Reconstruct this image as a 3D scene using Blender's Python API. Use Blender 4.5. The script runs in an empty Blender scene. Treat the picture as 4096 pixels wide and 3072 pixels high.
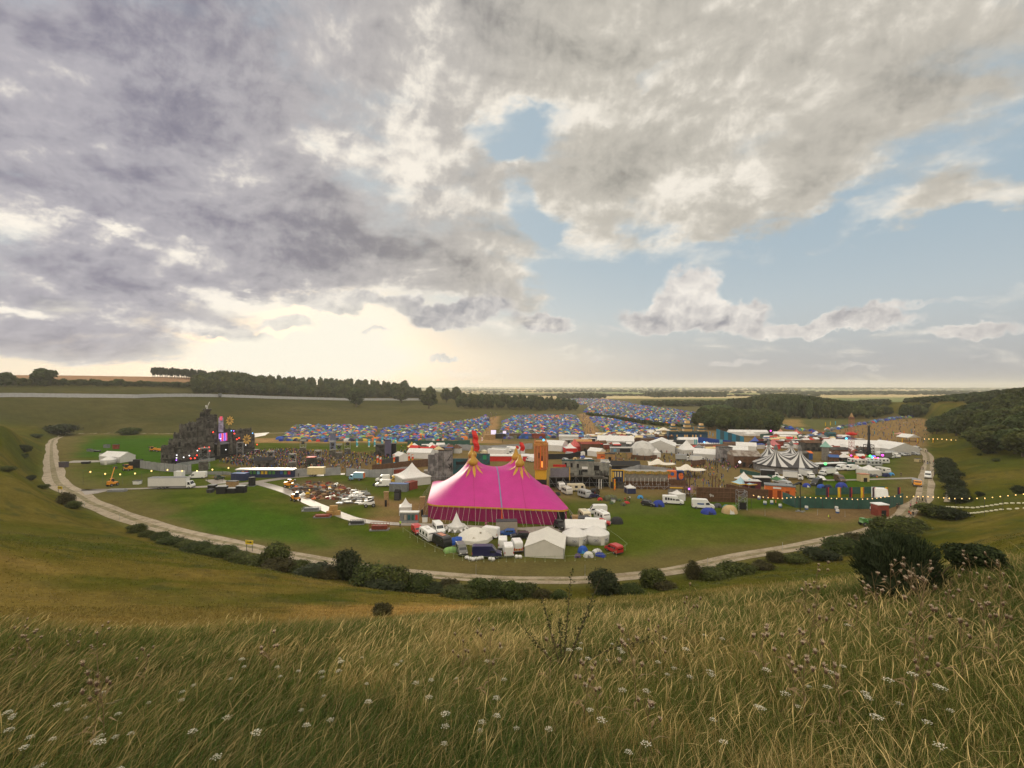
import bpy, bmesh, math, random
import numpy as np
from mathutils import Vector, Matrix
R = math.radians
SC = bpy.context.scene
COL = SC.collection
rnd = random.Random(7)
npr = np.random.default_rng(11)
F = 1932.0; V0 = 1545.0; CH = 35.0          # photo focal length (px), horizon row, camera height over the valley floor

# ------------------------------------------------------------------ camera
cd = bpy.data.cameras.new('camera'); cam = bpy.data.objects.new('camera', cd); COL.objects.link(cam)
cam.location = (0, 0, CH); cam.rotation_euler = (R(90), 0, 0)
cd.sensor_width = 36; cd.lens = F / 4096 * 36; cd.shift_y = (V0 - 1536) / 4096
cd.clip_start = 0.05; cd.clip_end = 60000
SC.camera = cam
SC.view_settings.view_transform = 'Standard'; SC.view_settings.look = 'None'
SC.view_settings.exposure = 0.0; SC.view_settings.gamma = 1.0
SC.cycles.max_bounces = 5; SC.cycles.diffuse_bounces = 3; SC.cycles.glossy_bounces = 2
SC.cycles.transmission_bounces = 2; SC.cycles.volume_bounces = 1; SC.cycles.transparent_max_bounces = 4
SC.cycles.use_adaptive_sampling = True; SC.cycles.adaptive_threshold = 0.03
SC.cycles.caustics_reflective = False; SC.cycles.caustics_refractive = False

# ------------------------------------------------------------------ node helper
class NT:
    def __init__(s, tree): s.t = tree; s.n = tree.nodes; s.l = tree.links
    def put(s, sock, v):
        if v is None: return
        if isinstance(v, bpy.types.NodeSocket): s.l.new(v, sock)
        elif isinstance(v, (tuple, list)):
            v = tuple(v)
            k = len(sock.default_value); v = v + (1,) if (k == 4 and len(v) == 3) else v[:k]
            sock.default_value = v
        else: sock.default_value = v
    def m(s, op, a, b=None, c=None, clamp=False):
        n = s.n.new('ShaderNodeMath'); n.operation = op; n.use_clamp = clamp
        for i, v in enumerate((a, b, c)): s.put(n.inputs[i], v)
        return n.outputs[0]
    def v(s, op, a, b=None, sc=None):
        n = s.n.new('ShaderNodeVectorMath'); n.operation = op
        s.put(n.inputs[0], a); s.put(n.inputs[1], b)
        if sc is not None: s.put(n.inputs['Scale'], sc)
        return n.outputs['Value'] if op in ('LENGTH', 'DOT_PRODUCT', 'DISTANCE') else n.outputs[0]
    def xyz(s, x, y, z=0.0):
        n = s.n.new('ShaderNodeCombineXYZ'); s.put(n.inputs[0], x); s.put(n.inputs[1], y); s.put(n.inputs[2], z); return n.outputs[0]
    def sep(s, v):
        n = s.n.new('ShaderNodeSeparateXYZ'); s.put(n.inputs[0], v); return n.outputs
    def noise(s, vec, scale, detail=4, rough=.55, dist=0.0, col=False):
        n = s.n.new('ShaderNodeTexNoise'); s.put(n.inputs['Vector'], vec); n.inputs['Scale'].default_value = scale
        n.inputs['Detail'].default_value = detail; n.inputs['Roughness'].default_value = rough; n.inputs['Distortion'].default_value = dist
        return n.outputs['Color' if col else 'Fac']
    def smooth(s, x, a, b, lo=0.0, hi=1.0):
        n = s.n.new('ShaderNodeMapRange'); n.interpolation_type = 'SMOOTHSTEP'
        for i, v in enumerate((x, a, b, lo, hi)): s.put(n.inputs[i], v)
        return n.outputs[0]
    def lin(s, x, a, b, lo=0.0, hi=1.0):
        n = s.n.new('ShaderNodeMapRange')
        for i, v in enumerate((x, a, b, lo, hi)): s.put(n.inputs[i], v)
        return n.outputs[0]
    def mix(s, f, a, b, mode='MIX'):
        n = s.n.new('ShaderNodeMix'); n.data_type = 'RGBA'; n.blend_type = mode
        s.put(n.inputs[0], f); s.put(n.inputs[6], a); s.put(n.inputs[7], b); return n.outputs[2]

# ------------------------------------------------------------------ world: Nishita sky under broken evening cloud
SUN_AZ, SUN_EL = R(-23), R(7)
def skypos(x, y):                            # a direction (azimuth, elevation)
    ut = (x * 1.8517 - 2048) / F; vt = (V0 - y * 1.8517) / F
    az = math.atan(ut); return az, math.atan(vt * math.cos(az))
W = bpy.data.worlds.new("World"); SC.world = W; W.use_nodes = True
def build_world():
    t = NT(W.node_tree); t.n.clear()
    tc = t.n.new('ShaderNodeTexCoord'); d = tc.outputs['Generated']
    X, Y, Z = t.sep(d)
    az = t.m('ARCTAN2', X, Y); el = t.m('ARCSINE', Z)
    # cloud-deck plane coordinates (perspective towards the horizon)
    zz = t.m('ADD', t.m('MAXIMUM', Z, 0.0), 0.34)
    P = t.v('SCALE', t.xyz(t.m('DIVIDE', X, zz), t.m('DIVIDE', Y, zz), t.m('MULTIPLY', Z, 1.5)), sc=2.0)
    w1 = t.v('SUBTRACT', t.noise(P, 0.55, 3, .5, col=True), (.5, .5, .5))
    w2 = t.v('SUBTRACT', t.noise(P, 1.9, 5, .6, col=True), (.5, .5, .5))
    amp = t.smooth(el, 0.0, 0.45, 0.08, 0.34)
    amp2 = t.smooth(el, 0.0, 0.35, 0.06, 0.20)
    ae = t.xyz(az, el, 0.0)
    Q = t.v('ADD', t.v('ADD', ae, t.v('SCALE', w1, sc=amp)), t.v('SCALE', w2, sc=amp2))
    # stretched fibre texture along the wind
    rot = t.n.new('ShaderNodeMapping'); t.put(rot.inputs[0], P); rot.inputs['Rotation'].default_value = (0, 0, R(-38)); rot.inputs['Scale'].default_value = (0.75, 1.25, 1)
    fib = t.noise(rot.outputs[0], 1.7, 6, .56, .8)
    big = t.noise(P, 1.15, 7, .6, .3)
    lump = t.noise(t.v('ADD', ae, t.v('SCALE', w2, sc=.05)), 9.0, 7, .6, .2)
    # lit side: the same texture a little towards the sun
    sd = (math.sin(SUN_AZ), math.cos(SUN_AZ), 0)
    big2 = t.noise(t.v('ADD', P, tuple(.22 * c for c in sd)), 1.15, 7, .6, .3)
    lump2 = t.noise(t.v('ADD', t.v('ADD', ae, (-.006, .016, 0)), t.v('SCALE', w2, sc=.05)), 9.0, 7, .6, .2)
    def blobs(lst, q, acc=None):
        for (x, y, rx, ry, w) in lst:
            a0, e0 = skypos(x, y); a1 = skypos(x + rx, y)[0]; a2 = skypos(x - rx, y)[0]
            e1 = skypos(x, y - ry)[1]; e2 = skypos(x, y + ry)[1]
            L = t.v('LENGTH', t.v('MULTIPLY', t.v('SUBTRACT', q, (a0, e0, 0)), (2 / (a1 - a2), 2 / (e1 - e2), 0)))
            b = t.smooth(L, 0.35, 1.25, w, 0.0)
            acc = b if acc is None else t.m('ADD', acc, b)
        return acc
    BANK = [(330, 330, 780, 330, .85), (1050, 60, 1000, 260, .8), (1850, 170, 620, 270, .8), (2140, 450, 190, 80, .5),
            (1390, 400, 230, 150, .55), (1660, 430, 230, 75, .55), (700, 520, 420, 130, .5), (250, 640, 480, 90, .5), (160, 735, 360, 60, .6),
            (1010, 590, 190, 85, .5), (1030, 360, 200, 150, .5), (1080, 520, 130, 90, .3), (1165, 300, 115, 52, -.42), (1440, 125, 60, 50, -.5), (1290, 620, 220, 60, -.4), (1950, 590, 450, 75, -.7), (1190, 440, 60, 60, -.3), (1120, 640, 70, 50, .3)]
    cov = blobs(BANK, Q)
    cov = t.m('ADD', cov, t.m('MULTIPLY', t.m('SUBTRACT', big, .5), 1.6))
    cov = t.m('ADD', cov, t.m('MULTIPLY', t.m('SUBTRACT', fib, .5), .9))
    cov = t.m('ADD', cov, t.m('MULTIPLY', t.m('SUBTRACT', lump, .5), .35))
    A = t.smooth(cov, .04, .60)
    # small cumulus
    q2 = t.v('ADD', ae, t.v('SCALE', t.v('SUBTRACT', t.noise(ae, 16, 5, .6, col=True), (.5, .5, .5)), sc=.075))
    CU = [(1490, 640, 85, 75, 1), (1420, 690, 110, 36, .9), (1590, 685, 95, 44, 1), (960, 680, 100, 42, 1), (1065, 640, 90, 60, .9), (1180, 695, 80, 30, .95), (1720, 715, 120, 20, .8), (1860, 690, 160, 28, .85),
          (2110, 712, 150, 28, .85), (2000, 650, 260, 12, .45), (810, 712, 38, 12, .8), (955, 775, 45, 8, .7), (1590, 780, 90, 13, .6), (1820, 790, 200, 10, .4), (1300, 720, 60, 12, .5), (2100, 775, 120, 9, .4), (1330, 775, 120, 7, .4), (560, 640, 160, 26, .45), (625, 702, 80, 24, .85), (550, 738, 70, 15, .75), (705, 655, 100, 26, .85), (480, 715, 100, 24, .85), (770, 632, 80, 22, .7), (860, 655, 60, 22, .6)]
    cu = blobs(CU, q2)
    cu = t.m('ADD', cu, t.m('MULTIPLY', t.m('SUBTRACT', lump, .5), .9))
    Acu = t.smooth(cu, .30, .74)
    # clear sky
    nis = t.n.new('ShaderNodeTexSky'); nis.sky_type = 'NISHITA'; nis.sun_disc = False
    nis.sun_elevation = SUN_EL; nis.sun_rotation = SUN_AZ; nis.dust_density = 2.0; nis.air_density = 1.0
    nisc = t.v('SCALE', nis.outputs[0], sc=0.10)
    sunside = t.smooth(az, R(-48), R(34), 1.0, 0.0)
    hor = t.mix(sunside, (.46, .47, .50), (.86, .79, .66))
    blue = t.mix(t.smooth(el, .03, .30), (.60, .65, .67), (.43, .54, .62))
    clear = t.mix(t.smooth(el, .0, .17), hor, blue)
    clear = t.mix(.15, clear, nisc)
    # bank shading
    SH = [(620, 430, 420, 170, -.20), (780, 520, 300, 90, -.12), (80, 170, 300, 300, -.16), (200, 30, 500, 150, -.22), (330, 150, 240, 160, -.10), (150, 750, 420, 50, -.22), (1950, 330, 300, 150, -.16), (1450, 260, 160, 60, -.08), (90, 600, 250, 60, -.14), (300, 600, 330, 30, -.12),
          (170, 270, 130, 110, .26), (150, 400, 120, 50, .16), (930, 290, 80, 120, .26), (1020, 330, 60, 50, .22), (60, 675, 80, 14, .35), (230, 520, 220, 24, .26), (560, 640, 150, 22, .28), (700, 690, 130, 30, .3), (1260, 230, 260, 90, .14), (1500, 400, 240, 80, .2), (2000, 470, 250, 40, .12), (1720, 330, 260, 60, .06), (800, 90, 500, 90, .05), (900, 420, 60, 40, .12)]
    sh = blobs(SH, Q, None)
    sh = t.m('ADD', t.m('ADD', sh, .42), t.m('MULTIPLY', t.m('SUBTRACT', big, big2), 2.0))
    sh = t.m('ADD', sh, t.m('MULTIPLY', t.m('SUBTRACT', fib, .5), .7))
    sh = t.m('ADD', sh, t.m('MULTIPLY', t.m('SUBTRACT', lump, lump2), 1.5))
    sh = t.m('ADD', sh, t.m('MULTIPLY', t.m('SUBTRACT', big, .5), -.35))
    edge = t.m('MULTIPLY', t.m('SUBTRACT', 1.0, t.smooth(cov, .2, .85)), .34)
    sh = t.m('ADD', sh, edge)
    left = t.smooth(az, R(-42), R(12), 1.0, 0.0)
    dk = t.mix(left, (.31, .295, .265), (.235, .225, .285))
    lt = t.mix(left, (.90, .84, .74), (1.0, .93, .82))
    md = t.mix(left, (.56, .525, .46), (.46, .44, .475))
    bank = t.mix(t.smooth(sh, -.12, .55), dk, md); bank = t.mix(t.smooth(sh, .46, .96), bank, lt)
    s2 = t.m('ADD', t.m('ADD', t.m('MULTIPLY', t.m('SUBTRACT', lump, lump2), 3.2), .42), t.m('MULTIPLY', t.m('SUBTRACT', 1.0, t.smooth(cu, .35, .9)), .4))
    up = blobs([(1500, 622, 90, 40, .4), (1590, 655, 80, 28, .3), (1420, 668, 60, 18, .2), (1000, 690, 160, 50, -.22), (1180, 700, 80, 30, -.1)], q2)
    s2 = t.m('ADD', s2, up, clamp=True)
    cuc = t.mix(s2, (.34, .335, .36), (.90, .85, .78))
    col = t.mix(Acu, clear, cuc)
    col = t.mix(A, col, bank)
    # glow round the hidden sun
    glow = blobs([(650, 752, 300, 100, .95), (560, 785, 620, 55, .35), (760, 690, 150, 60, .5), (1000, 790, 500, 50, .22)], t.v('ADD', ae, t.v('SCALE', w2, sc=.03)))
    block = t.m('SUBTRACT', 1.0, t.m('MULTIPLY', blobs([(190, 700, 330, 90, .75), (600, 700, 120, 40, .55), (700, 655, 90, 26, .6), (470, 715, 110, 30, .6), (770, 632, 70, 20, .5), (960, 690, 90, 34, .8), (1060, 640, 90, 50, .6), (810, 712, 34, 10, .6), (1180, 700, 70, 26, .6)], q2), 1.0, clamp=True))
    col = t.mix(t.m('MULTIPLY', glow, block, clamp=True), col, (1.0, .945, .80))
    # unseen sky overhead and behind the camera, brightened to light the ground
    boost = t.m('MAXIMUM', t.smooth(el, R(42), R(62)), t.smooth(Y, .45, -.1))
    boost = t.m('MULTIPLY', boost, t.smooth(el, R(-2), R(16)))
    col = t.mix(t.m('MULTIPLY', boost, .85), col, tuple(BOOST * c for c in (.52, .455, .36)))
    col = t.v('SCALE', col, sc=10.0)
    bg = t.n.new('ShaderNodeBackground'); t.put(bg.inputs[0], col); bg.inputs[1].default_value = 0.10
    out = t.n.new('ShaderNodeOutputWorld'); t.l.new(bg.outputs[0], out.inputs[0])
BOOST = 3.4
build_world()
W.cycles.sampling_method = 'MANUAL'; W.cycles.sample_map_resolution = 512
sl = bpy.data.lights.new('sun', 'SUN'); sl.energy = 2.0; sl.angle = R(10); sl.color = (1.0, .88, .68)
so = bpy.data.objects.new('sun', sl); COL.objects.link(so); so.location = (0, 0, 200)
so.rotation_euler = Vector((math.sin(SUN_AZ) * math.cos(SUN_EL), math.cos(SUN_AZ) * math.cos(SUN_EL), math.sin(SUN_EL))).to_track_quat('Z', 'Y').to_euler()
# ------------------------------------------------------------------ mesh and material helpers
MATS = {}
def mat(name, col, rough=.8, var=.18, scale=3.0, metal=0.0, emit=0.0, attr=None, coord='Object', spec=.3, trans=0.0, c2=None):
    if name in MATS: return MATS[name]
    m = bpy.data.materials.new(name); m.use_nodes = True; t = NT(m.node_tree)
    b = t.n['Principled BSDF']; b.inputs['Roughness'].default_value = rough; b.inputs['Metallic'].default_value = metal
    b.inputs['Specular IOR Level'].default_value = spec
    if attr:
        a = t.n.new('ShaderNodeAttribute'); a.attribute_name = attr; base = a.outputs['Color']
    else: base = tuple(col) + (1,)
    if var > 0:
        tc = t.n.new('ShaderNodeTexCoord'); nz = t.noise(tc.outputs[coord], scale, 5, .6)
        if c2: colr = t.mix(t.smooth(nz, .4, .6), base, tuple(c2) + (1,))
        else:
            f = t.lin(nz, .25, .75, 1 - var, 1 + var); colr = t.v('SCALE', base, sc=f)
        t.put(b.inputs['Base Color'], colr)
    else: t.put(b.inputs['Base Color'], base)
    if emit:
        t.put(b.inputs['Emission Color'], base); b.inputs['Emission Strength'].default_value = emit
    if trans:
        b.inputs['Subsurface Weight'].default_value = 0.0
        tr = t.n.new('ShaderNodeBsdfTranslucent'); t.put(tr.inputs[0], b.inputs['Base Color'].links[0].from_socket if b.inputs['Base Color'].links else base)
        ms = t.n.new('ShaderNodeMixShader'); ms.inputs[0].default_value = trans
        t.l.new(b.outputs[0], ms.inputs[1]); t.l.new(tr.outputs[0], ms.inputs[2]); t.l.new(ms.outputs[0], t.n['Material Output'].inputs[0])
    MATS[name] = m; return m

class MB:
    """collects polygons; build() links them as one mesh object"""
    def __init__(s): s.v = []; s.f = []; s.mi = []; s.n = 0
    def add(s, vs, fs, mi=0, M=None):
        o = len(s.v)
        if M is not None: vs = [tuple(M @ Vector(p)) for p in vs]
        s.v.extend([tuple(p) for p in vs]); s.f.extend([tuple(i + o for i in f) for f in fs]); s.mi.extend([mi] * len(fs)); return s
    def box(s, x, y, z, sx, sy, sz, rz=0.0, mi=0, tx=1.0, ty=1.0):   # centre x, y, bottom z; top may taper
        c, n = math.cos(rz), math.sin(rz); vs = []
        for k, (ax, ay) in ((0, (1, 1)), (sz, (tx, ty))):
            for a, b in ((-1, -1), (1, -1), (1, 1), (-1, 1)):
                px, py = a * sx / 2 * ax, b * sy / 2 * ay
                vs.append((x + px * c - py * n, y + px * n + py * c, z + k))
        return s.add(vs, [(3, 2, 1, 0), (4, 5, 6, 7), (0, 1, 5, 4), (1, 2, 6, 5), (2, 3, 7, 6), (3, 0, 4, 7)], mi)
    def prism(s, prof, y0, y1, mi=0):            # profile in x-z, extruded along y
        n = len(prof); vs = [(x, y0, z) for x, z in prof] + [(x, y1, z) for x, z in prof]
        return s.add(vs, [tuple(range(n)), tuple(range(2 * n - 1, n - 1, -1))] + [((i + 1) % n, i, n + i, n + (i + 1) % n) for i in range(n)], mi)
    def prismx(s, prof, x0, x1, mi=0):           # profile in y-z, extruded along x
        n = len(prof); vs = [(x0, y, z) for y, z in prof] + [(x1, y, z) for y, z in prof]
        return s.add(vs, [tuple(range(n - 1, -1, -1)), tuple(range(n, 2 * n))] + [(i, (i + 1) % n, n + (i + 1) % n, n + i) for i in range(n)], mi)
    def tube(s, pts, r, n=5, mi=0, r1=None):
        pts = [Vector(p) for p in pts]; rings = []
        for i, p in enumerate(pts):
            d = (pts[min(i + 1, len(pts) - 1)] - pts[max(i - 1, 0)]).normalized()
            a = d.cross(Vector((0, 0, 1)) if abs(d.z) < .95 else Vector((1, 0, 0))).normalized(); b = d.cross(a)
            rr = r if r1 is None else r + (r1 - r) * i / max(1, len(pts) - 1)
            rings.append([tuple(p + (a * math.cos(2 * math.pi * k / n) + b * math.sin(2 * math.pi * k / n)) * rr) for k in range(n)])
        vs = [q for g in rings for q in g]; fs = []
        for i in range(len(pts) - 1):
            for k in range(n): fs.append((i * n + k, i * n + (k + 1) % n, (i + 1) * n + (k + 1) % n, (i + 1) * n + k))
        fs += [tuple(range(n - 1, -1, -1)), tuple(range((len(pts) - 1) * n, len(pts) * n))]
        return s.add(vs, fs, mi)
    def lathe(s, prof, n=16, x=0.0, y=0.0, mi=0, sx=1.0, sy=1.0):  # (r, z) profile
        vs = []; fs = []
        for r, z in prof:
            for k in range(n): a = 2 * math.pi * k / n; vs.append((x + r * math.cos(a) * sx, y + r * math.sin(a) * sy, z))
        for i in range(len(prof) - 1):
            for k in range(n): fs.append((i * n + k, i * n + (k + 1) % n, (i + 1) * n + (k + 1) % n, (i + 1) * n + k))
        if prof[0][0] > .001: fs.append(tuple(range(n - 1, -1, -1)))
        if prof[-1][0] > .001: fs.append(tuple(range((len(prof) - 1) * n, len(prof) * n)))
        return s.add(vs, fs, mi)
    def quad(s, a, b, c, d, mi=0): return s.add([a, b, c, d], [(0, 1, 2, 3)], mi)
    def wheel(s, x, y, z, r, w, n=12, mi=0):
        vs = []
        for dy in (-w / 2, w / 2):
            for k in range(n): a = 2 * math.pi * k / n; vs.append((x + r * math.cos(a), y + dy, z + r * math.sin(a)))
        return s.add(vs, [tuple(range(n)), tuple(range(2 * n - 1, n - 1, -1))] + [((k + 1) % n, k, n + k, n + (k + 1) % n) for k in range(n)], mi)
    def mesh(s, name, mats, smooth=False):
        me = bpy.data.meshes.new(name); me.from_pydata(s.v, [], s.f)
        for m in (mats if isinstance(mats, (list, tuple)) else [mats]): me.materials.append(m)
        if any(s.mi): me.polygons.foreach_set('material_index', s.mi)
        if smooth: me.polygons.foreach_set('use_smooth', [True] * len(s.f))
        me.update(); return me
    def build(s, name, mats, parent=None, smooth=False, loc=None, rz=None):
        o = bpy.data.objects.new(name, s.mesh(name, mats, smooth)); COL.objects.link(o)
        if parent is not None: o.parent = parent
        if loc is not None: o.location = loc
        if rz is not None: o.rotation_euler = (0, 0, rz)
        return o

def npmesh(name, V, Fq, mats, cols=None, smooth=False, mi=None):
    """fast mesh from arrays; Fq is an (n,4) or (n,3) index array"""
    me = bpy.data.meshes.new(name); V = np.asarray(V, np.float32); Fq = np.asarray(Fq, np.int32)
    k = Fq.shape[1]; nf = len(Fq)
    me.vertices.add(len(V)); me.vertices.foreach_set('co', V.ravel())
    me.loops.add(nf * k); me.loops.foreach_set('vertex_index', Fq.ravel())
    me.polygons.add(nf); me.polygons.foreach_set('loop_start', np.arange(0, nf * k, k, dtype=np.int32))
    try: me.polygons.foreach_set('loop_total', np.full(nf, k, np.int32))
    except Exception: pass
    for m in (mats if isinstance(mats, (list, tuple)) else [mats]): me.materials.append(m)
    if mi is not None: me.polygons.foreach_set('material_index', np.asarray(mi, np.int32))
    if smooth: me.polygons.foreach_set('use_smooth', np.ones(nf, bool))
    if cols is not None:
        a = me.attributes.new('col', 'FLOAT_COLOR', 'POINT'); c = np.ones((len(V), 4), np.float32); c[:, :3] = cols
        a.data.foreach_set('color', c.ravel())
    me.update(calc_edges=True); me.validate(); return me
def link(name, me, parent=None, loc=None, rz=None):
    o = bpy.data.objects.new(name, me); COL.objects.link(o)
    if parent is not None: o.parent = parent
    if loc is not None: o.location = loc
    if rz is not None: o.rotation_euler = (0, 0, rz)
    return o
def tag(o, label, cat, group=None, kind=None):
    o['label'] = label; o['category'] = cat
    if group: o['group'] = group
    if kind: o['kind'] = kind
    return o
def thing(name, label, cat, loc=(0, 0, 0), rz=0.0, group=None):
    o = bpy.data.objects.new(name, None); COL.objects.link(o); o.empty_display_size = .2
    o.location = loc; o.rotation_euler = (0, 0, rz)
    return tag(o, label, cat, group)
def structure(o, label=None):
    o['kind'] = 'structure'
    if label: o['label'] = label
    return o
def copy_tree(o, parent=None):
    c = o.copy(); COL.objects.link(c)
    if parent is not None: c.parent = parent
    for ch in [x for x in CHILD.get(o.name, [])]: copy_tree(ch, c)
    return c
CHILD = {}
def index_children():
    CHILD.clear()
    for o in bpy.data.objects:
        if o.parent is not None: CHILD.setdefault(o.parent.name, []).append(o)

# ------------------------------------------------------------------ terrain
def uvf(u, v): r = (v - V0) / F; Y = CH / r; return ((u - 2048) / F * Y, Y)      # a photo pixel on the flat valley floor
RING = [(736,1734),(323,1734),(224,1751),(196,1770),(184,1823),(174,1877),(177,1927),(209,1957),(259,1984),(308,2019),(373,2046),(477,2091),(582,2124),(760,2166),(994,2210),(1183,2246),(1440,2290),(1705,2320),(1950,2337),(2186,2340),(2376,2338),(2700,2302),(3015,2241),(3306,2188),(3520,2134),(3649,2081),(3695,2039),(3738,2006),(3740,1934),(3738,1862),(3728,1818),(3706,1804)]
TAIL = [(3716,1733),(3735,1690)]
ringXY = [uvf(*p) for p in RING]
floorXY = ringXY + [uvf(*p) for p in TAIL] + [(470, 560), (560, 800), (900, 1100), (1900, 1500), (2600, 2600), (-900, 2600), (-300, 1700), (-60, 1200)] + [uvf(*p) for p in [(2230,1620),(2126,1660),(2044,1655),(1945,1673),(1870,1690),(1696,1706),(1400,1714),(1084,1730)]]
def poly_sd(poly, X, Y):
    """signed distance to a polygon, negative inside"""
    px = np.array([p[0] for p in poly]); py = np.array([p[1] for p in poly]); n = len(poly)
    best = np.full(X.shape, 1e18); ins = np.zeros(X.shape, bool)
    for i in range(n):
        ax, ay, bx, by = px[i], py[i], px[(i + 1) % n], py[(i + 1) % n]
        ex, ey = bx - ax, by - ay; t = np.clip(((X - ax) * ex + (Y - ay) * ey) / (ex * ex + ey * ey + 1e-12), 0, 1)
        best = np.minimum(best, (X - ax - t * ex) ** 2 + (Y - ay - t * ey) ** 2)
        c = (ay > Y) != (by > Y)
        ins ^= c & (X < ex * (Y - ay) / (ey if abs(ey) > 1e-12 else 1e-12) + ax)
    d = np.sqrt(best); return np.where(ins, -d, d)
CP = []
def cz(u, Y, z): CP.append(((u - 2048) / F * Y, Y, z))
def cv(u, Y, v): CP.append(((u - 2048) / F * Y, Y, CH - (v - V0) / F * Y))
for u, prof in {
    2048: [(5,31.7),(10,29.95),(16,27.7),(28,22.2),(40,16.6),(60,7.4),(75,1.6)],
    1490: [(6,31.3),(12,29.1),(26,21.9),(45,13.4),(70,5.0),(86,.5)],
    1000: [(9.3,30.1),(25,21.4),(45,13.3),(73,6.6),(97,.8)],
    500: [(10,29.8),(25,21.7),(45,14.2),(75,8.6),(105,3.6),(121,.8)],
    0: [(9,30),(28,20.6),(50,14.6),(80,10),(110,9),(150,11),(190,15),(225,16.5),(265,8),(300,6),(370,20)],
    -600: [(10,30.4),(50,20),(100,18),(160,22),(220,24),(320,20),(420,32)],
    2600: [(8,31),(16,27.6),(40,17.2),(65,6.6),(82,1.2)],
    3000: [(10,30.6),(20,26.5),(50,14.4),(80,3.8),(95,.8)],
    3600: [(10,31),(20,27.3),(35,21),(50,14.5),(80,5),(100,1)],
    3850: [(122,1.2),(150,1.6),(200,1.6),(260,1.6),(330,1.5),(430,10),(560,20)],
    4096: [(10,31.6),(20,27.6),(50,18),(80,10.5),(110,6.8),(130,6),(160,5.5),(200,6),(250,14),(350,22),(500,28)],
    4750: [(20,29),(50,24),(100,16),(160,16),(220,22),(350,36),(500,40)]}.items():
    for Y, z in prof: cz(u, Y, z - .5 * max(0, 1 - Y / 50))
for u, Y, v in [(0,400,1586),(550,480,1590),(1094,650,1594),(1388,750,1601),(1681,820,1601),(0,500,1543),(550,560,1552),(1094,760,1565),(1400,860,1572),(1700,900,1580),(2000,900,1590),
                (-300,750,1500),(200,750,1501),(800,780,1512),(1200,900,1537),(1600,1000,1562),(323,372,1690),(736,390,1690),(1084,480,1668),(1400,560,1660),(1640,560,1650),(90,205,1715)]: cv(u, Y, v)
CP += [(0,0,32.9),(2,-1,33.0),(-20,0,32.8),(20,0,33.3),(0,-20,36),(-40,-20,35),(40,-20,36.5),(-120,-10,30),(120,-10,32),(0,-200,40),(-300,-100,35),(300,-100,35),(-500,200,34),(500,150,36),(0,-1500,40),(-1500,0,40),(1500,0,40)]
CP += [(x, y, 0) for x, y in [(-100,150),(0,120),(90,150),(150,200),(-150,200),(-180,290),(-100,320),(0,300),(100,300),(200,300),(300,420),(0,500),(150,500),(100,800),(300,800),(300,1100),(0,1400),(600,1400),(1500,1400),(900,1000)]]
CP += [(-300,1300,28),(-900,1500,30),(-1200,800,50),(420,700,4),(600,760,10),(700,560,22),(250,470,1),(330,640,5),(-1500,2500,10),(1200,700,25),(0,2600,0),(2600,2000,0)]
CPa = np.array(CP); _c = 5.0
def _phi(r2): return -np.sqrt(r2 + _c * _c)
_A = _phi((CPa[:, None, 0] - CPa[None, :, 0]) ** 2 + (CPa[:, None, 1] - CPa[None, :, 1]) ** 2)
_n = len(CPa); _M = np.zeros((_n + 1, _n + 1)); _M[:_n, :_n] = _A + np.eye(_n) * .4; _M[:_n, _n] = 1; _M[_n, :_n] = 1
_w = np.linalg.solve(_M, np.r_[CPa[:, 2], 0])
def sstep(x, a, b): t = np.clip((x - a) / (b - a), 0, 1); return t * t * (3 - 2 * t)
def gzn(X, Y):
    X = np.asarray(X, float); Y = np.asarray(Y, float); sh = X.shape; X = X.ravel(); Y = Y.ravel(); z = np.empty_like(X)
    for i in range(0, len(X), 20000):
        x, y = X[i:i + 20000], Y[i:i + 20000]
        z[i:i + 20000] = _phi((x[:, None] - CPa[None, :, 0]) ** 2 + (y[:, None] - CPa[None, :, 1]) ** 2) @ _w[:-1] + _w[-1]
    rr = np.hypot(X, Y); zf = 4 * np.sin(X / 900 + 1) * np.sin(Y / 1300) - 3
    k = sstep(rr, 1500, 2600); z = np.maximum(z, -2) * (1 - k) + zf * k
    z = z + .25 * np.sin(X * .9 + 1.3 * np.sin(Y * .4)) * np.sin(Y * .8 + np.sin(X * .37)) * sstep(rr, 4, 12) * .5
    sd = poly_sd(floorXY, X, Y); z = z * sstep(sd, 0.5, 14)
    return z.reshape(sh)
def gz(x, y): return float(gzn(np.array([x]), np.array([y]))[0])
def at(u, v):
    """where the view ray of a photo pixel meets the ground"""
    dx, dz = (u - 2048) / F, -(v - V0) / F
    Y = np.concatenate([np.arange(1.5, 60, .25), np.arange(60, 700, 1.0), np.arange(700, 3000, 6.0)])
    dlt = (CH + dz * Y) - gzn(dx * Y, Y); i = np.argmax(dlt < 0)
    if dlt[i] >= 0: i = len(Y) - 1
    a, b = Y[max(i - 1, 0)], Y[i]; t = dlt[max(i - 1, 0)] / (dlt[max(i - 1, 0)] - dlt[i] + 1e-9) if i else 0
    y = a + (b - a) * np.clip(t, 0, 1); return (dx * y, y, gz(dx * y, y))
def fl(u, v): x, y = uvf(u, v); return (x, y, 0.0)

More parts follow.
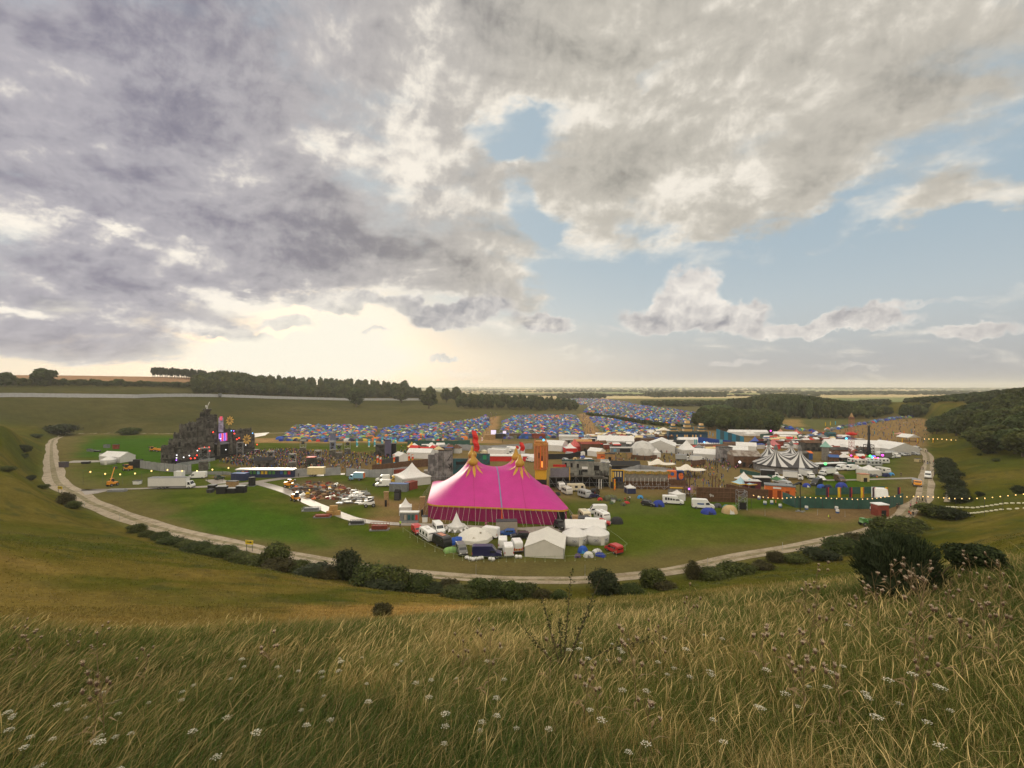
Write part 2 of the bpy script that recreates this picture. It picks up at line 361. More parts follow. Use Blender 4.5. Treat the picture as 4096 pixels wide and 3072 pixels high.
# smooth value noise in numpy
_perm = npr.random((256, 256))
def vnoise(x, y):
    xi = np.floor(x).astype(int); yi = np.floor(y).astype(int); fx = x - xi; fy = y - yi
    fx = fx * fx * (3 - 2 * fx); fy = fy * fy * (3 - 2 * fy); g = lambda a, b: _perm[a & 255, b & 255]
    return (g(xi, yi) * (1 - fx) + g(xi + 1, yi) * fx) * (1 - fy) + (g(xi, yi + 1) * (1 - fx) + g(xi + 1, yi + 1) * fx) * fy
def fbm(x, y, o=4):
    s = 0; a = .5; t = 0
    for i in range(o): s = s + a * vnoise(x * 2 ** i + 17 * i, y * 2 ** i + 31 * i); t += a; a *= .55
    return s / t
def inpoly(pts, X, Y, soft=4.0, wob=6.0, ws=.05):
    sd = poly_sd(pts, X, Y) + (fbm(X * ws + 7, Y * ws + 3, 3) - .5) * 2 * wob
    return 1 - sstep(sd, -soft, soft)
def UV(*p): return [uvf(*q) for q in p]

MEADOW = (.076, .073, .012); STRAW = (.27, .165, .050); FIELD = (.048, .090, .007); DIRT = (.190, .125, .062); WORN = (.125, .100, .040); HILL = (.058, .056, .020)
def ground_colour(X, Y, Z):
    c = np.zeros(X.shape + (3,)); rr = np.hypot(X, Y)
    n1 = fbm(X * .045, Y * .045, 5); n2 = fbm(X * .35 + 9, Y * .35, 4); n3 = fbm(X * .012 + 3, Y * .012 + 5, 4)
    def mixin(col, k):
        nonlocal c
        k = k[..., None]; c = c * (1 - k) + np.array(col) * k
    c[:] = MEADOW
    mixin((.052, .064, .011), .75 * sstep(n1, .5, .66)); mixin((.125, .096, .024), .6 * (1 - sstep(n1, .34, .48)))
    mixin((.045, .052, .018), .6 * sstep(n2, .56, .7) * (rr < 400))
    # straw-coloured bands on the near slope
    st = sstep(fbm(X * .06 + 30, (Y - .35 * X) * .16, 4), .5, .62) * sstep(rr, 9, 18) * (1 - sstep(rr, 100, 150)) * (X < 25)
    mixin(STRAW, .22 * st)
    b = inpoly([(-22, 45), (-12, 43), (-3, 46), (0.5, 62), (-6, 66), (-14, 61), (-23, 54)], X, Y, 3, 3, .2); mixin((.29, .185, .060), .85 * b); b = inpoly([(-90, 30), (-30, 34), (-10, 40), (-14, 52), (-90, 62)], X, Y, 6, 8, .12); mixin((.20, .135, .040), .6 * b)
    hill = sstep(Y, 320, 350) * (poly_sd(floorXY, X, Y) > -1) * (X < 60); mixin(HILL, hill * .85); mixin((.086, .080, .030), hill * sstep(X, -330, -60)); mixin((.10, .086, .034), hill * .45 * sstep(n3, .5, .65)); mixin((.045, .050, .016), hill * .5 * (1 - sstep(n3, .36, .5)))
    ridge = hill * sstep(Y, 600, 640) * (X < -120) * sstep(Z, 38, 43); mixin((.34, .20, .12), ridge * .8)
    fx = poly_sd(floorXY, X, Y); flo = 1 - sstep(fx, -1.5, 2.5)
    g = np.array(FIELD); mixin(FIELD, flo); mixin((.064, .094, .010), flo * sstep(n1, .46, .66) * .8); mixin((.086, .088, .017), flo * .5 * sstep(n3, .5, .66))
    mixin((.095, .082, .022), flo * .45 * sstep(fbm(X * .018 + 11, Y * .24 + .03 * X, 4), .52, .68)); mixin((.036, .062, .006), flo * .5 * sstep(fbm(X * .11 + 50, Y * .2, 4), .54, .68))
    # worn margin along the ring track
    rd = -poly_sd(ringXY, X, Y); mixin(WORN, flo * (1 - sstep(rd + (n1 - .5) * 16, 6, 22)) * .85)
    P = lambda pts, col, k=1.0, soft=4, wob=6, ws=.06: mixin(col, flo * k * inpoly(UV(*pts), X, Y, soft, wob, ws))
    P([(380,1760),(700,1750),(690,1850),(430,1835),(300,1830)], (.034,.095,.007), .8)          # bright field on the left
    P([(640,2070),(900,2000),(1200,2060),(1300,2180),(1000,2150)], (.038,.090,.007), .8)
    P([(240,1930),(640,1890),(700,1960),(300,2010),(250,1980)], (.105,.098,.036), .6)
    P([(870,1900),(1400,1850),(1700,1830),(2100,1740),(2400,1700),(2900,1705),(3500,1720),(3560,1820),(3300,1900),(3120,2000),(2780,2000),(2400,1990),(2000,2000),(1650,1900),(1200,1890)], DIRT, .75, 6, 10)
    P([(860,1864),(960,1822),(1180,1796),(1480,1803),(1530,1872),(1200,1893),(950,1882)], (.140,.096,.044), .85, 5, 8); P([(1600,2110),(2280,2110),(2440,2150),(2300,2225),(1900,2225),(1680,2170)], (.105,.085,.03), .45, 3, 6)
    P([(1130,1760),(1800,1752),(1800,1772),(1130,1790)], (.11,.10,.04), .6)
    P([(1330,1940),(1560,2010),(1800,2010),(1860,2080),(1560,2110),(1440,2075),(1640,2060),(1420,1990),(1280,1950)], (.21,.132,.062), .9, 3, 5)
    P([(1500,2010),(1750,1990),(1750,2060),(1480,2070)], (.20,.13,.06), .6, 4, 6)
    P([(1120,1930),(1330,1910),(1500,2000),(1300,2050),(1170,1990)], (.11,.082,.045), .8, 4, 6)
    P([(2290,1960),(2700,1990),(2690,2050),(2300,2060)], (.105,.10,.033), .5)
    P([(2960,2040),(3600,2010),(3690,2060),(3500,2130),(3000,2062)], (.165,.105,.055), .8, 4, 8)
    P([(2440,2070),(3460,2090),(3250,2150),(2500,2240),(2300,2250),(2080,2230)], (.074,.094,.012), .7, 4, 8)
    P([(1800,2240),(2560,2230),(2560,2262),(1800,2275)], (.115,.090,.034), .7, 2, 4)
    P([(1130,1690),(2010,1690),(2020,1660),(2300,1640),(2300,1600),(2380,1596),(2900,1620),(2860,1695),(2600,1720),(2100,1765),(1900,1760),(1120,1762)], (.105,.098,.045), .85, 5, 8)
    for pts in ([(1952,1652),(2000,1652),(1990,1712),(1930,1770),(1900,1770),(1945,1700)], [(2316,1655),(2350,1652),(2385,1710),(2420,1745),(2340,1760),(2330,1700)], [(1000,1752),(2000,1756),(2010,1772),(1000,1772)]): P(pts, (.30,.185,.088), .9, 3, 3)
    P([(3100,1676),(3390,1672),(3390,1690),(3290,1720),(3120,1706)], (.10,.105,.042), 1.0, 5, 8); P([(3105,1678),(3200,1677),(3215,1706),(3115,1710)], (.30,.20,.08), .8, 5, 8)
    P([(3290,1735),(3396,1702),(3560,1682),(3750,1665),(3760,1700),(3712,1732),(3710,1790),(3500,1790),(3330,1790)], (.215,.142,.064), .95, 5, 8)
    P([(2800,1632),(3000,1622),(3020,1660),(2830,1660)], (.055,.10,.03), .9)
    # farmland beyond the site
    far = sstep(rr, 1250, 1500) * (Y > 300)
    cell = np.floor((X * .8 + Y * .25) / 520).astype(int) * 7 + np.floor((Y - .2 * X) / 640).astype(int) * 13
    pal = np.array([(.42,.34,.18),(.22,.25,.10),(.46,.36,.20),(.15,.19,.08),(.36,.33,.17),(.50,.41,.23),(.18,.20,.09)]); fc = pal[np.abs(cell * 31 + cell // 3) % 7]
    k = (far * (1 - .0))[..., None]; c = c * (1 - k) + fc * k
    return c * (.86 + .28 * fbm(X * .9, Y * .9, 3))[..., None]

GM = mat('ground_cover', (1, 1, 1), 1.0, attr='col', var=0, spec=0)
def ground_material():
    t = NT(GM.node_tree); b = t.n['Principled BSDF']; tc = t.n.new('ShaderNodeTexCoord'); o = tc.outputs['Object']
    a = [n for n in t.n if n.type == 'ATTRIBUTE'][0].outputs['Color']
    st = t.n.new('ShaderNodeMapping'); t.put(st.inputs[0], o); st.inputs['Scale'].default_value = (1, 1, .4)
    n = t.m('ADD', t.m('MULTIPLY', t.noise(st.outputs[0], 1.7, 6, .7), .6), t.m('MULTIPLY', t.noise(o, .13, 5, .65), .4))
    t.put(b.inputs['Base Color'], t.v('SCALE', a, sc=t.lin(n, .3, .7, .62, 1.38)))
    bp = t.n.new('ShaderNodeBump'); bp.inputs['Strength'].default_value = .6; bp.inputs['Distance'].default_value = .35; t.put(bp.inputs['Height'], t.noise(o, 1.3, 6, .7)); t.l.new(bp.outputs[0], b.inputs['Normal'])
ground_material()
def build_ground():
    th = np.concatenate([np.linspace(-180, -52, 40)[:-1], np.arange(-52, 52, .22), np.linspace(52, 180, 40)]); th = np.radians(th)
    rr = np.concatenate([[.3], .8 * 1.0125 ** np.arange(0, 830)]); rr = rr[rr < 24000]
    Tm, Rm = np.meshgrid(th, rr); X = Rm * np.sin(Tm); Y = Rm * np.cos(Tm); Z = gzn(X, Y)
    n, m = X.shape; V = np.stack([X, Y, Z], -1).reshape(-1, 3)
    i = np.arange(n * m).reshape(n, m); Q = np.stack([i[:-1, :-1], i[1:, :-1], i[1:, 1:], i[:-1, 1:]], -1).reshape(-1, 4)
    o = link('ground', npmesh('ground', V, Q[:, ::-1], GM, ground_colour(X, Y, Z).reshape(-1, 3), smooth=True))
    structure(o, 'grassy valley with steep meadow slopes round a flat floor')
build_ground()

def strip(name, line, widths, m, z=.03, label=None):
    """a ribbon laid along a line on the ground"""
    pts = [Vector((p[0], p[1], 0)) for p in line]; dense = []
    for i in range(len(pts) - 1):
        p0, p1, p2, p3 = pts[max(i - 1, 0)], pts[i], pts[i + 1], pts[min(i + 2, len(pts) - 1)]; k = max(2, int((p2 - p1).length / 2.5))
        for j in range(k):
            t = j / k; dense.append((.5 * (2 * p1 + (p2 - p0) * t + (2 * p0 - 5 * p1 + 4 * p2 - p3) * t * t + (3 * p1 - p0 - 3 * p2 + p3) * t ** 3), i + t))
    dense.append((pts[-1], len(pts) - 1)); L = []
    for i, (p, t) in enumerate(dense):
        d = (dense[min(i + 1, len(dense) - 1)][0] - dense[max(i - 1, 0)][0]).normalized(); nrm = Vector((-d.y, d.x, 0))
        w = np.interp(t, range(len(pts)), widths) if isinstance(widths, (list, tuple)) else widths
        jj = (.26 * math.sin(i * .23) + .2 * math.sin(i * .57 + 2)) * min(1, w / 4)
        for s in (-.5, -.13, .13, .5): q = p + nrm * (w * s + jj * (abs(s) > .4)); L.append((q.x, q.y))
    Zs = gzn(np.array([q[0] for q in L]), np.array([q[1] for q in L])); V = [(q[0], q[1], zz + z) for q, zz in zip(L, Zs)]; b = MB(); b.v = V
    b.f = [(4 * i + k, 4 * i + k + 1, 4 * i + 5 + k, 4 * i + 4 + k) for i in range(len(dense) - 1) for k in range(3)]; b.mi = [int(k % 3 == 1 and isinstance(m, list)) for k in range(len(b.f))]
    return structure(b.build(name, m), label)
def chalk():
    m = mat('chalk_track', (.46, .39, .29), .95, var=0); t = NT(m.node_tree); b = t.n['Principled BSDF']; o = t.n.new('ShaderNodeTexCoord').outputs['Object']
    n = t.noise(o, .35, 6, .7); c = t.mix(t.smooth(n, .42, .68), (.33, .275, .20), (.20, .155, .10)); t.put(b.inputs['Base Color'], t.v('SCALE', c, sc=t.lin(t.noise(o, 3.0, 4, .7), .3, .7, .8, 1.15))); return m
CHALK = chalk(); TRK = mat('trackway_panel', (.27, .24, .21), .55, .22, 1.1, spec=.4)
def track():
    inner = []
    for (x, y) in ringXY: inner.append((x, y))
    cx, cy = 0, 215; line = []; w = [2.5,3,3.5,4.5,5,6.5,6.5,6,5.5,5.5,5.5,5.5,5,4.5,4,3.6,3.4,3.2,3.2,3.2,3.2,3.4,3.6,3.8,4,4.2,4.6,4.6,4.4,4.2,4,3.6]
    for i, (x, y) in enumerate(inner):
        d = Vector((cx - x, cy - y)).normalized() * (w[i] / 2 + .6); line.append((x + d.x, y + d.y))
    pre = [uvf(*p) for p in [(1940,1673),(1696,1708),(1400,1717),(1084,1733)]]
    strip('track', pre + line + [uvf(3690, 1793)], [2.5] * 4 + w + [3], [CHALK, mat('track_middle', (.23, .185, .11), .95, .4, .5, c2=(.13, .115, .05))], .05, 'pale chalk ring track curving round the festival site')
    strip('path', [uvf(*p) for p in [(3790,2010),(3800,1950),(3790,1900),(3765,1850)]], 1.6, CHALK, .06)
track()
def panels(label, *quads, z=.09):
    b = MB()
    for q in quads: b.add([(x, y, z + .004 * i) for x, y in UV(*q)] , [tuple(range(len(q)))]) if False else b.add([(x, y, z + .004 * len(b.f)) for x, y in UV(*q)], [tuple(range(len(q) - 1, -1, -1))])
    return structure(b.build('trackway', TRK), label)
strip('trackway', [uvf(*p) for p in [(1010,1930),(1080,1945),(1180,1982),(1300,2035),(1420,2078),(1500,2090),(1590,2098),(1800,2104),(2100,2118),(2290,2122)]], [4,4,3.6,3.4,3.2,2.8,2.4,2.2,2.2,2.2], TRK, .10, 'grey panel trackway running to the pink big top')
strip('trackway', [uvf(*p) for p in [(320,1962),(600,1954),(800,1948),(1000,1932),(1180,1908),(1380,1897)]], [2.2,2.2,3,4.5,4.5,3.5], TRK, .09, 'grey panel trackway crossing the left field')
strip('trackway', [uvf(*p) for p in [(3240,1922),(3420,1920),(3560,1916),(3660,1912)]], 2.4, TRK, .09, 'panel trackway beside the caravans on the right')
strip('trackway', [uvf(*p) for p in [(270,1848),(420,1845),(520,1840)]], [7,6,2.5], TRK, .09, 'panel trackway beside the white yurt')
panels('panel apron at the ring track', [(320,1958),(430,1960),(425,1966),(390,1974),(340,1980)])
panels('panel apron behind the lorry', [(818,1920),(890,1917),(930,1932),(850,1938)])
panels('panel apron before the pink big top', [(2090,2112),(2210,2104),(2260,2164),(2150,2164),(2110,2130)])
panels('panel strip behind the stage', [(1000,1735),(1078,1730),(1060,1742),(990,1756)])
# ------------------------------------------------------------------ vegetation
FOL = mat('foliage', (1, 1, 1), .85, attr='col', var=.25, scale=.6, spec=.12, trans=.28)
BARK = mat('bark', (.085, .062, .042), .95, .3, 4)
_ico = None
def ico(sub=1):
    bm = bmesh.new(); bmesh.ops.create_icosphere(bm, subdivisions=sub, radius=1); V = np.array([v.co[:] for v in bm.verts]); T = np.array([[v.index for v in f.verts] for f in bm.faces]); bm.free(); return V, T
IC1, IC2 = ico(1), ico(2)
def crown(seed, rx, rz, zc, lobes, nleaf, leaf, cols, core=.80, up=.25, shape='round', spiky=0.0, fray=1.08):
    """leaf-clump quads over several lobes; returns V, Q, C"""
    g = np.random.default_rng(seed); L = []
    for i in range(lobes):
        a = g.uniform(0, 6.283); h = g.uniform(-.95, .72); rr = math.sqrt(max(0, 1 - h * h)) * g.uniform(.25, .62)
        if shape == 'cone': h = g.uniform(-.9, .9); rr = (.5 - .5 * h) * .75 * g.uniform(.3, 1)
        L.append((rr * math.cos(a) * rx, rr * math.sin(a) * rx, zc + h * rz * .62, g.uniform(.36, .58) * rx, g.uniform(.36, .58) * (rz if shape == 'round' else rz * .45)))
    L.append((0, 0, zc, rx * .66, rz * .72)); L = np.array(L)
    k = g.integers(0, len(L), nleaf); d = g.normal(size=(nleaf, 3)); d /= np.linalg.norm(d, axis=1)[:, None]; d[:, 2] = np.where(d[:, 2] < -.5, -d[:, 2], d[:, 2])
    l = L[k]; rad = g.uniform(.82, fray, nleaf)[:, None] * (1 + .3 * (g.random((nleaf, 1)) < .06) * (fray > 1.1))
    c = l[:, :3] + d * np.stack([l[:, 3], l[:, 3], l[:, 4]], 1) * rad
    nrm = d + g.normal(size=d.shape) * .55; nrm[:, 2] += up; nrm /= np.linalg.norm(nrm, axis=1)[:, None]
    t = np.cross(nrm, g.normal(size=d.shape)); t /= np.linalg.norm(t, axis=1)[:, None]; b = np.cross(nrm, t)
    s = (leaf * g.uniform(.55, 1.4, nleaf))[:, None]; e = g.uniform(.45, 1.0, nleaf)[:, None]
    if spiky: t = d * .6 + np.array([0, 0, .8]) + g.normal(size=d.shape) * .25; t /= np.linalg.norm(t, axis=1)[:, None]; b = np.cross(t, g.normal(size=d.shape)); b /= np.linalg.norm(b, axis=1)[:, None]; s = s * (1 + spiky); e = e * .22
    V = np.stack([c - t * s - b * s * e * .7, c + t * s * .8 - b * s * e, c + t * s + b * s * e * .5, c - t * s * .6 + b * s * e], 1).reshape(-1, 3)
    Q = np.arange(nleaf * 4).reshape(-1, 4)
    cols = np.array(cols); f = g.random(nleaf); col = cols[0] * (1 - f[:, None]) + cols[1] * f[:, None]; col = col * g.uniform(.7, 1.3, nleaf)[:, None]
    lobc = g.uniform(.75, 1.25, len(L)); col = col * lobc[k][:, None]; C = np.repeat(col, 4, 0)
    if core:
        iv, it = IC1; base = len(V); Vs = [V]; Qs = [Q]; Cs = [C]
        for j, q in enumerate(L):
            w = iv * np.array([q[3], q[3], q[4]]) * core * (1 + .18 * g.normal(size=(len(iv), 1))) + q[:3]
            Vs.append(w); Qs.append(np.c_[it, it[:, 2]] + base); base += len(iv); Cs.append(np.tile(cols.mean(0) * lobc[j] * .9, (len(iv), 1)))
        V, Q, C = np.concatenate(Vs), np.concatenate(Qs), np.concatenate(Cs)
    return V, Q, C
def polys(V, Q):                                # degenerate quads -> triangles
    return [tuple(q[:3]) if q[3] == q[2] else tuple(q) for q in Q.tolist()]
def leafmesh(name, VQC, m=None):
    V, Q, C = VQC; me = bpy.data.meshes.new(name); me.from_pydata(V.tolist(), [], polys(V, Q)); me.materials.append(m or FOL)
    a = me.attributes.new('col', 'FLOAT_COLOR', 'POINT'); c = np.ones((len(V), 4), np.float32); c[:, :3] = C; a.data.foreach_set('color', c.ravel()); me.update(); return me
def trunkmesh(h, r, crown_z, seed):
    g = random.Random(seed); b = MB(); b.tube([(0, 0, -.5), (g.uniform(-.2, .2), g.uniform(-.2, .2), h * .45), (0, 0, h * .8)], r, 7, r1=r * .3)
    for i in range(5):
        a = i * 1.26 + g.random(); z = crown_z * (.55 + .12 * i); l = h * .24
        b.tube([(0, 0, z), (math.cos(a) * l * .6, math.sin(a) * l * .6, z + l * .5), (math.cos(a) * l, math.sin(a) * l, z + l)], r * .4, 5, r1=r * .12)
    return b.mesh('trunk', BARK)
TREEP = []
GREEN = [((.050, .066, .020), (.085, .100, .030)), ((.042, .060, .022), (.072, .092, .032)), ((.060, .072, .020), (.098, .105, .032)), ((.046, .060, .018), (.080, .085, .028))]
for i in range(8):
    k = i % 4; TREEP.append((leafmesh('crown', crown(100 + i, 5.0 + .5 * (i % 3), 6.9, 7.3, 12, 1500, .62, GREEN[k])), trunkmesh(12, .38, 6, i)))   # a 14 m tree
CONP = [(leafmesh('crown', crown(150 + i, 2.6, 7.5, 9, 10, 900, .5, ((.030, .040, .020), (.050, .060, .026)), shape='cone')), trunkmesh(15, .25, 5, 40 + i)) for i in range(3)]
def tree(x, y, h, w, label, group=None, kind='tree', proto=None, name=None, seed=None):
    g = random.Random(int(x * 13 + y * 7)); P = CONP if kind == 'conifer' else TREEP; cm, tm = P[g.randrange(len(P)) if proto is None else proto]
    t = thing(name or ('conifer_tree' if kind == 'conifer' else 'broadleaf_tree'), label, 'tree', (x, y, gz(x, y)), g.uniform(0, 6.28), group)
    H, Wd = (16.5, 5.2) if kind == 'conifer' else (14, 11)
    for nm, me in (('crown', cm), ('trunk', tm)):
        o = link(nm, me, t); o.scale = (w / Wd, w / Wd, h / H)
    return t
def treeh(u, Y, vt, lo=7, hi=22):
    x = (u - 2048) / F * Y; return x, Y, min(hi, max(lo, CH - (vt - V0) / F * Y - gz(x, Y)))
# single trees on the far grass slope
for u, v, hp, wp, lb in [(1424,1627,76,76,'big round tree low on the far grass slope, leftmost of the lone trees'), (1606,1612,68,72,'round tree against the fence, between the leftmost lone tree and the double tree'),
                         (1716,1635,76,78,'front tree of the overlapping pair on the far slope'), (1722,1606,58,52,'taller back tree of the overlapping pair on the far slope'),
                         (1786,1610,58,52,'tree beside the gap before the right hand belt of trees'), (1824,1608,62,44,'narrow tree touching the gap tree on its right side')]:
    x, y, z = at(u, v); tree(x, y, hp * y / F * 1.02, wp * y / F * 1.02, lb, 'lone trees on the far grass slope')
g = random.Random(3)
prof = ([800,830,870,920,980,1050,1100,1200,1300,1400,1500,1600,1660,1690], [1492,1480,1474,1468,1480,1500,1500,1506,1504,1512,1518,1527,1545,1560])
fenceY = lambda u: float(np.interp(u, [0,550,1094,1388,1681,1760], [400,480,650,750,820,840]))
u = 792; back = []
while u < 1690:
    for dy, k in ((16, .72), (52, .88), (92, 1.0)):
        uu = u + g.uniform(-7, 7); Y = fenceY(uu) + dy + g.uniform(-8, 8); vt = float(np.interp(uu, *prof)) + g.uniform(-7, 15)
        x, Y, h = treeh(uu, Y, vt - 8, 8, 27); h *= k
        if dy == 52: back.append((x, Y, h, g.uniform(14, 18)))
        else: tree(x, Y, h, g.uniform(10, 19), 'tree in the long dark wood behind the steel fence' if dy < 80 else 'tree along the skyline of the long dark wood', 'trees of the long dark wood')
    u += g.uniform(17, 24)
for u in np.arange(-10, 800, 19):                                   # hedgerow at the foot of the ridge field
    Y = fenceY(u) + 95 + g.uniform(-6, 6); x = (u - 2048) / F * Y; tree(x, Y, g.uniform(6, 9), g.uniform(8, 11), 'bushy hedgerow tree below the bare ridge field', 'hedgerow trees below the ridge field', name='hedgerow_tree')
for u, hp, wp, lb in [(20, 60, 62, 'dark oak at the far left end of the ridge hedgerow'), (178, 74, 88, 'tallest oak standing above the left part of the ridge hedgerow'), (92, 34, 30, 'small round tree between the two dark hedgerow oaks')]:
    Y = fenceY(u) + 92; x = (u - 2048) / F * Y; tree(x, Y, hp * Y / F, wp * Y / F, lb, 'oaks above the hedgerow')
for u in np.arange(612, 822, 9.5):
    for dy in (0, 18):
        Y = 745 + dy + g.uniform(-4, 4); x = (u + g.uniform(-3, 3) - 2048) / F * Y; tree(x, Y, g.uniform(15.5, 18.5), g.uniform(5.5, 7), 'dark conifer in the block on the ridge', 'conifers on the ridge', 'conifer')
u = 1836; pr = ([1830,1900,2000,2050,2150,2260,2316], [1562,1562,1566,1564,1572,1590,1604])   # belt right of the gap
while u < 2318:
    for dy in (0, 26, 56):
        uu = u + g.uniform(-6, 6); x, Y, h = treeh(uu, 672 + dy + g.uniform(-6, 6) + (u - 1836) * .05, float(np.interp(uu, *pr)) + g.uniform(-2, 6), 9, 20)
        if dy == 26: back.append((x, Y, h, 11)); continue
        tree(x, Y, h * (.82 if dy == 0 else 1), g.uniform(9.5, 13), 'tree in the leafy belt above the middle tent field', 'trees of the belt above the tent field')
    u += g.uniform(19, 25)
def scatter(poly, step, jit, seed):
    g = random.Random(seed); xs = [p[0] for p in poly]; ys = [p[1] for p in poly]; out = []
    x = min(xs)
    while x < max(xs):
        y = min(ys)
        while y < max(ys):
            px, py = x + g.uniform(-jit, jit), y + g.uniform(-jit, jit)
            out.append((px, py)); y += step
        x += step
    P = np.array(out); return [tuple(p) for p in P[poly_sd(poly, P[:, 0], P[:, 1]) < 0]]
for x, y in scatter(UV((2778,1702),(2850,1724),(3000,1735),(3104,1733),(3112,1700),(2990,1690),(2800,1684)), 8.6, 2.5, 5): tree(x, y, g.uniform(10, 13.5), g.uniform(8.5, 11.5), 'tree at the near edge of the dark wood right of the tent field', 'trees at the near edge of the right hand wood')
for u, Y in [(3728,352),(3752,350),(3776,350),(3800,348),(3826,346),(3850,345),(3876,345),(3902,343),(3735,366),(3765,366),(3795,364),(3826,362),(3858,362),(3890,360)]:
    x = (u + g.uniform(-5, 5) - 2048) / F * Y; tree(x, Y, g.uniform(9.5, 12.5), g.uniform(8, 10.5), 'dark tree in the clump at the edge of the brown field', 'dark clump by the brown field')
for x, y in scatter([(320,350),(280,306),(240,250),(204,206),(204,190),(300,190),(420,260),(470,360),(400,372)], 10, 3, 9):
    if (x / y) < 1.12: tree(x, y, g.uniform(10, 15), g.uniform(11, 15), 'leafy tree in the wood up the right hand slope', 'trees of the right hand slope wood')
# woods that read as one mass
WP = [crown(300 + i, 5.4, 6.2, 6.2, 7, 150, 1.15, GREEN[i % 4], core=.9) for i in range(6)]
def wood(name, pts, label, tint=(1, 1, 1), seed=0):
    g = np.random.default_rng(seed); Vs = []; Qs = []; Cs = []; n = 0; P = np.array([(p[0], p[1]) for p in pts]); Zg = gzn(P[:, 0], P[:, 1])
    for (x, y, h, w), z in zip(pts, Zg):
        V, Q, C = WP[g.integers(6)]; a = g.uniform(0, 6.28); c, s = math.cos(a), math.sin(a)
        v = np.stack([(V[:, 0] * c - V[:, 1] * s) * w / 10.8 + x, (V[:, 0] * s + V[:, 1] * c) * w / 10.8 + y, (V[:, 2]) * h / 12.4 + z], 1)
        Vs.append(v); Qs.append(Q + n); Cs.append(C * g.uniform(.72, 1.25) * np.array(tint)); n += len(V)
    o = link(name, leafmesh(name, (np.concatenate(Vs), np.concatenate(Qs), np.concatenate(Cs)))); tag(o, label, 'wood', kind='stuff'); return o
def topped(pts, prof, seed, lo=6, hi=22, w=(9, 13)):
    g = random.Random(seed); out = []; P = np.array(pts); Zg = gzn(P[:, 0], P[:, 1])
    for (x, y), z in zip(pts, Zg):
        u = x / y * F + 2048; h = CH - (float(np.interp(u, *prof)) - V0) / F * y - z; out.append((x, y, min(hi, max(lo, h + g.uniform(-2, .5))), g.uniform(*w)))
    return out
wood('woodland', back, 'tree mass inside the woods behind the tent field and the steel fence', seed=9)
pA = scatter(UV((2800,1682),(3112,1698),(3118,1668),(3010,1664),(2960,1668),(2850,1662),(2790,1668)), 9, 3, 21)
wood('woodland', [(x, y, g.uniform(9, 13), g.uniform(9, 12)) for x, y in pA], 'dark wood on the flat ground beyond the blue striped venue', seed=1)
pB = scatter([(300,530),(330,508),(372,512),(400,520),(470,600),(620,800),(700,1000),(520,1050),(400,900),(330,720)], 11, 3.5, 22)
wood('woodland', topped(pB, ([2900,2990,3050,3120,3200,3300,3400,3500,3600], [1592,1590,1574,1570,1576,1590,1606,1620,1626]), 23), 'large rounded wood beyond the brown and straw field', seed=2)
pC = scatter([(420,528),(470,540),(420,390),(330,352),(470,372),(600,420),(900,760),(700,800),(560,680)], 11, 3.5, 24)
wood('woodland', topped(pC, ([3396,3460,3560,3600,3700,3800,3900,4000,4096,4400], [1610,1616,1636,1622,1606,1592,1580,1567,1556,1540]), 25, 7, 16), 'long dark wood up the right hand hill behind the brown field', (.82, .86, .86), seed=3)
pD = scatter([(225,820),(400,840),(520,860),(520,930),(240,905)], 12, 4, 26)
wood('woodland', [(x, y, g.uniform(8, 11), g.uniform(11, 14)) for x, y in pD], 'hedge like belt of trees behind the tent field on the right', seed=4)
pE = scatter([(440,1500),(700,1560),(740,1800),(460,1700)], 17, 6, 27) + scatter([(130,1330),(262,1350),(260,1420),(130,1400)], 13, 4, 28)
wood('woodland', [(x, y, g.uniform(11, 19), g.uniform(14, 19)) for x, y in pE], 'far woods behind the tent city', seed=5)
wood('plantation', [(x, y, g.uniform(2.5, 4.2), g.uniform(5, 8)) for x, y in scatter(UV((2790,1660),(2980,1660),(3010,1640),(2990,1622),(2820,1626)), 7, 3, 29)], 'bright green young plantation behind the dark wood', (1.25, 1.55, 1.0), seed=6)
far = []
for i in range(34):
    Y = 1700 * (1 + (i / 42) ** 1.6 * 5.5); X0 = g.uniform(-.25, 1.15) * Y; n = g.randint(8, 40); ang = g.uniform(-.25, .25); st = g.uniform(16, 24) * (1 + Y / 6000)
    for k in range(n):
        x, y = X0 + k * st * math.cos(ang), Y + k * st * math.sin(ang)
        if -.9 < x / y < 1.2: far.append((x, y, g.uniform(5, 9) * (1 + Y / 12000), g.uniform(20, 34) * (1 + Y / 9000)))
for X0, Y, n in [(700,2300,60),(1500,2900,80),(200,3600,70),(2600,3300,60),(-600,5200,160),(1200,6500,160),(3500,6000,150),(-2500,9000,220),(2000,9500,220)]:
    for k in range(n): far.append((X0 + k * 24 * (1 + Y / 5000) * .7, Y + g.uniform(-1, 1) * Y * .03, g.uniform(7, 13) * (1 + Y / 14000), g.uniform(30, 46)))
wood('hedgerows', far, 'tree lines and copses across the distant farmland', (.9, .95, .9), seed=7)

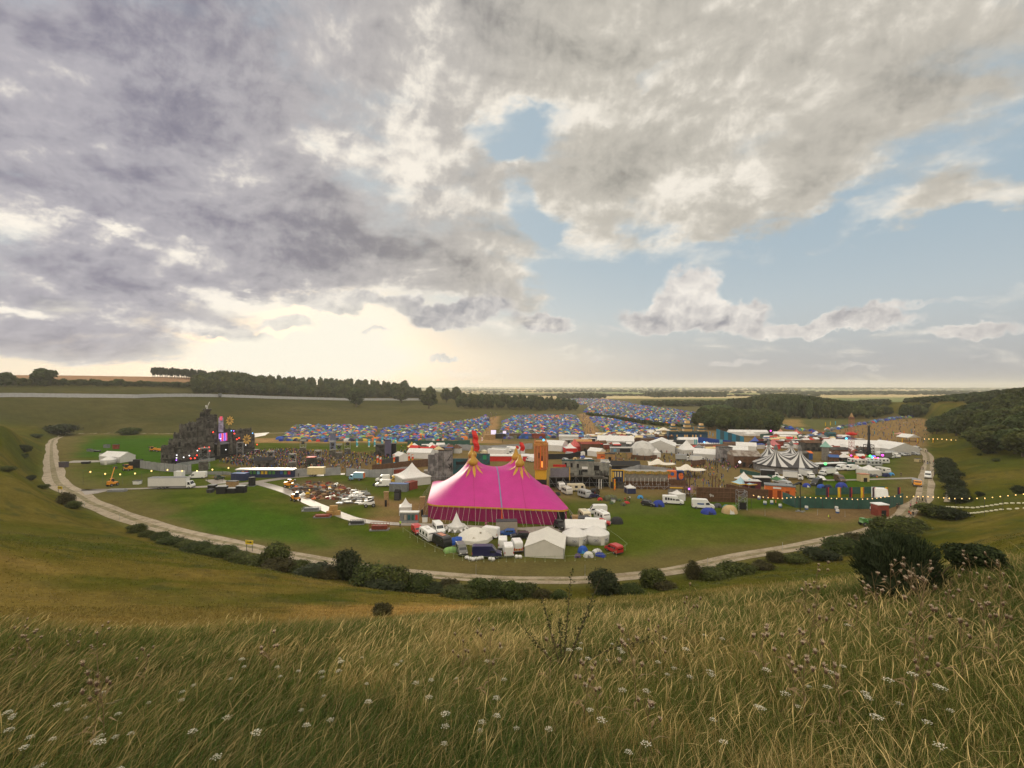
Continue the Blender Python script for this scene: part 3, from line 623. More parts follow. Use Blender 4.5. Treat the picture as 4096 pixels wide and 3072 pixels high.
# bushes and scrub
BUSHP = [crown(500 + i, .50, .44, .30, 13, 3400, .030, (((.034, .052, .014), (.080, .100, .028)), ((.046, .060, .016), (.095, .108, .030)), ((.026, .034, .016), (.048, .060, .026)), ((.050, .048, .020), (.090, .080, .030)))[i % 4], fray=1.32) for i in range(6)]
BUSHM = [leafmesh('foliage', b) for b in BUSHP]
def stems():
    b = MB()
    for i in range(9): a = i * .7; b.tube([(.03 * math.cos(a), .03 * math.sin(a), -.1), (.2 * math.cos(a), .2 * math.sin(a), .3), (.34 * math.cos(a), .34 * math.sin(a), .6)], .014, 4, r1=.004)
    return b.mesh('stems', BARK)
STEMS = stems()
def bush(x, y, w, h, label, group=None, k=None, name='bush'):
    g = random.Random(int(x * 31 + y * 17)); h = max(h, .34 * w); t = thing(name, label, 'bush', (x, y, gz(x, y)), g.uniform(0, 6.28), group)
    for nm, me in (('foliage', BUSHM[g.randrange(6) if k is None else k]), ('stems', STEMS)):
        o = link(nm, me, t); o.scale = (w, w, h / .82)
    return t
def ringY(u):
    Y = np.arange(60, 180, .25); X = (u - 2048) / F * Y; sd = poly_sd(ringXY, X, Y); i = np.argmax(sd < 0); return float(Y[i])
def rowlabel(u): return 'low scrub bush in the thicket below the track, left of the pink tent' if u < 1700 else ('scrub bush at the foot of the hill in front of the van camp' if u < 2300 else 'scrub bush along the track below the open green field')
for u, off, wp, hp in [(545,3,70,50),(590,4,80,50),(640,4,100,60),(690,5,110,50),(740,5,110,50),(800,5,120,50),(850,6,110,50),(900,5,110,60),(960,6,120,60),(1030,6,130,60),(1180,5,120,60),(1250,6,150,75),(1320,5,120,80),(1480,5,170,100),(1570,6,180,130),(1660,5,150,110),
                       (1740,5,140,80),(1800,4,130,90),(1860,6,130,80),(1920,5,120,100),(1990,4,120,80),(2050,5,120,100),(2110,4,120,100),(2170,5,110,70),(2235,6,100,60),(2520,6,110,60),(2660,6,100,50),(2850,5,140,45),(2950,6,150,50),(3050,6,130,50),(3180,5,140,50),(3280,6,140,55),(3370,5,160,80),(3450,5,150,70),(3640,5,130,70),(780,8,130,45),(1110,8,150,50),(1540,9,160,60),(1830,8,140,50)]:
    Y = ringY(u) - off * 1.1; x = (u - 2048) / F * Y; q = (.5 + .4 * abs(math.sin(u * 1.3))) * (1 if 1330 < u < 1720 else .8); bush(x, Y, wp * Y / F * (.95 if q > .6 else .72), hp * Y / F * q, rowlabel(u), 'scrub along the near side of the track')
for u, v, off, wp, hp, lb, k in [(1100,0,4,120,105,'upright bush rising above the thicket by the yellow sign, left of the round dark bush',1), (1392,0,4,105,120,'tall round dark bush standing clear of the thicket, lower left',2), (2420,0,4,132,92,'solid dark dome shaped bush beside the pale track right of the van camp',2),
                                 (2604,0,4,100,84,'rounded olive bush right of the dark dome shaped bush',1), (2770,0,3,66,74,'open twiggy shrub with brown tinge by the track',3), (3098,0,3,72,44,'brown tinged shrub at the track bend below the field',3), (3560,0,6,170,95,'bushy thicket at the right track bend above the big gorse',1)]:
    Y = ringY(u) - off; x = (u - 2048) / F * Y; bush(x, Y, wp * Y / F, hp * Y / F, lb, None, k)
for u, v, wp, hp, lb, k in [(1530,2462,86,52,'grey green bush alone on the straw coloured slope',3), (97,1808,56,32,'larger dark bush on the left slope beside the track',2), (97,1830,30,18,'small bush just below the larger bush on the left slope',0), (25,1885,66,26,'low bush at the far left edge beside the track',1), (122,1922,36,24,'round bush left of the track bend',2), (171,1955,40,22,'bush touching the left track edge',1), (144,1750,50,16,'low bush near the hollow left of the track',0),
                         (238,1735,120,42,'wide dark hedge bush at the back left corner of the track',2), (262,2020,64,56,'brown leaved bush beside the yellow sign',3), (292,2034,60,38,'bush right of the brown leaved bush by the track',1), (520,1738,90,16,'low scrub at the foot of the far slope behind the bright field',0),
                         (3920,1985,30,22,'small dark bush on the right meadow',2), (4078,1975,50,36,'dark bush at the right edge of the meadow',2), (3985,1846,28,15,'low bush high on the right meadow below the wood',0), (3955,1815,40,18,'flat bush near the upper festoon lights',2), (3917,1822,18,14,'tiny bush beside the flat bush on the right meadow',1),
                         (3742,2066,120,60,'scrub beside the walkers on the right track',1), (3800,2075,110,52,'scrub right of the walkers at the sandbag line',2)]:
    x, y, z = at(u, v); bush(x, y, wp * y / F, hp * y / F, lb, None, k)
for u, v, wp, hp in [(3772,1862,60,36),(3780,1885,74,48),(3800,1920,84,54),(3812,1950,80,50),(3830,1985,84,48),(3795,1900,60,40),(3840,2010,90,44)]:
    x, y, z = at(u, v); bush(x, y, wp * y / F, hp * y / F, 'dark scrub in the long thicket beside the right hand track', 'thicket beside the right hand track', 2)
def big_bush():
    x, y, z = at(3625, 2400); s = y / F
    t = thing('gorse_bush', 'big dark spiky gorse bush on the brow at right', 'bush', (x, y, z))
    w, h = 380 * s, 275 * s
    V, Q, C = crown(900, w * .5, h * .52, h * .42, 16, 15000, w * .0155, ((.018, .028, .014), (.050, .064, .028)), core=.86, spiky=.9); link('foliage', leafmesh('foliage', (V, Q, C)), t)
    o = link('stems', STEMS, t); o.scale = (w, w, h)
    x, y, z = at(3905, 2312); s = y / F; t = thing('bramble_bush', 'dark leafy bush behind the big gorse, at the right', 'bush', (x, y, z)); w, h = 235 * s, 165 * s
    V, Q, C = crown(901, w * .5, h * .5, h * .42, 13, 8000, w * .020, ((.018, .028, .012), (.050, .066, .026)), core=.8); link('foliage', leafmesh('foliage', (V, Q, C)), t)
    o = link('stems', STEMS, t); o.scale = (w, w, h)
big_bush()
# ------------------------------------------------------------------ the long grass of the near slope
GRASS = mat('grass_blades', (1, 1, 1), .8, attr='col', var=0, spec=.15, trans=.25)
def ribbon(P, Wd, side):
    """P (n,k,3) centre lines, Wd (n,k) half widths, side (n,3) -> V, Q"""
    n, k, _ = P.shape; V = np.stack([P - side[:, None, :] * Wd[..., None], P + side[:, None, :] * Wd[..., None]], 2).reshape(n * k * 2, 3)
    b = (np.arange(n) * k * 2)[:, None] + (np.arange(k - 1) * 2)[None, :]
    Q = np.stack([b, b + 1, b + 3, b + 2], -1).reshape(-1, 4); return V, Q
def pick(n, seed, r0, r1, ang, p):
    g = np.random.default_rng(seed); t = g.random(n); e = 1 - p; r = (r0 ** e + (r1 ** e - r0 ** e) * t) ** (1 / e); a = g.uniform(-ang, ang, n)
    return g, r * np.sin(a), r * np.cos(a), r
def outside(x, y): return poly_sd(ringXY, x, y) > 2.5
def streak(x, y): return fbm(x * .55 + y * .25 + 40, y * .16 - x * .06 + 9, 4)
def meadow():
    parts = []
    def blades(n, seed, r0, r1, ang, p, hh, wpx, k, straw):
        g, x, y, r = pick(n, seed, r0, r1, R(ang), p); m = outside(x, y); x, y, r = x[m], y[m], r[m]; n = len(x); z = gzn(x, y)
        s = streak(x, y); h = g.uniform(*hh, n) * (.7 + .6 * s) * np.where(r > 45, .7, 1)
        az = g.normal(.15, 1.0, n) if straw else g.uniform(-3.1, 3.1, n) * .75
        lean = (g.uniform(.25, .75, n) if straw else g.uniform(.15, 1.0, n)) * h
        d = np.stack([np.cos(az), np.sin(az), np.zeros(n)], 1); t = np.linspace(0, 1, k)[None, :]
        P = np.stack([x[:, None] + d[:, :1] * lean[:, None] * t ** 2, y[:, None] + d[:, 1:2] * lean[:, None] * t ** 2, z[:, None] - .03 + h[:, None] * (t - .22 * t ** 3)], -1)
        w = np.maximum(.0022, r * wpx / 483 * .5) * g.uniform(.7, 1.3, n); prof = np.interp(np.linspace(0, 1, k), [0, .35, .8, 1], [.8, 1, .7, .12])
        if straw: prof = np.interp(np.linspace(0, 1, k), [0, .72, .80, .92, 1], [.34, .26, 1.15, 1.0, .15])
        a2 = g.uniform(0, 6.28, n); side = np.stack([np.cos(a2) * .9, np.sin(a2) * .35, g.uniform(-.2, .2, n)], 1)
        if straw: P[:, :, :2] += (g.normal(size=(n, k, 2)) * .006 * np.linspace(0, 1, k)[None, :, None])
        V, Q = ribbon(P, w[:, None] * prof[None, :], side)
        gc = ground_colour(x, y, z); rr = g.random(n)[:, None]
        gp = fbm(x * .22 + 60, y * .22 + 20, 4)[:, None]; sp = np.where(rr < .62, np.array([.060, .086, .020]), np.where(rr < .90, np.array([.098, .112, .027]), np.array([.22, .165, .060])))
        sp = np.where((s[:, None] > .58) & (rr > .45), np.array([.26, .19, .070]), sp); sp = np.where((gp > .50) & (rr < .88), np.array([.036, .066, .014]), sp)
        if straw: sp = np.array([.42, .32, .145]) * g.uniform(.45, 1.3, n)[:, None] * np.where(gp > .52, .55, 1)
        fk = sstep(r + 14 * (s - .5), 9, 42)[:, None]; c = (sp * (1.02 - .88 * fk) + gc * (.36 + 1.0 * fk)) * g.uniform(.7, 1.25, n)[:, None]; parts.append((V, Q, np.repeat(c, k * 2, 0)))
    blades(250000, 1, .9, 14, 52, .25, (.18, .44), .66, 4, False)
    blades(180000, 2, 10, 60, 50, .35, (.2, .42), .7, 4, False)
    blades(60000, 3, 40, 125, 50, .2, (.2, .42), .8, 3, False)
    blades(17000, 4, 1.3, 12, 52, .2, (.40, .68), .7, 7, True)
    blades(26000, 5, 8, 50, 50, .3, (.38, .62), .55, 6, True)
    blades(9000, 6, .9, 9, 52, .25, (.08, .2), 2.6, 4, False)
    n = 0; Vs = []; Qs = []; Cs = []
    for V, Q, C in parts: Vs.append(V); Qs.append(Q + n); Cs.append(C); n += len(V)
    o = link('grass', npmesh('grass', np.concatenate(Vs), np.concatenate(Qs), GRASS, np.concatenate(Cs))); tag(o, 'long wind bent meadow grass with straw coloured seed heads', 'grass', kind='stuff')
meadow()
PETAL = mat('white_petal', (.62, .60, .50), .8, .1, 30, trans=.2); STALK = mat('green_stalk', (.085, .090, .030), .8, .2, 20); DRYST = mat('dry_stalk', (.15, .105, .050), .9, .2, 20)
FLUFF = mat('thistle_down', (.50, .40, .30), .95, .25, 40, trans=.2); BURR = mat('thistle_burr', (.095, .060, .036), .95, .3, 40)
def flower_protos():
    out = []
    for s in range(4):
        g = random.Random(s); st = MB(); hd = MB(); h = .50 + .07 * s; top = (.06, 0, h)
        st.tube([(0, 0, -.05), (.01, .01, h * .5), (.05, 0, h * .86)], .0022, 4)
        for i in range(15):
            a = i * 2.4; r = .045 * math.sqrt((i + .3) / 15) * (1 + .2 * g.random()); x, y, z = .06 + r * math.cos(a), r * math.sin(a), h + .006 - r * r * 5
            st.tube([(.05, 0, h * .86), (x, y, z - .002)], .0008, 3)
            for k in range(5):
                px, py = x + g.uniform(-.008, .008), y + g.uniform(-.008, .008); q = .0040; t = g.uniform(0, 3)
                hd.add([(px + q * math.cos(t + 1.257 * j), py + q * math.sin(t + 1.257 * j), z + g.uniform(0, .004)) for j in range(5)], [(0, 1, 2, 3, 4)])
        for i in range(4): a = i * 1.6; z = h * (.15 + .15 * i); st.tube([(.01, 0, z), (.05 * math.cos(a), .05 * math.sin(a), z + .05), (.10 * math.cos(a), .10 * math.sin(a), z + .05)], .0025, 3, r1=.0006)
        out.append((st.mesh('stem', STALK), hd.mesh('flower_head', PETAL)))
    return out
def thistle_protos():
    out = []
    for s in range(3):
        g = random.Random(40 + s); st = MB(); heads = []; h = .55 + .1 * s; st.tube([(0, 0, -.05), (.02, 0, h * .5), (.08, .01, h)], .0035, 5, r1=.002)
        for i in range(5 + s):
            a = g.uniform(0, 6.28); z0 = h * g.uniform(.55, .95); l = g.uniform(.05, .13); x, y, z = .05 + l * math.cos(a), l * math.sin(a), z0 + l * .8
            st.tube([(.045, 0, z0 - .04), (.045 + (x - .045) * .5, y * .5, z0 + l * .3), (x, y, z)], .0018, 4)
            bu = MB(); heads.append(bu); bu.lathe([(.003, z - .004), (.010, z + .004), (.011, z + .012), (.006, z + .02)], 7, x, y)
            for k in range(26):
                b = g.uniform(0, 6.28); e = g.uniform(.2, 1.3); d = Vector((math.cos(b) * math.cos(e), math.sin(b) * math.cos(e), math.sin(e))); p = Vector((x, y, z + .016)); q = d.cross(Vector((.3, .5, .8))).normalized() * .0018
                tp = p + d * g.uniform(.012, .024); bu.add([p - q * .4, p + q * .4, tp + q, tp - q], [(0, 1, 2, 3)], 1)
        for i in range(6): a = i * 1.1; z = h * (.12 + .1 * i); st.add([(.02, 0, z), (.02 + .06 * math.cos(a - .15), .06 * math.sin(a - .15), z + .035), (.02 + .14 * math.cos(a), .14 * math.sin(a), z + .02), (.02 + .06 * math.cos(a + .15), .06 * math.sin(a + .15), z + .03)], [(0, 1, 2, 3)])
        out.append([st.mesh('stem', DRYST)] + [q.mesh('seed_head', [BURR, FLUFF]) for q in heads])
    return out
def flowers():
    UM = flower_protos(); TH = thistle_protos(); g = random.Random(77)
    for i in range(290):
        r = 1.7 + 6.5 * g.random() ** 1.2; a = R(-48) + R(96) * g.random() ** 1.35; x, y = r * math.sin(a), r * math.cos(a)
        if fbm(np.array([x * .9 + 5]), np.array([y * .9]), 3)[0] < .42: continue
        t = thing('wild_carrot', 'white umbel flower standing in the long grass near the camera', 'flower', (x, y, gz(x, y)), g.uniform(-.6, .6), 'white umbel flowers in the near grass'); st, hd = UM[g.randrange(4)]
        s = g.uniform(.55, .9); t.scale = (s, s, s); link('stem', st, t); link('flower_head', hd, t)
    spots = [(2610,3052),(3370,3000),(3180,2900),(3060,2820),(3230,2750),(3700,2790),(3950,2800),(3990,2850),(3560,2620),(3480,2610),(3640,2610),(3700,2620),(3600,2570),(3780,2690),(3900,2630),(2190,2730),(1850,2730),(1950,2790),(2330,2880),(2400,2900),(2550,2890),(3220,2960),(3640,2960),(3650,2810),(370,2880),(420,2890),(60,2620),(140,2615),(280,2580),(390,2620),(570,2650),(1085,2660),(3260,2520),(3220,2500),(2740,2620),(2640,2760),(3420,2700),(3520,2660),(4010,2700),(3850,2880)]
    for k, (u, v) in enumerate(spots):
        r = (v - V0) / F; Y = max(1.15, (CH - .62 - 32.6) / max(.2, r - .335)); Y = min(Y, 9); x = (u - 2048) / F * Y
        t = thing('thistle', 'dried thistle with pale fluffy seed heads in the long grass near the camera', 'thistle', (x, Y, gz(x, Y)), g.uniform(0, 6.28), 'seeding thistles in the near grass'); q = TH[k % 3]; s = g.uniform(1.1, 1.6); t.scale = (s, s, s)
        for j, me in enumerate(q): link('seed_head' if j else 'stem', me, t)
    # young hawthorn with bare arching shoots in the middle of the near slope
    x, y, z = at(2250, 2700); t = thing('hawthorn_sapling', 'spiny young hawthorn with long dark arching shoots in the near grass', 'shrub', (x, y, z)); b = MB(); L = []
    s = y / F
    for tip in [(-90,-330),(40,-400),(150,-380),(-10,-200),(330,-150),(520,-110),(-140,-140),(230,-60),(120,-230),(420,-20)]:
        w = Vector((tip[0] * s, g.uniform(-.35, .35), -tip[1] * s * 1.0)); pts = [Vector((0, 0, -.05)).lerp(w, k / 9) + Vector((0, 0, .12 * math.sin(k / 9 * 3.1) * (1 if tip[0] > 200 else .3))) for k in range(10)]; b.tube(pts, .009, 4, r1=.003)
        for k in range(1, 10):
            for q in range(9): L.append(pts[k].lerp(pts[k - 1], g.random()) + Vector([g.gauss(0, .018) for _ in range(3)]))
            e = pts[k] + Vector((g.uniform(-.12, .12), g.uniform(-.1, .1), g.uniform(.02, .14))); b.tube([pts[k], e], .002, 3)
            for q in range(4): L.append(pts[k].lerp(e, g.random()) + Vector([g.gauss(0, .01) for _ in range(3)]))
    b.build('branches', BARK, t); m = MB()
    for p in L:
        d = Vector([g.gauss(0, 1) for _ in range(3)]).normalized(); e = d.cross(Vector((.2, .9, .4))).normalized(); q = g.uniform(.011, .024); m.add([p - d * q, p + e * q * .7, p + d * q, p - e * q * .7], [(0, 1, 2, 3)])
    m.build('leaves', mat('hawthorn_leaf', (.050, .060, .022), .8, .35, 9, trans=.2), t)
flowers()
# ------------------------------------------------------------------ tents, stages and festival buildings
def cloth(name, col, rough=.6, var=.07, sc=.8, spec=.35, trans=.12): return mat(name, col, rough, var, sc, spec=spec, trans=trans)
WHITE = cloth('white_pvc', (.70, .69, .68)); OFFW = cloth('grey_white_pvc', (.56, .55, .53)); CANVAS = cloth('cream_canvas', (.68, .66, .61), .85)
PINK = cloth('pink_pvc', (.46, .018, .225), .55, .10, .35, .35, .08); MAGENTA = cloth('magenta_wall', (.26, .012, .095), .75); GOLD = cloth('gold_pvc', (.55, .30, .035), .5)
RED = cloth('red_fabric', (.55, .025, .02)); BLACK = mat('black_panel', (.012, .012, .014), .7, .2); DARK = mat('dark_steel', (.045, .045, .05), .6, .3); STEEL = mat('galvanised_steel', (.33, .34, .36), .45, .2, 2, metal=.6)
ROPE = mat('rope', (.42, .36, .33), .9, .2); BLUEL = cloth('blue_webbing', (.16, .20, .36)); HOARD = mat('steel_hoarding', (.30, .305, .32), .55, .25, .35, metal=.2); WOODB = mat('brown_boards', (.105, .056, .032), .9, .4, 1.2); WOODG = mat('grey_boards', (.20, .185, .165), .9, .4, 1.5)
TIMB = mat('raw_timber', (.30, .19, .09), .9, .3, 2); GREENF = mat('green_netting', (.030, .085, .070), .85, .25, .6); ORANGE = mat('orange_paint', (.62, .145, .030), .7, .15, 1.5); NAVY = mat('navy_paint', (.022, .030, .085), .6, .2); TEAL = mat('teal_paint', (.015, .10, .12), .7, .4, .5, c2=(.03, .05, .06)); RUST = mat('rust_red_paint', (.21, .045, .028), .75, .35, 1.2)
CBLUE = mat('container_blue', (.035, .09, .26), .6, .25); CGREY = mat('container_grey', (.17, .18, .19), .6, .3, 1.3); CREAM = mat('cream_paint', (.55, .45, .25), .6, .12, 1); ROCK = mat('painted_rock', (.25, .235, .24), .9, .5, .45, c2=(.10, .095, .10)); BEIGE = mat('beige_paint', (.33, .29, .24), .7, .12)
SOOT = mat('dark_set_boards', (.030, .028, .026), .9, .6, .55, c2=(.080, .074, .066)); SOOTL = mat('worn_set_boards', (.12, .112, .10), .9, .5, .7, c2=(.06, .056, .05)); SKYB = mat('sky_blue_paint', (.10, .27, .42), .6, .2); YEL = mat('yellow_paint', (.62, .38, .03), .6, .15)
GLASSD = mat('dark_window', (.02, .024, .03), .15, .1, spec=.6)
def lamp(name, col, e): return mat('lamp_' + name, col, var=0, emit=e)
def pos(u, v, dy=0.0): x, y, _ = fl(u, v); y2 = y + dy; return ((u - 2048) / F * y2, y2, 0.0)
def membrane(nx, ny, inside, masts, eave, it=2500):
    """a stretched skin: fixed at the eave and at the mast heads, relaxed in between"""
    H = np.full((nx, ny), eave); fix = ~inside
    for (i, j, r, h) in masts:
        ii, jj = np.meshgrid(np.arange(nx), np.arange(ny), indexing='ij'); m = (ii - i) ** 2 + (jj - j) ** 2 <= r * r; H[m] = h; fix |= m
    free = ~fix; free[[0, -1], :] = False; free[:, [0, -1]] = False; H[~fix] = eave + 3
    for _ in range(it):
        A = .25 * (np.roll(H, 1, 0) + np.roll(H, -1, 0) + np.roll(H, 1, 1) + np.roll(H, -1, 1)); H = np.where(free, A, H)
    return H
def flagmesh(w, h, m, name, parent, base, n=6):
    b = MB(); vs = []
    for i in range(n + 1):
        t = i / n; dx = .12 * w * math.sin(t * 5); vs += [(dx, .16 * w * math.sin(t * 7), h * t), (dx + w * (.75 + .25 * math.sin(t * 3)), .25 * w * math.sin(t * 7 + 1), h * t - .12 * h)]
    b.add(vs, [(2 * i, 2 * i + 1, 2 * i + 3, 2 * i + 2) for i in range(n)]); o = b.build(name, m, parent); o.location = base; return o
def pink_bigtop():
    FL, ex, ey = Vector((-22.5, 127, 0)), Vector((37.2, -6.2, 0)), Vector((-3.6, 32.6, 0)); W_, D_ = ex.length, ey.length; a = ex.normalized(); d = ey.normalized()
    root = thing('big_top', 'huge pink four masted big top with magenta walls and gold trim', 'circus tent', FL)
    nx, ny = 84, 74; EV = 3.85
    S, T = np.meshgrid(np.linspace(0, 1, nx), np.linspace(0, 1, ny), indexing='ij'); rc = 3.2; px, py = S * W_, T * D_
    qx = np.maximum(np.abs(px - W_ / 2) - (W_ / 2 - rc), 0); qy = np.maximum(np.abs(py - D_ / 2) - (D_ / 2 - rc), 0); ins = np.hypot(qx, qy) < rc - .05
    ms = [(.345, .36, 13.4), (.70, .37, 13.3), (.345, .64, 14.2), (.70, .65, 13.8)]
    H = membrane(nx, ny, ins, [(s * (nx - 1), t * (ny - 1), 2.2, h) for s, t, h in ms], EV)
    # pull corners in to the rounded outline
    cx, cy = px - W_ / 2, py - D_ / 2; k = np.ones_like(px); r = np.hypot(qx, qy); m = r > rc
    fx = np.where(m, np.sign(cx) * ((W_ / 2 - rc) + qx / np.maximum(r, 1e-6) * rc), cx); fy = np.where(m, np.sign(cy) * ((D_ / 2 - rc) + qy / np.maximum(r, 1e-6) * rc), cy)
    LX = (fx + W_ / 2)[..., None] * np.array(a[:]) + (fy + D_ / 2)[..., None] * np.array(d[:]); LX[..., 2] = H
    i = np.arange(nx * ny).reshape(nx, ny); Q = np.stack([i[:-1, :-1], i[1:, :-1], i[1:, 1:], i[:-1, 1:]], -1).reshape(-1, 4)
    link('roof', npmesh('roof', LX.reshape(-1, 3), Q, PINK, smooth=True), root)
    def P(s, t, z=None, off=0.0):
        p = a * (s * W_) + d * (t * D_); h = float(H[int(round(np.clip(s, 0, 1) * (nx - 1))), int(round(np.clip(t, 0, 1) * (ny - 1)))]); 
        fi, fj = np.clip(s, 0, 1) * (nx - 1), np.clip(t, 0, 1) * (ny - 1); i0, j0 = min(int(fi), nx - 2), min(int(fj), ny - 2); u, w = fi - i0, fj - j0
        h = (H[i0, j0] * (1 - u) + H[i0 + 1, j0] * u) * (1 - w) + (H[i0, j0 + 1] * (1 - u) + H[i0 + 1, j0 + 1] * u) * w
        return Vector((p.x, p.y, (h if z is None else z) + off))
    rim = []
    def arc(cx, cy, a0): 
        for q in range(7): t = R(a0 + 15 * q); rim.append(((cx + rc * math.cos(t)), (cy + rc * math.sin(t))))
    arc(rc, rc, 180); arc(W_ - rc, rc, 270); arc(W_ - rc, D_ - rc, 0); arc(rc, D_ - rc, 90)
    w3 = lambda p: a * p[0] + d * p[1]
    dense = []
    for q in range(len(rim)):
        p0, p1 = rim[q], rim[(q + 1) % len(rim)]; L = math.dist(p0, p1); n = max(1, int(L / .8))
        for k in range(n): dense.append((p0[0] + (p1[0] - p0[0]) * k / n, p0[1] + (p1[1] - p0[1]) * k / n))
    b = MB(); n = len(dense)
    for q, p in enumerate(dense): v = w3(p); c = w3((W_ / 2, D_ / 2)); o = (v - c).normalized() * .05; b.v += [(v.x + o.x, v.y + o.y, EV + .06), (v.x + o.x * 1.4, v.y + o.y * 1.4, EV - .34 - .05 * (q % 2))]
    b.f = [(2 * q, 2 * q + 1, 2 * ((q + 1) % n) + 1, 2 * ((q + 1) % n)) for q in range(n)]; b.mi = [0] * n; b.build('roof_edge', GOLD, root)
    door = lambda p: p[1] < 1.0 and .895 < p[0] / W_ < .965
    b = MB(); dr = MB()
    for q in range(n):
        p0, p1 = dense[q], dense[(q + 1) % n]; c = w3((W_ / 2, D_ / 2))
        def pt(p, q, z): v = w3(p); f = .985 + .006 * math.sin(q * 2.1); return (c.x + (v.x - c.x) * f, c.y + (v.y - c.y) * f, z)
        (dr if door(p0) else b).add([pt(p0, q, -.05), pt(p1, q + 1, -.05), pt(p1, q + 1, EV - .1), pt(p0, q, EV - .1)], [(0, 1, 2, 3)])
    b.build('wall', MAGENTA, root, smooth=True); dr.build('entrance', BLACK, root)
    for s, t, h in ms:
        b = MB(); p = P(s, t, 0); b.lathe([(1.15, h - .7), (1.35, h + .1), (1.25, h + .55), (.8, h + 1.1), (.55, h + 1.6), (.38, h + 2.3), (.12, h + 2.9)], 14, p.x, p.y); b.build('mast_cap', mat('gold_cap', (.42, .235, .03), .5, .2, 2), root, smooth=True)
        b = MB()
        for k in range(7):
            an = k / 7 * 6.283 + .35; wd = .31; pts = []
            for rr, ww in ((.9, wd), (1.5, wd), (2.4, .13), (3.2, .004)):
                for sg in (-1, 1): pts.append(P(s + rr * math.cos(an + sg * ww) / W_, t + rr * math.sin(an + sg * ww) / D_, None, .10))
            b.add(pts, [(0, 1, 3, 2), (2, 3, 5, 4), (4, 5, 7, 6)])
        b.build('star_collar', GOLD, root)
    for (s, t, h, fw, fh, z) in [(.345, .36, 13.4, 1.7, 3.3, 4.0), (.345, .64, 14.2, 1.7, 3.6, 4.6), (.70, .37, 13.3, 1.3, 2.4, 4.4), (.70, .65, 13.8, .9, .9, 3.2)]:
        p = P(s, t, h + .6); f = flagmesh(fw, fh, RED, 'flag', root, (p.x, p.y, p.z + z - 1.2)); q = MB(); q.tube([(0, 0, -z + .6), (0, 0, fh)], .06, 5); q.build('flag_pole', DARK, f)
    b = MB(); pts = [P(.535, t, None, .07) for t in np.linspace(0, 1, 40)]; b.v = []; 
    for k, p in enumerate(pts): b.v += [tuple(p - a * .16), tuple(p + a * .16)]
    b.f = [(2 * k, 2 * k + 1, 2 * k + 3, 2 * k + 2) for k in range(39)]; b.mi = [0] * 39; b.build('lacing_strip', BLUEL, root)
    for s0 in (.345, .70):
        b = MB(); pts = [P(s0, t, None, .05) for t in np.linspace(0, .33, 24)]
        for k, p in enumerate(pts): b.v += [tuple(p - a * .035), tuple(p + a * .035)]
        b.f = [(2 * k, 2 * k + 1, 2 * k + 3, 2 * k + 2) for k in range(23)]; b.mi = [0] * 23; b.build('seam', MAGENTA, root)
    k = 0
    for s in np.linspace(.01, .99, 27):
        lean = (.5 - s) * 3.2 * (-1) + math.sin(k * 2.3) * .5; b = MB(); p0 = a * (s * W_) + d * (-.08); p1 = a * (s * W_ + lean * .9) + d * (-3.0 - .4 * math.sin(k)); b.tube([(p0.x, p0.y, EV - .1), (p1.x, p1.y, .02)], .035, 4); b.build('guy_rope', ROPE, root); k += 1
    for t in np.linspace(.06, .94, 12):
        for s, o in ((0, -3.2), (1, 3.2)): b = MB(); p0 = a * (s * W_) + d * (t * D_); p1 = p0 + a * o; b.tube([(p0.x, p0.y, EV - .1), (p1.x, p1.y, .02)], .03, 4); b.build('guy_rope', ROPE, root)
    b = MB(); p0, p1 = P(.535, -.002, EV - .3), P(.535, -.012, 0); b.tube([tuple(p0), tuple(p1)], .10, 6, r1=.22); b.build('orange_strap', mat('orange_fabric', (.75, .13, .03), .7, .1), root)
pink_bigtop()
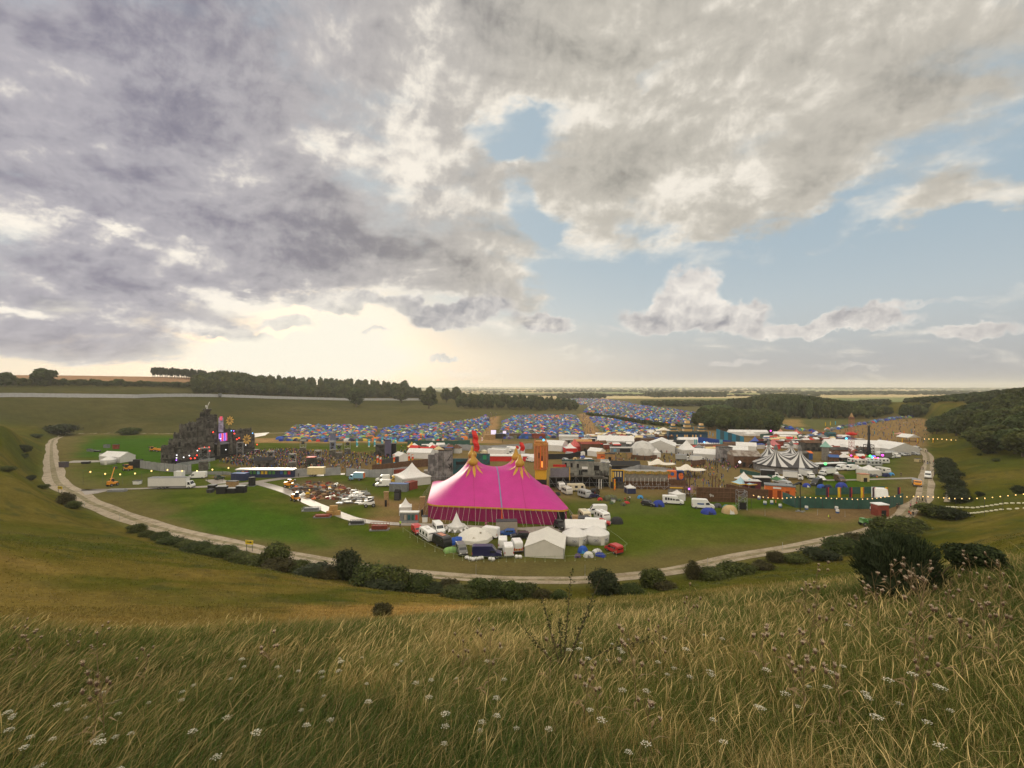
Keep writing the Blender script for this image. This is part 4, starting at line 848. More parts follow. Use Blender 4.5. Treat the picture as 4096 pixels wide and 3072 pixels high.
def striped_bigtop():
    cx, cy, ang = 114.2, 203.0, R(-14); A, B, EV = 12.0, 13.0, 2.9; root = thing('big_top', 'black and white striped big top with four peaks', 'circus tent', (cx, cy, 0), ang)
    n = 92; xs = np.linspace(-A - .3, A + .3, n); ys = np.linspace(-B - .3, B + .3, n); X, Y = np.meshgrid(xs, ys, indexing='ij'); ins = (np.abs(X) / A) ** 2.5 + (np.abs(Y) / B) ** 2.5 < 1
    mx, my = 4.4, 5.4; g = lambda x, L: (x + L + .3) / (2 * L + .6) * (n - 1)
    H = membrane(n, n, ins, [(g(sx * mx, A), g(sy * my, B), 1.7, 9.4 if sy < 0 else 10.0) for sx in (-1, 1) for sy in (-1, 1)], EV, 3000)
    r = ((np.abs(X) / A) ** 2.5 + (np.abs(Y) / B) ** 2.5) ** (1 / 2.5); f = np.where(r > 1, 1 / np.maximum(r, 1e-6), 1); V = np.stack([X * f, Y * f, H], -1).reshape(-1, 3)
    i = np.arange(n * n).reshape(n, n); Q = np.stack([i[:-1, :-1], i[1:, :-1], i[1:, 1:], i[:-1, 1:]], -1).reshape(-1, 4)
    m = cloth('striped_pvc', (.6, .6, .6), .55); t = NT(m.node_tree); o = t.n.new('ShaderNodeTexCoord').outputs['Object']; x, y, z = t.sep(o)
    an = t.m('ARCTAN2', t.m('SUBTRACT', t.m('ABSOLUTE', y), my), t.m('SUBTRACT', t.m('ABSOLUTE', x), mx)); s = t.m('SINE', t.m('ADD', t.m('MULTIPLY', an, 11.0), 1.2))
    c = t.mix(t.smooth(s, -.08, .08), (.055, .052, .055), (.56, .55, .54))
    for nd in t.n:
        if nd.type == 'BSDF_PRINCIPLED': t.put(nd.inputs['Base Color'], c)
        if nd.type == 'BSDF_TRANSLUCENT': t.put(nd.inputs[0], c)
    link('roof', npmesh('roof', V, Q, m, smooth=True), root)
    b = MB(); w = MB(); q = 96; dk = MB()
    for k in range(q):
        P = []
        for kk in (k, k + 1):
            t0 = kk / q * 6.2832; ct, st = math.cos(t0), math.sin(t0); rr = (abs(ct / A) ** 2.5 + abs(st / B) ** 2.5) ** (-1 / 2.5); P.append((ct * rr, st * rr))
        (x0, y0), (x1, y1) = P; b.add([(x0 * 1.004, y0 * 1.004, EV + .05), (x1 * 1.004, y1 * 1.004, EV + .05), (x1 * 1.006, y1 * 1.006, EV - .3), (x0 * 1.006, y0 * 1.006, EV - .3)], [(0, 1, 2, 3)])
        e0, e1 = .965 + .006 * math.sin(k * 1.9), .965 + .006 * math.sin((k + 1) * 1.9); (dk if k in (77, 78) else w).add([(x0 * e0, y0 * e0, 0), (x1 * e1, y1 * e1, 0), (x1 * e1, y1 * e1, EV), (x0 * e0, y0 * e0, EV)], [(0, 1, 2, 3)])
    b.build('roof_edge', BLACK, root); w.build('wall', cloth('grey_wall', (.235, .225, .225), .8, .3, 1.5), root, smooth=True); dk.build('entrance', BLACK, root)
    for sx in (-1, 1):
        for sy in (-1, 1): c = MB(); h = 9.4 if sy < 0 else 10.0; c.lathe([(.85, h - .35), (.8, h + .3), (.5, h + 1.0), (.25, h + 1.6)], 12, sx * mx, sy * my); c.build('mast_cap', mat('grey_cap', (.14, .135, .135), .7, .3), root)
    for k in range(28):
        t0 = k / 28 * 6.2832; c = MB(); c.tube([(A * math.cos(t0) * .99, B * math.sin(t0) * .99, EV - .1), (A * 1.2 * math.cos(t0), B * 1.2 * math.sin(t0), 0)], .025, 4); c.build('guy_rope', ROPE, root)
striped_bigtop()

def marquee(u, v, w, d, rz, label, eave=2.6, ridge=4.4, roof=None, wall=None, group=None, open_=False, bay=True):
    """clear-span tent: ridge runs along its own y, gable faces the front"""
    roof = roof or WHITE; wall = wall or roof; root = thing('marquee', label, 'marquee', pos(u, v, d / 2 * abs(math.cos(rz)) + w / 2 * abs(math.sin(rz))), rz, group); h = w / 2; l = d / 2; ov = .12
    b = MB(); sg = max(2, int(d / 3))
    for k in range(sg):
        y0, y1 = -l - ov + (d + 2 * ov) * k / sg, -l - ov + (d + 2 * ov) * (k + 1) / sg; s = .0
        for sx in (-1, 1): b.add([(sx * (h + ov), y0, eave), (sx * (h + ov), y1, eave), (sx * h * .5, y1, (eave + ridge) / 2 - .04), (sx * h * .5, y0, (eave + ridge) / 2 - .04), (0, y1, ridge), (0, y0, ridge)], [(0, 1, 2, 3), (3, 2, 4, 5)])
        for sx in (-1, 1): b.add([(sx * (h + ov), y0, eave), (sx * (h + ov), y1, eave), (sx * (h + ov), y1, eave - .28), (sx * (h + ov), y0, eave - .28)], [(0, 1, 2, 3)])
    b.build('roof', roof, root)
    for sy in (-1, 1): b = MB(); b.add([(-h, sy * l, eave), (h, sy * l, eave), (0, sy * l, ridge - .06)], [(0, 1, 2)]); b.build('gable', wall, root)
    if not open_:
        b = MB()
        for sx in (-1, 1):
            n = max(2, int(d / 3))
            for k in range(n): y0, y1 = -l + d * k / n, -l + d * (k + 1) / n; b.add([(sx * (h - .03 * (k % 2)), y0, 0), (sx * (h - .03 * (k % 2)), y1, 0), (sx * (h - .03 * (k % 2)), y1, eave), (sx * (h - .03 * (k % 2)), y0, eave)], [(0, 1, 2, 3)])
        for sy in (-1, 1):
            n = max(2, int(w / 3))
            for k in range(n): x0, x1 = -h + w * k / n, -h + w * (k + 1) / n; y = sy * (l - .03 * (k % 2)); b.add([(x0, y, 0), (x1, y, 0), (x1, y, eave), (x0, y, eave)], [(0, 1, 2, 3)])
        b.build('wall', wall, root)
    for sx in (-1, 1):
        for sy in (-1, 1): b = MB(); b.tube([(sx * h, sy * l, 0), (sx * h, sy * l, eave)], .07, 5); b.build('leg', STEEL, root)
    return root
def pagoda(u, v, w, rz, label, eave=2.4, peak=5.2, roof=None, wall=None, group=None, valance=None, name='pagoda_tent'):
    roof = roof or WHITE; root = thing(name, label, 'pagoda tent', pos(u, v, w * .55), rz, group); h = w / 2; b = MB(); n = 7
    ring = []
    for k in range(n + 1):
        t = k / n; s = 1 - t; z = eave + (peak - eave) * (t ** 1.9 if t < 1 else 1); rr = h * (s if k < n else .015); ring.append([(sx * rr, sy * rr, z) for sx, sy in ((-1, -1), (0, -1 + .04 * s), (1, -1), (1 - .04 * s, 0), (1, 1), (0, 1 - .04 * s), (-1, 1), (-1 + .04 * s, 0))])
    vs = [p for r_ in ring for p in r_]; b.add(vs, [(8 * k + j, 8 * k + (j + 1) % 8, 8 * k + 8 + (j + 1) % 8, 8 * k + 8 + j) for k in range(n) for j in range(8)]); b.build('roof', roof, root, smooth=False)
    b = MB()
    for a0, a1 in (((-1, -1), (1, -1)), ((1, -1), (1, 1)), ((1, 1), (-1, 1)), ((-1, 1), (-1, -1))): b.quad((a0[0] * h, a0[1] * h, eave), (a1[0] * h, a1[1] * h, eave), (a1[0] * h * 1.005, a1[1] * h * 1.005, eave - .3), (a0[0] * h * 1.005, a0[1] * h * 1.005, eave - .3))
    b.build('valance', valance or roof, root)
    if wall:
        b = MB()
        for a0, a1 in (((-1, -1), (1, -1)), ((1, -1), (1, 1)), ((1, 1), (-1, 1)), ((-1, 1), (-1, -1))):
            m = max(2, int(w / 2.5))
            for k in range(m): f0, f1 = k / m, (k + 1) / m; q = .965 - .006 * (k % 2); p0 = [(a0[j] + (a1[j] - a0[j]) * f0) * h * q for j in (0, 1)]; p1 = [(a0[j] + (a1[j] - a0[j]) * f1) * h * q for j in (0, 1)]; b.quad((*p0, 0), (*p1, 0), (*p1, eave), (*p0, eave))
        b.build('wall', wall, root)
    for sx in (-1, 1):
        for sy in (-1, 1): b = MB(); b.tube([(sx * h * .98, sy * h * .98, 0), (sx * h * .98, sy * h * .98, eave)], .06, 5); b.build('leg', STEEL, root)
    return root
def yurt(u, v, dia, label, wall_h=2.0, peak=3.6, m=None, pattern=True, group=None):
    root = thing('yurt', label, 'yurt', pos(u, v, dia / 2), 0, group); r = dia / 2; m = m or OFFW; b = MB(); b.lathe([(r, 0), (r, wall_h)], 28); b.build('wall', m, root, smooth=True)
    b = MB(); b.lathe([(r * 1.03, wall_h - .12), (r * 1.02, wall_h + .04), (r * .55, wall_h + (peak - wall_h) * .5), (r * .16, peak - .1), (.02, peak)], 28); b.build('roof', WHITE, root)
    b = MB()
    for k in range(28): a = k / 28 * 6.283; a1 = (k + .5) / 28 * 6.283; a2 = (k + 1) / 28 * 6.283; q = r * 1.035; b.add([(q * math.cos(a), q * math.sin(a), wall_h - .1), (q * math.cos(a2), q * math.sin(a2), wall_h - .1), (q * math.cos(a1), q * math.sin(a1), wall_h - .28)], [(0, 1, 2)])
    b.build('fringe', WHITE, root)
    if pattern:
        pm = mat('pattern_grey', (.10, .10, .17), .9, .2)
        for k in range(7):
            a = R(-150) + k * R(51); b = MB()
            for sgn in (-1, 1):
                pts = [((r + .02) * math.cos(a + sgn * (.10 + .085 * math.cos(t)) * 1.0), (r + .02) * math.sin(a + sgn * (.10 + .085 * math.cos(t))), 1.05 + .2 * math.sin(t)) for t in np.linspace(.2, 5.2, 14)]; b.tube(pts, .045, 4)
            b.build('scroll_motif', pm, root)
    b = MB(); b.box(r * math.cos(R(-70)), r * math.sin(R(-70)), 0, .12, .9, 1.75, R(-70)); b.build('door', CANVAS, root); return root
# marquees and pagodas on the site: (u, base v, width, depth, turn, label, eave, ridge)
for a in [
    (2184, 2236, 8.0, 9.0, R(-9), 'large white frame tent with closed gable end at the front of the van camp', 2.1, 3.8, CANVAS),
    (2338, 2152, 5.0, 9.0, R(88), 'white gabled tent behind the two patterned yurts', 2.3, 3.6, WHITE),
    (2221, 1806, 13, 11, R(70), 'white marquee just right of the orange tower', 3.2, 5.2, WHITE),
    (2462, 1789, 14, 21, R(78), 'long white marquee behind the grey entrance gate', 3.4, 5.8, WHITE),
    (2644, 1814, 15, 17, R(-20), 'big white marquee with grey gable beside the geodesic dome', 3.6, 6.6, WHITE, OFFW),
    (2386, 1828, 6, 7, R(50), 'small white marquee left of the grey entrance gate', 2.6, 4, WHITE),
    (2826, 1842, 9, 11, R(60), 'white marquee with pale end wall between the high peaked tent and the dark ruin', 2.7, 4.8, WHITE, OFFW),
    (2953, 1822, 7, 9, R(64), 'white marquee roof at the left of the striped big top', 2.6, 4.2, WHITE),
    (2984, 1806, 7, 10, R(66), 'white marquee beside the blue high peaked tent', 2.7, 4.4, WHITE),
    (2756, 1778, 6, 13, R(84), 'long low white tent under the blue oriental palace', 2.8, 4.0, WHITE),
    (3398, 1814, 12, 24, R(72), 'wide white marquee behind the red lattice ride', 3.0, 6.2, WHITE),
    (3384, 1817, 10, 8, R(-8), 'grey gabled white tent in front of the wide marquee by the red ride', 2.4, 4.2, OFFW, OFFW),
    (3566, 1820, 16.5, 16, R(4), 'large white gabled marquee left of the head of the right hand track', 3.0, 6.0, WHITE, OFFW),
    (3633, 1768, 9, 8, R(10), 'open sided white tent at the foot of the brown hillside', 2.8, 4.6, WHITE),
    (1605, 1848, 5.5, 7, R(38), 'white marquee with open front between two orange banner clusters', 2.6, 4.0, WHITE),
    (1684, 1836, 6.5, 12, R(80), 'long white marquee left of the painted rock wall', 3.0, 4.6, WHITE),
    (470, 1852, 7.0, 13, R(74), 'white marquee beside the yurt behind the dark stage', 2.7, 4.6, WHITE),
    (2990, 1744, 6, 26, R(84), 'long white market tent behind the blue striped wall', 2.6, 4.0, WHITE),
    (2292, 1762, 5, 18, R(80), 'low pale roofed stall row behind the orange tower', 2.4, 3.4, OFFW),
    (3140, 1752, 5, 15, R(82), 'white stall roof behind the striped big top', 2.6, 4.0, WHITE),
    (2060, 1818, 5, 9, R(60), 'white box like tent between the pink tent peaks', 2.6, 3.6, WHITE),
    (2010, 1846, 3.6, 30, R(88), 'long white awning with red fringe behind the pink tent', 2.6, 3.2, WHITE, RED)]:
    marquee(*a[:6], eave=a[6], ridge=a[7], roof=a[8], wall=a[9] if len(a) > 9 else None, open_='open sided' in a[5])
for a in [
    (1648, 1946, 10.6, R(32), 'large white high peaked tent left of the pink big top', 2.9, 7.4, WHITE, OFFW),
    (1622, 2062, 3.4, R(12), 'small white pagoda tent behind the urinal block', 2.2, 4.4, WHITE, WHITE),
    (1647, 1808, 4.4, R(20), 'yellow high peaked tent at the edge of the arena', 2.6, 5.2, YEL, None),
    (1730, 1812, 5.0, R(15), 'white high peaked tent right of the yellow one', 2.6, 5.4, WHITE, None),
    (1528, 1822, 4.6, R(20), 'grey high peaked tent by the purple tower', 2.6, 5.4, mat('grey_cloth', (.14, .135, .15), .8), None),
    (2280, 1812, 6.2, R(10), 'white pagoda tent with red valance in front of the red one', 2.4, 5.0, WHITE, RED), (2299, 1806, 7.2, R(24), 'red high peaked tent with dark red valance', 2.6, 6.4, mat('faded_red_cloth', (.50, .10, .095), .75), RED),
    (2746, 1820, 9.0, R(12), 'tall white high peaked tent behind the white tipper trailer', 2.6, 7.2, WHITE, OFFW), (3020, 1796, 7.2, R(14), 'blue high peaked tent left of the striped big top', 2.6, 6.6, mat('royal_blue_cloth', (.06, .11, .38), .7), OFFW),
    (2624, 1830, 3.6, R(8), 'small white pagoda tent attached to the geodesic dome', 2.4, 4.6, WHITE, WHITE), (2828, 1797, 7, R(20), 'flat white pyramid tent by the blue low wall', 2.4, 3.8, WHITE, None),
    (3092, 1798, 5.4, R(22), 'pink and white high peaked tent behind the striped big top', 2.6, 5.8, mat('pale_red_cloth', (.48, .16, .17), .8), RED), (3077, 1806, 3.6, R(10), 'little white pagoda tent touching the striped big top', 2.4, 4.4, WHITE, None),
    (2520, 1976, 3.0, R(6), 'black walled gazebo with white roof against the brown wall', 2.0, 3.0, WHITE, NAVY), (2708, 2006, 3.6, R(20), 'white gazebo squeezed under the walkway by the minibus', 2.1, 3.2, WHITE, WHITE),
    (3106, 1944, 0.01 + 3.2, R(20), 'dark green stall tent beside the brown fence', 2.2, 3.3, mat('green_cloth', (.05, .15, .06), .7), None), (2962, 1962, 4.2, R(15), 'pale blue stall tent with yellow valance, left one', 2.2, 4.2, mat('pale_blue_cloth', (.33, .50, .58), .7), None), (2998, 1964, 4.2, R(15), 'pale blue stall tent with yellow valance, right one', 2.2, 3.8, mat('pale_blue_cloth', (.33, .50, .58), .7), None),
    (2975, 1946, 4.4, R(10), 'white high peaked stall tent behind the pale blue ones', 2.4, 4.8, WHITE, None), (3475, 1905, 6.0, R(8), 'white high peaked marquee among the caravans on the right', 2.3, 4.0, WHITE, CANVAS), (3600, 1750, 5.5, R(30), 'pink canopy at the foot of the brown hillside', 2.4, 3.4, mat('pale_pink_cloth', (.50, .28, .24), .8), None),
    (1556, 1798, 4, R(10), 'red pointed stall tent near the yellow one', 2.2, 4.0, RED, None), (2495, 1752, 5, R(12), 'white pointed tent at the edge of the right tent field', 2.3, 4.2, WHITE, None), (2540, 1756, 5, R(12), 'white pointed tent beside the brown shed roofs', 2.3, 4.4, WHITE, None), (2572, 1757, 4.6, R(12), 'cream pointed tent right of its white twin', 2.3, 4.0, CANVAS, None),
    (3000, 1752, 6, R(12), 'white peaked tent roof above the blue striped wall end', 2.8, 5.4, WHITE, None), (3185, 1748, 5, R(12), 'red topped white tent beyond the striped big top', 2.6, 5.2, mat('faded_red_cloth', (.5, .1, .095), .75), WHITE), (3122, 1742, 4, R(12), 'salmon pointed tent far behind the striped big top', 2.4, 4.6, mat('salmon_cloth', (.5, .27, .2), .8), None)]:
    t = pagoda(*a[:5], eave=a[5], peak=a[6], roof=a[7], wall=a[8], valance=YEL if 'yellow valance' in a[4] else (RED if 'red valance' in a[4] else None))
yurt(2299, 2186, 5.6, 'left of two white yurts with scroll pattern, front right of the pink big top'); yurt(2384, 2182, 5.8, 'right of two white yurts with scroll pattern, front right of the pink big top')
yurt(434, 1860, 5.6, 'white yurt with blue trim behind the dark stage', pattern=False)
def star_tent(u, v, dia, label):
    root = thing('star_tent', label, 'tent', pos(u, v, dia / 2)); b = MB(); r = dia / 2; n = 12; rows = []
    for k in range(9):
        t = k / 8; z = 4.4 * (t ** 1.7); row = []
        for j in range(n * 2): a = j / (n * 2) * 6.283; rr = r * (1 - t) * (1 + (.28 * (1 - t) ** 2 if j % 2 == 0 else -.10 * (1 - t))) + .02; row.append((rr * math.cos(a), rr * math.sin(a), z + (.9 * (1 - t) ** 2 if j % 2 else .25 * (1 - t) ** 3)))
        rows.append(row)
    m = n * 2; b.add([p for q in rows for p in q], [(m * k + j, m * k + (j + 1) % m, m * k + m + (j + 1) % m, m * k + m + j) for k in range(8) for j in range(m)]); b.build('canopy', WHITE, root)
    b = MB(); b.lathe([(r * .86, 0), (r * .84, 1.2)], 24); b.build('wall', OFFW, root)
    for j in range(0, m, 2): a = j / m * 6.283; b = MB(); b.tube([(r * 1.27 * math.cos(a), r * 1.27 * math.sin(a), .25), (r * 1.5 * math.cos(a), r * 1.5 * math.sin(a), 0)], .03, 4); b.build('guy_rope', ROPE, root)
    b = MB(); b.tube([(0, 0, 4.3), (0, 0, 4.7)], .06, 5); b.build('pole', STEEL, root)
star_tent(1826, 2133, 5.2, 'white star shaped tent with pointed tip at the pink big top front')
def geodome(u, v, dia, label, m):
    root = thing('geodesic_dome', label, 'dome tent', pos(u, v, dia / 2)); r = dia / 2; V, T = IC2; b = MB(); vs = [(p[0] * r, p[1] * r, p[2] * r + r * .12) for p in V]; fs = [tuple(t) for t in T if max(vs[i][2] for i in t) > .05]; b.add([(x, y, max(z, 0)) for x, y, z in vs], fs); b.build('skin', m, root)
    fr = MB(); es = set()
    for t in fs:
        for i in range(3): es.add(tuple(sorted((t[i], t[(i + 1) % 3]))))
    for i, j in es:
        p, q = [(vs[k][0] * 1.006, vs[k][1] * 1.006, max(0, vs[k][2] * 1.006)) for k in (i, j)]; fr.tube([p, q], .035, 3)
    fr.build('frame', mat('pale_tube', (.42, .42, .44), .5, .1), root)
geodome(2570, 1830, 13.6, 'white geodesic dome tent in the town', OFFW)
def bell(u, v, w, label):
    root = thing('bell_tent', label, 'tent', pos(u, v, w / 2)); b = MB(); r = w / 2; b.lathe([(r, 0), (r * .98, .75), (r * .62, 1.85), (r * .3, 2.5), (r * .08, 2.75), (.02, 2.8)], 9); b.build('canopy', CANVAS, root); b = MB(); b.add([(-.9, -r * .99, 0), (.9, -r * .99, 0), (.55, -r * .80, 1.25), (-.1, -r * .74, 1.5)], [(0, 1, 2, 3)]); b.build('door', mat('canvas_shadow_cloth', (.40, .37, .31), .9, .1), root); b = MB(); b.box(r * .35, -r * .45, 1.75, .45, .1, .5, .2); b.build('vent', mat('canvas_shadow_cloth', (.40, .37, .31)), root)
bell(1899, 2181, 8.2, 'rounded cream canvas tent in the middle of the van camp')
def stretch(u, v, w, d, label):
    """two-peaked stretch canopy with pulled-down corners on poles"""
    root = thing('stretch_tent', label, 'stretch tent', pos(u, v, d / 2), R(-8)); nx, ny = 26, 14; V = []
    for i in range(nx):
        for j in range(ny):
            s, t = i / (nx - 1) * 2 - 1, j / (ny - 1) * 2 - 1; pin = 1 - .28 * (1 - s * s) * abs(t) ** 2 - 0; pinx = 1 - .12 * (1 - t * t) * abs(s) ** 2
            z = 3.0 + 1.7 * math.exp(-((s + .18) ** 2 * 9 + (t - .1) ** 2 * 1.3)) - .55 * s * s + .9 * (abs(s) ** 3) * (1 if t * s < 0 else .15) - .5 * abs(t) ** 2 * (1 - abs(s))
            V.append((s * w / 2 * pinx, t * d / 2 * pin, z))
    b = MB(); b.add(V, [(i * ny + j, (i + 1) * ny + j, (i + 1) * ny + j + 1, i * ny + j + 1) for i in range(nx - 1) for j in range(ny - 1)]); b.build('canopy', cloth('ivory_stretch', (.72, .67, .58), .8), root, smooth=True)
    for i, j in ((0, 0), (nx - 1, 0), (0, ny - 1), (nx - 1, ny - 1), (nx // 2, 0), (nx // 2, ny - 1)): p = V[i * ny + j]; b = MB(); b.tube([(p[0], p[1], 0), p], .07, 5); b.build('pole', TIMB, root)
stretch(2641, 1888, 11.2, 8.5, 'left of two ivory stretch canopies over the food court'); stretch(2757, 1914, 11.0, 8.5, 'right of two ivory stretch canopies over the food court')
stretch(2662, 1738, 16, 10, 'white scalloped stretch canopy below the hedge of trees')

# ------------------------------------------------------------------ the dark fortress stage
def fortress():
    A, B = Vector((-152, 213, 0)), Vector((-137.5, 259, 0)); e = (B - A).normalized(); rz = math.atan2(e.y, e.x); root = thing('festival_stage', 'dark fortress like stage built of towers with glowing screens and golden flowers', 'stage', A, rz); g = random.Random(5)
    def tower(x, y, w, d, h, m=SOOT, crown_=True, ledges=True):
        b = MB(); z = 0; k = 0
        while z < h - .01:
            s = min(g.uniform(2.2, 3.6), h - z); f = 1 - .02 * k; b.box(x, y, z, w * f, d * f, s - .12, mi=k % 2); b.box(x, y, z + s - .12, w * f + .3, d * f + .3, .12, mi=1)
            n = max(1, int(w / 1.7))
            for q in range(n):
                if g.random() < .75: px = x - w * f / 2 + (q + .5) * w * f / n; b.box(px, y - d * f / 2 - .06, z + .4, min(.95, w / n * .6), .12, s * g.uniform(.4, .7), mi=g.choice([0, 1, 2]))
            for q in range(max(1, int(d / 2))):
                if g.random() < .7: py = y - d * f / 2 + (q + .5) * d * f / max(1, int(d / 2)); b.box(x - w * f / 2 - .06, py, z + .4, .12, 1.0, s * g.uniform(.4, .7), mi=g.choice([0, 1, 2]))
            z += s; k += 1
        if crown_:
            for q in range(int(w / .9)): b.box(x - w / 2 + .45 + q * .9, y - d / 2 + .2, h, .5, .35, g.uniform(.3, 1.1), mi=g.choice([0, 1]))
            for q in range(int(d / 1.1)): b.box(x - w / 2 + .2, y - d / 2 + .5 + q * 1.1, h, .35, .5, g.uniform(.3, 1.0), mi=g.choice([0, 1]))
            if g.random() < .6: b.tube([(x, y, h), (x + .2, y, h + g.uniform(1, 2.4))], .06, 4)
        b.build('tower', [m, SOOTL if m is SOOT else SOOT, BLACK], root)
    for a in [(1.6, 1.5, 3.2, 5, 8.5), (4.6, .6, 3.4, 6, 10.6), (7.6, 1.2, 3.0, 6, 10.0), (9.6, 4.5, 3.0, 6, 13), (11.2, 1.8, 4.2, 7, 17.0), (15.2, 1.4, 4.4, 7.5, 17.8), (19.2, 1.0, 4.4, 7, 19.2, SOOTL), (22.6, 2.2, 3.6, 6.5, 20.6), (21.2, 3.5, 3.0, 4, 22.0, SOOTL), (29.0, 3.2, 3.0, 5, 15.4), (31.6, 2.4, 3.2, 6, 13.4), (35.0, 1.6, 4.0, 6, 11.2), (38.6, 1.8, 4.0, 6, 12.2), (42.2, 1.2, 3.6, 6, 12.4, SOOTL), (45.4, 1.6, 3.0, 5, 9.4), (14, 5.5, 12, 3, 12), (34, 5.6, 16, 3, 10.5), (25.6, 6, 5, 3, 16.5)]: tower(*a)
    b = MB(); b.box(24, -2.6, 0, 46, 5, 1.6); b.build('deck', BLACK, root)
    b = MB(); b.box(25.6, .6, 1.6, 6.6, 6, 5.2); b.build('stage_mouth', BLACK, root); b = MB(); b.prismx([(-3.6, 6.6), (2, 7.6), (2, 8.0), (-3.6, 7.0)], 22.2, 29.2); b.build('stage_roof', CGREY, root)
    for x in (22.3, 29.3): b = MB(); b.lathe([(.9, 0), (.7, 2), (.75, 6), (.55, 9), (.9, 9.4)], 9, x, -3.9); b.build('pillar', SOOTL, root)
    scr = bpy.data.materials.new('led_screen'); scr.use_nodes = True; t = NT(scr.node_tree); o = t.n.new('ShaderNodeTexCoord').outputs['Object']; x, y, z = t.sep(o)
    w = t.m('SINE', t.m('ADD', t.m('MULTIPLY', x, 2.3), t.m('MULTIPLY', t.noise(o, .7, 3, .5), 5))); c = t.mix(t.smooth(w, -.5, .4), (.9, .05, .16), (.20, .10, .85)); c = t.mix(t.smooth(t.m('SINE', t.m('MULTIPLY', x, 5.1)), .75, .98), c, (.85, .45, .80)); bs = t.n['Principled BSDF']; t.put(bs.inputs['Base Color'], (.02, .02, .02)); t.put(bs.inputs['Emission Color'], c); bs.inputs['Emission Strength'].default_value = 1.0
    b = MB(); b.box(26.0, -2.45, 8.1, 4.6, .25, 3.9); b.build('screen', scr, root)
    sc2 = mat('dim_screen', (.12, .10, .14), .5, .5, .6, emit=.6, c2=(.30, .27, .34)); b = MB(); b.box(26.2, -.9, 12.4, 2.6, .25, 7.2); b.build('banner_screen', sc2, root); sr = lamp('red_screen', (.6, .08, .13), .6); b = MB(); b.box(26.1, -1.1, 18.2, 1.4, .2, 2.0); b.build('screen', sr, root)
    for i, (x, z, r_) in enumerate([(28.8, 18.0, 2.35), (39.0, 7.6, 2.75)]):
        fr = MB(); fr.tube([(0, .2, -z), (0, .2, 0)], .12, 5); f = fr.build('golden_flower', SOOT, root, loc=(x, -3.3, z)); 
        for k in range(9):
            an = k / 9 * 6.283 + .2; p = MB(); c, s = math.cos(an), math.sin(an); pr = [(0.5, 0), (1.3, .38), (2.0, .34), (2.35, 0), (2.0, -.34), (1.3, -.38)]; ptsf = [((q * c - w_ * s) * r_ / 2.35, -.25 - .12 * q, (q * s + w_ * c) * r_ / 2.35) for q, w_ in pr]; ptsb = [(x_, y_ + .08, z_) for x_, y_, z_ in ptsf]
            p.add(ptsf + ptsb, [(0, 1, 2, 3, 4, 5), (11, 10, 9, 8, 7, 6)] + [(j, 6 + j, 6 + (j + 1) % 6, (j + 1) % 6) for j in range(6)]); p.build('petal', mat('gold_petal', (.62, .38, .10), .5, .2, 1.5), f)
        c = MB(); c.lathe([(.02, 0), (.42, .05), (.5, .25), (.02, .5)], 10); oo = c.build('flower_heart', mat('brown_heart', (.20, .11, .04), .8), f); oo.rotation_euler = (R(90), 0, 0)
    b = MB(); b.lathe([(1.0, 22.2), (1.7, 23.8), (1.9, 24.0), (.3, 24.0)], 12, 21.3, 2.2, sx=1.0, sy=1.3); b.build('boat', SOOTL, root, smooth=False)
    b = MB(); b.tube([(21.2, 2.2, 24), (21.4, 2.2, 25), (21.9, 2.0, 26.3), (22.4, 1.9, 27.4)], .34, 6, r1=.12); b.tube([(21.5, 2.2, 25.2), (20.7, 2.0, 25.8), (20.2, 2, 25.6)], .16, 5); b.lathe([(.02, 24.6), (.5, 24.9), (.45, 25.4), (.02, 25.7)], 8, 20.9, 2.3); b.build('figurehead', OFFW, root)
    for x, z, c in [(13, 6.0, 'r'), (15.6, 6.2, 'r'), (18, 6.0, 'r'), (17.6, 4.4, 'r'), (20.2, 13.0, 'r'), (33.6, 8.2, 'r'), (35, 8.7, 'r'), (8, 2.2, 'r'), (11, 3.2, 'r'), (30.4, 12.8, 'b'), (31.8, 12.6, 'v'), (43.4, 10.4, 'b'), (1.4, 4.6, 'w'), (1.3, 3.4, 'w'), (1.2, 2.4, 'v'), (7.3, 3.6, 'w'), (4.6, 3.2, 'w'), (12, 5.2, 'w'), (24.2, 9.4, 'w'), (45.5, 4.2, 'r'), (10, 2.0, 'r'), (32.2, 11.2, 'r'), (26.4, 3.9, 'w'), (38.2, 4.8, 'w')]:
        b = MB(); r_ = .34 if c == 'r' else .28; b.lathe([(.02, -r_), (r_ * .8, -r_ * .5), (r_, 0), (r_ * .8, r_ * .5), (.02, r_)], 8); b.build('stage_light', {'r': lamp('red', (1, .06, .03), 2.2), 'b': lamp('blue', (.15, .5, 1), 2), 'v': lamp('violet', (.45, .15, 1), 2), 'w': lamp('white', (.95, .95, 1), 1.6)}[c], root, loc=(x, -2.9 - (.9 if z < 5 else 0), z))
fortress()
def lattice(b, x, y, z0, z1, w, bay=1.2, r=.04):
    c = [(-1, -1), (1, -1), (1, 1), (-1, 1)]; P = lambda k, z: (x + c[k % 4][0] * w / 2, y + c[k % 4][1] * w / 2, z)
    for k in range(4): b.tube([P(k, z0), P(k, z1)], r, 4)
    n = max(1, int((z1 - z0) / bay))
    for i in range(n):
        za, zb = z0 + (z1 - z0) * i / n, z0 + (z1 - z0) * (i + 1) / n
        for k in range(4): b.tube([P(k, za), P(k + 1, zb)], r * .7, 3); b.tube([P(k, zb), P(k + 1, zb)], r * .7, 3)
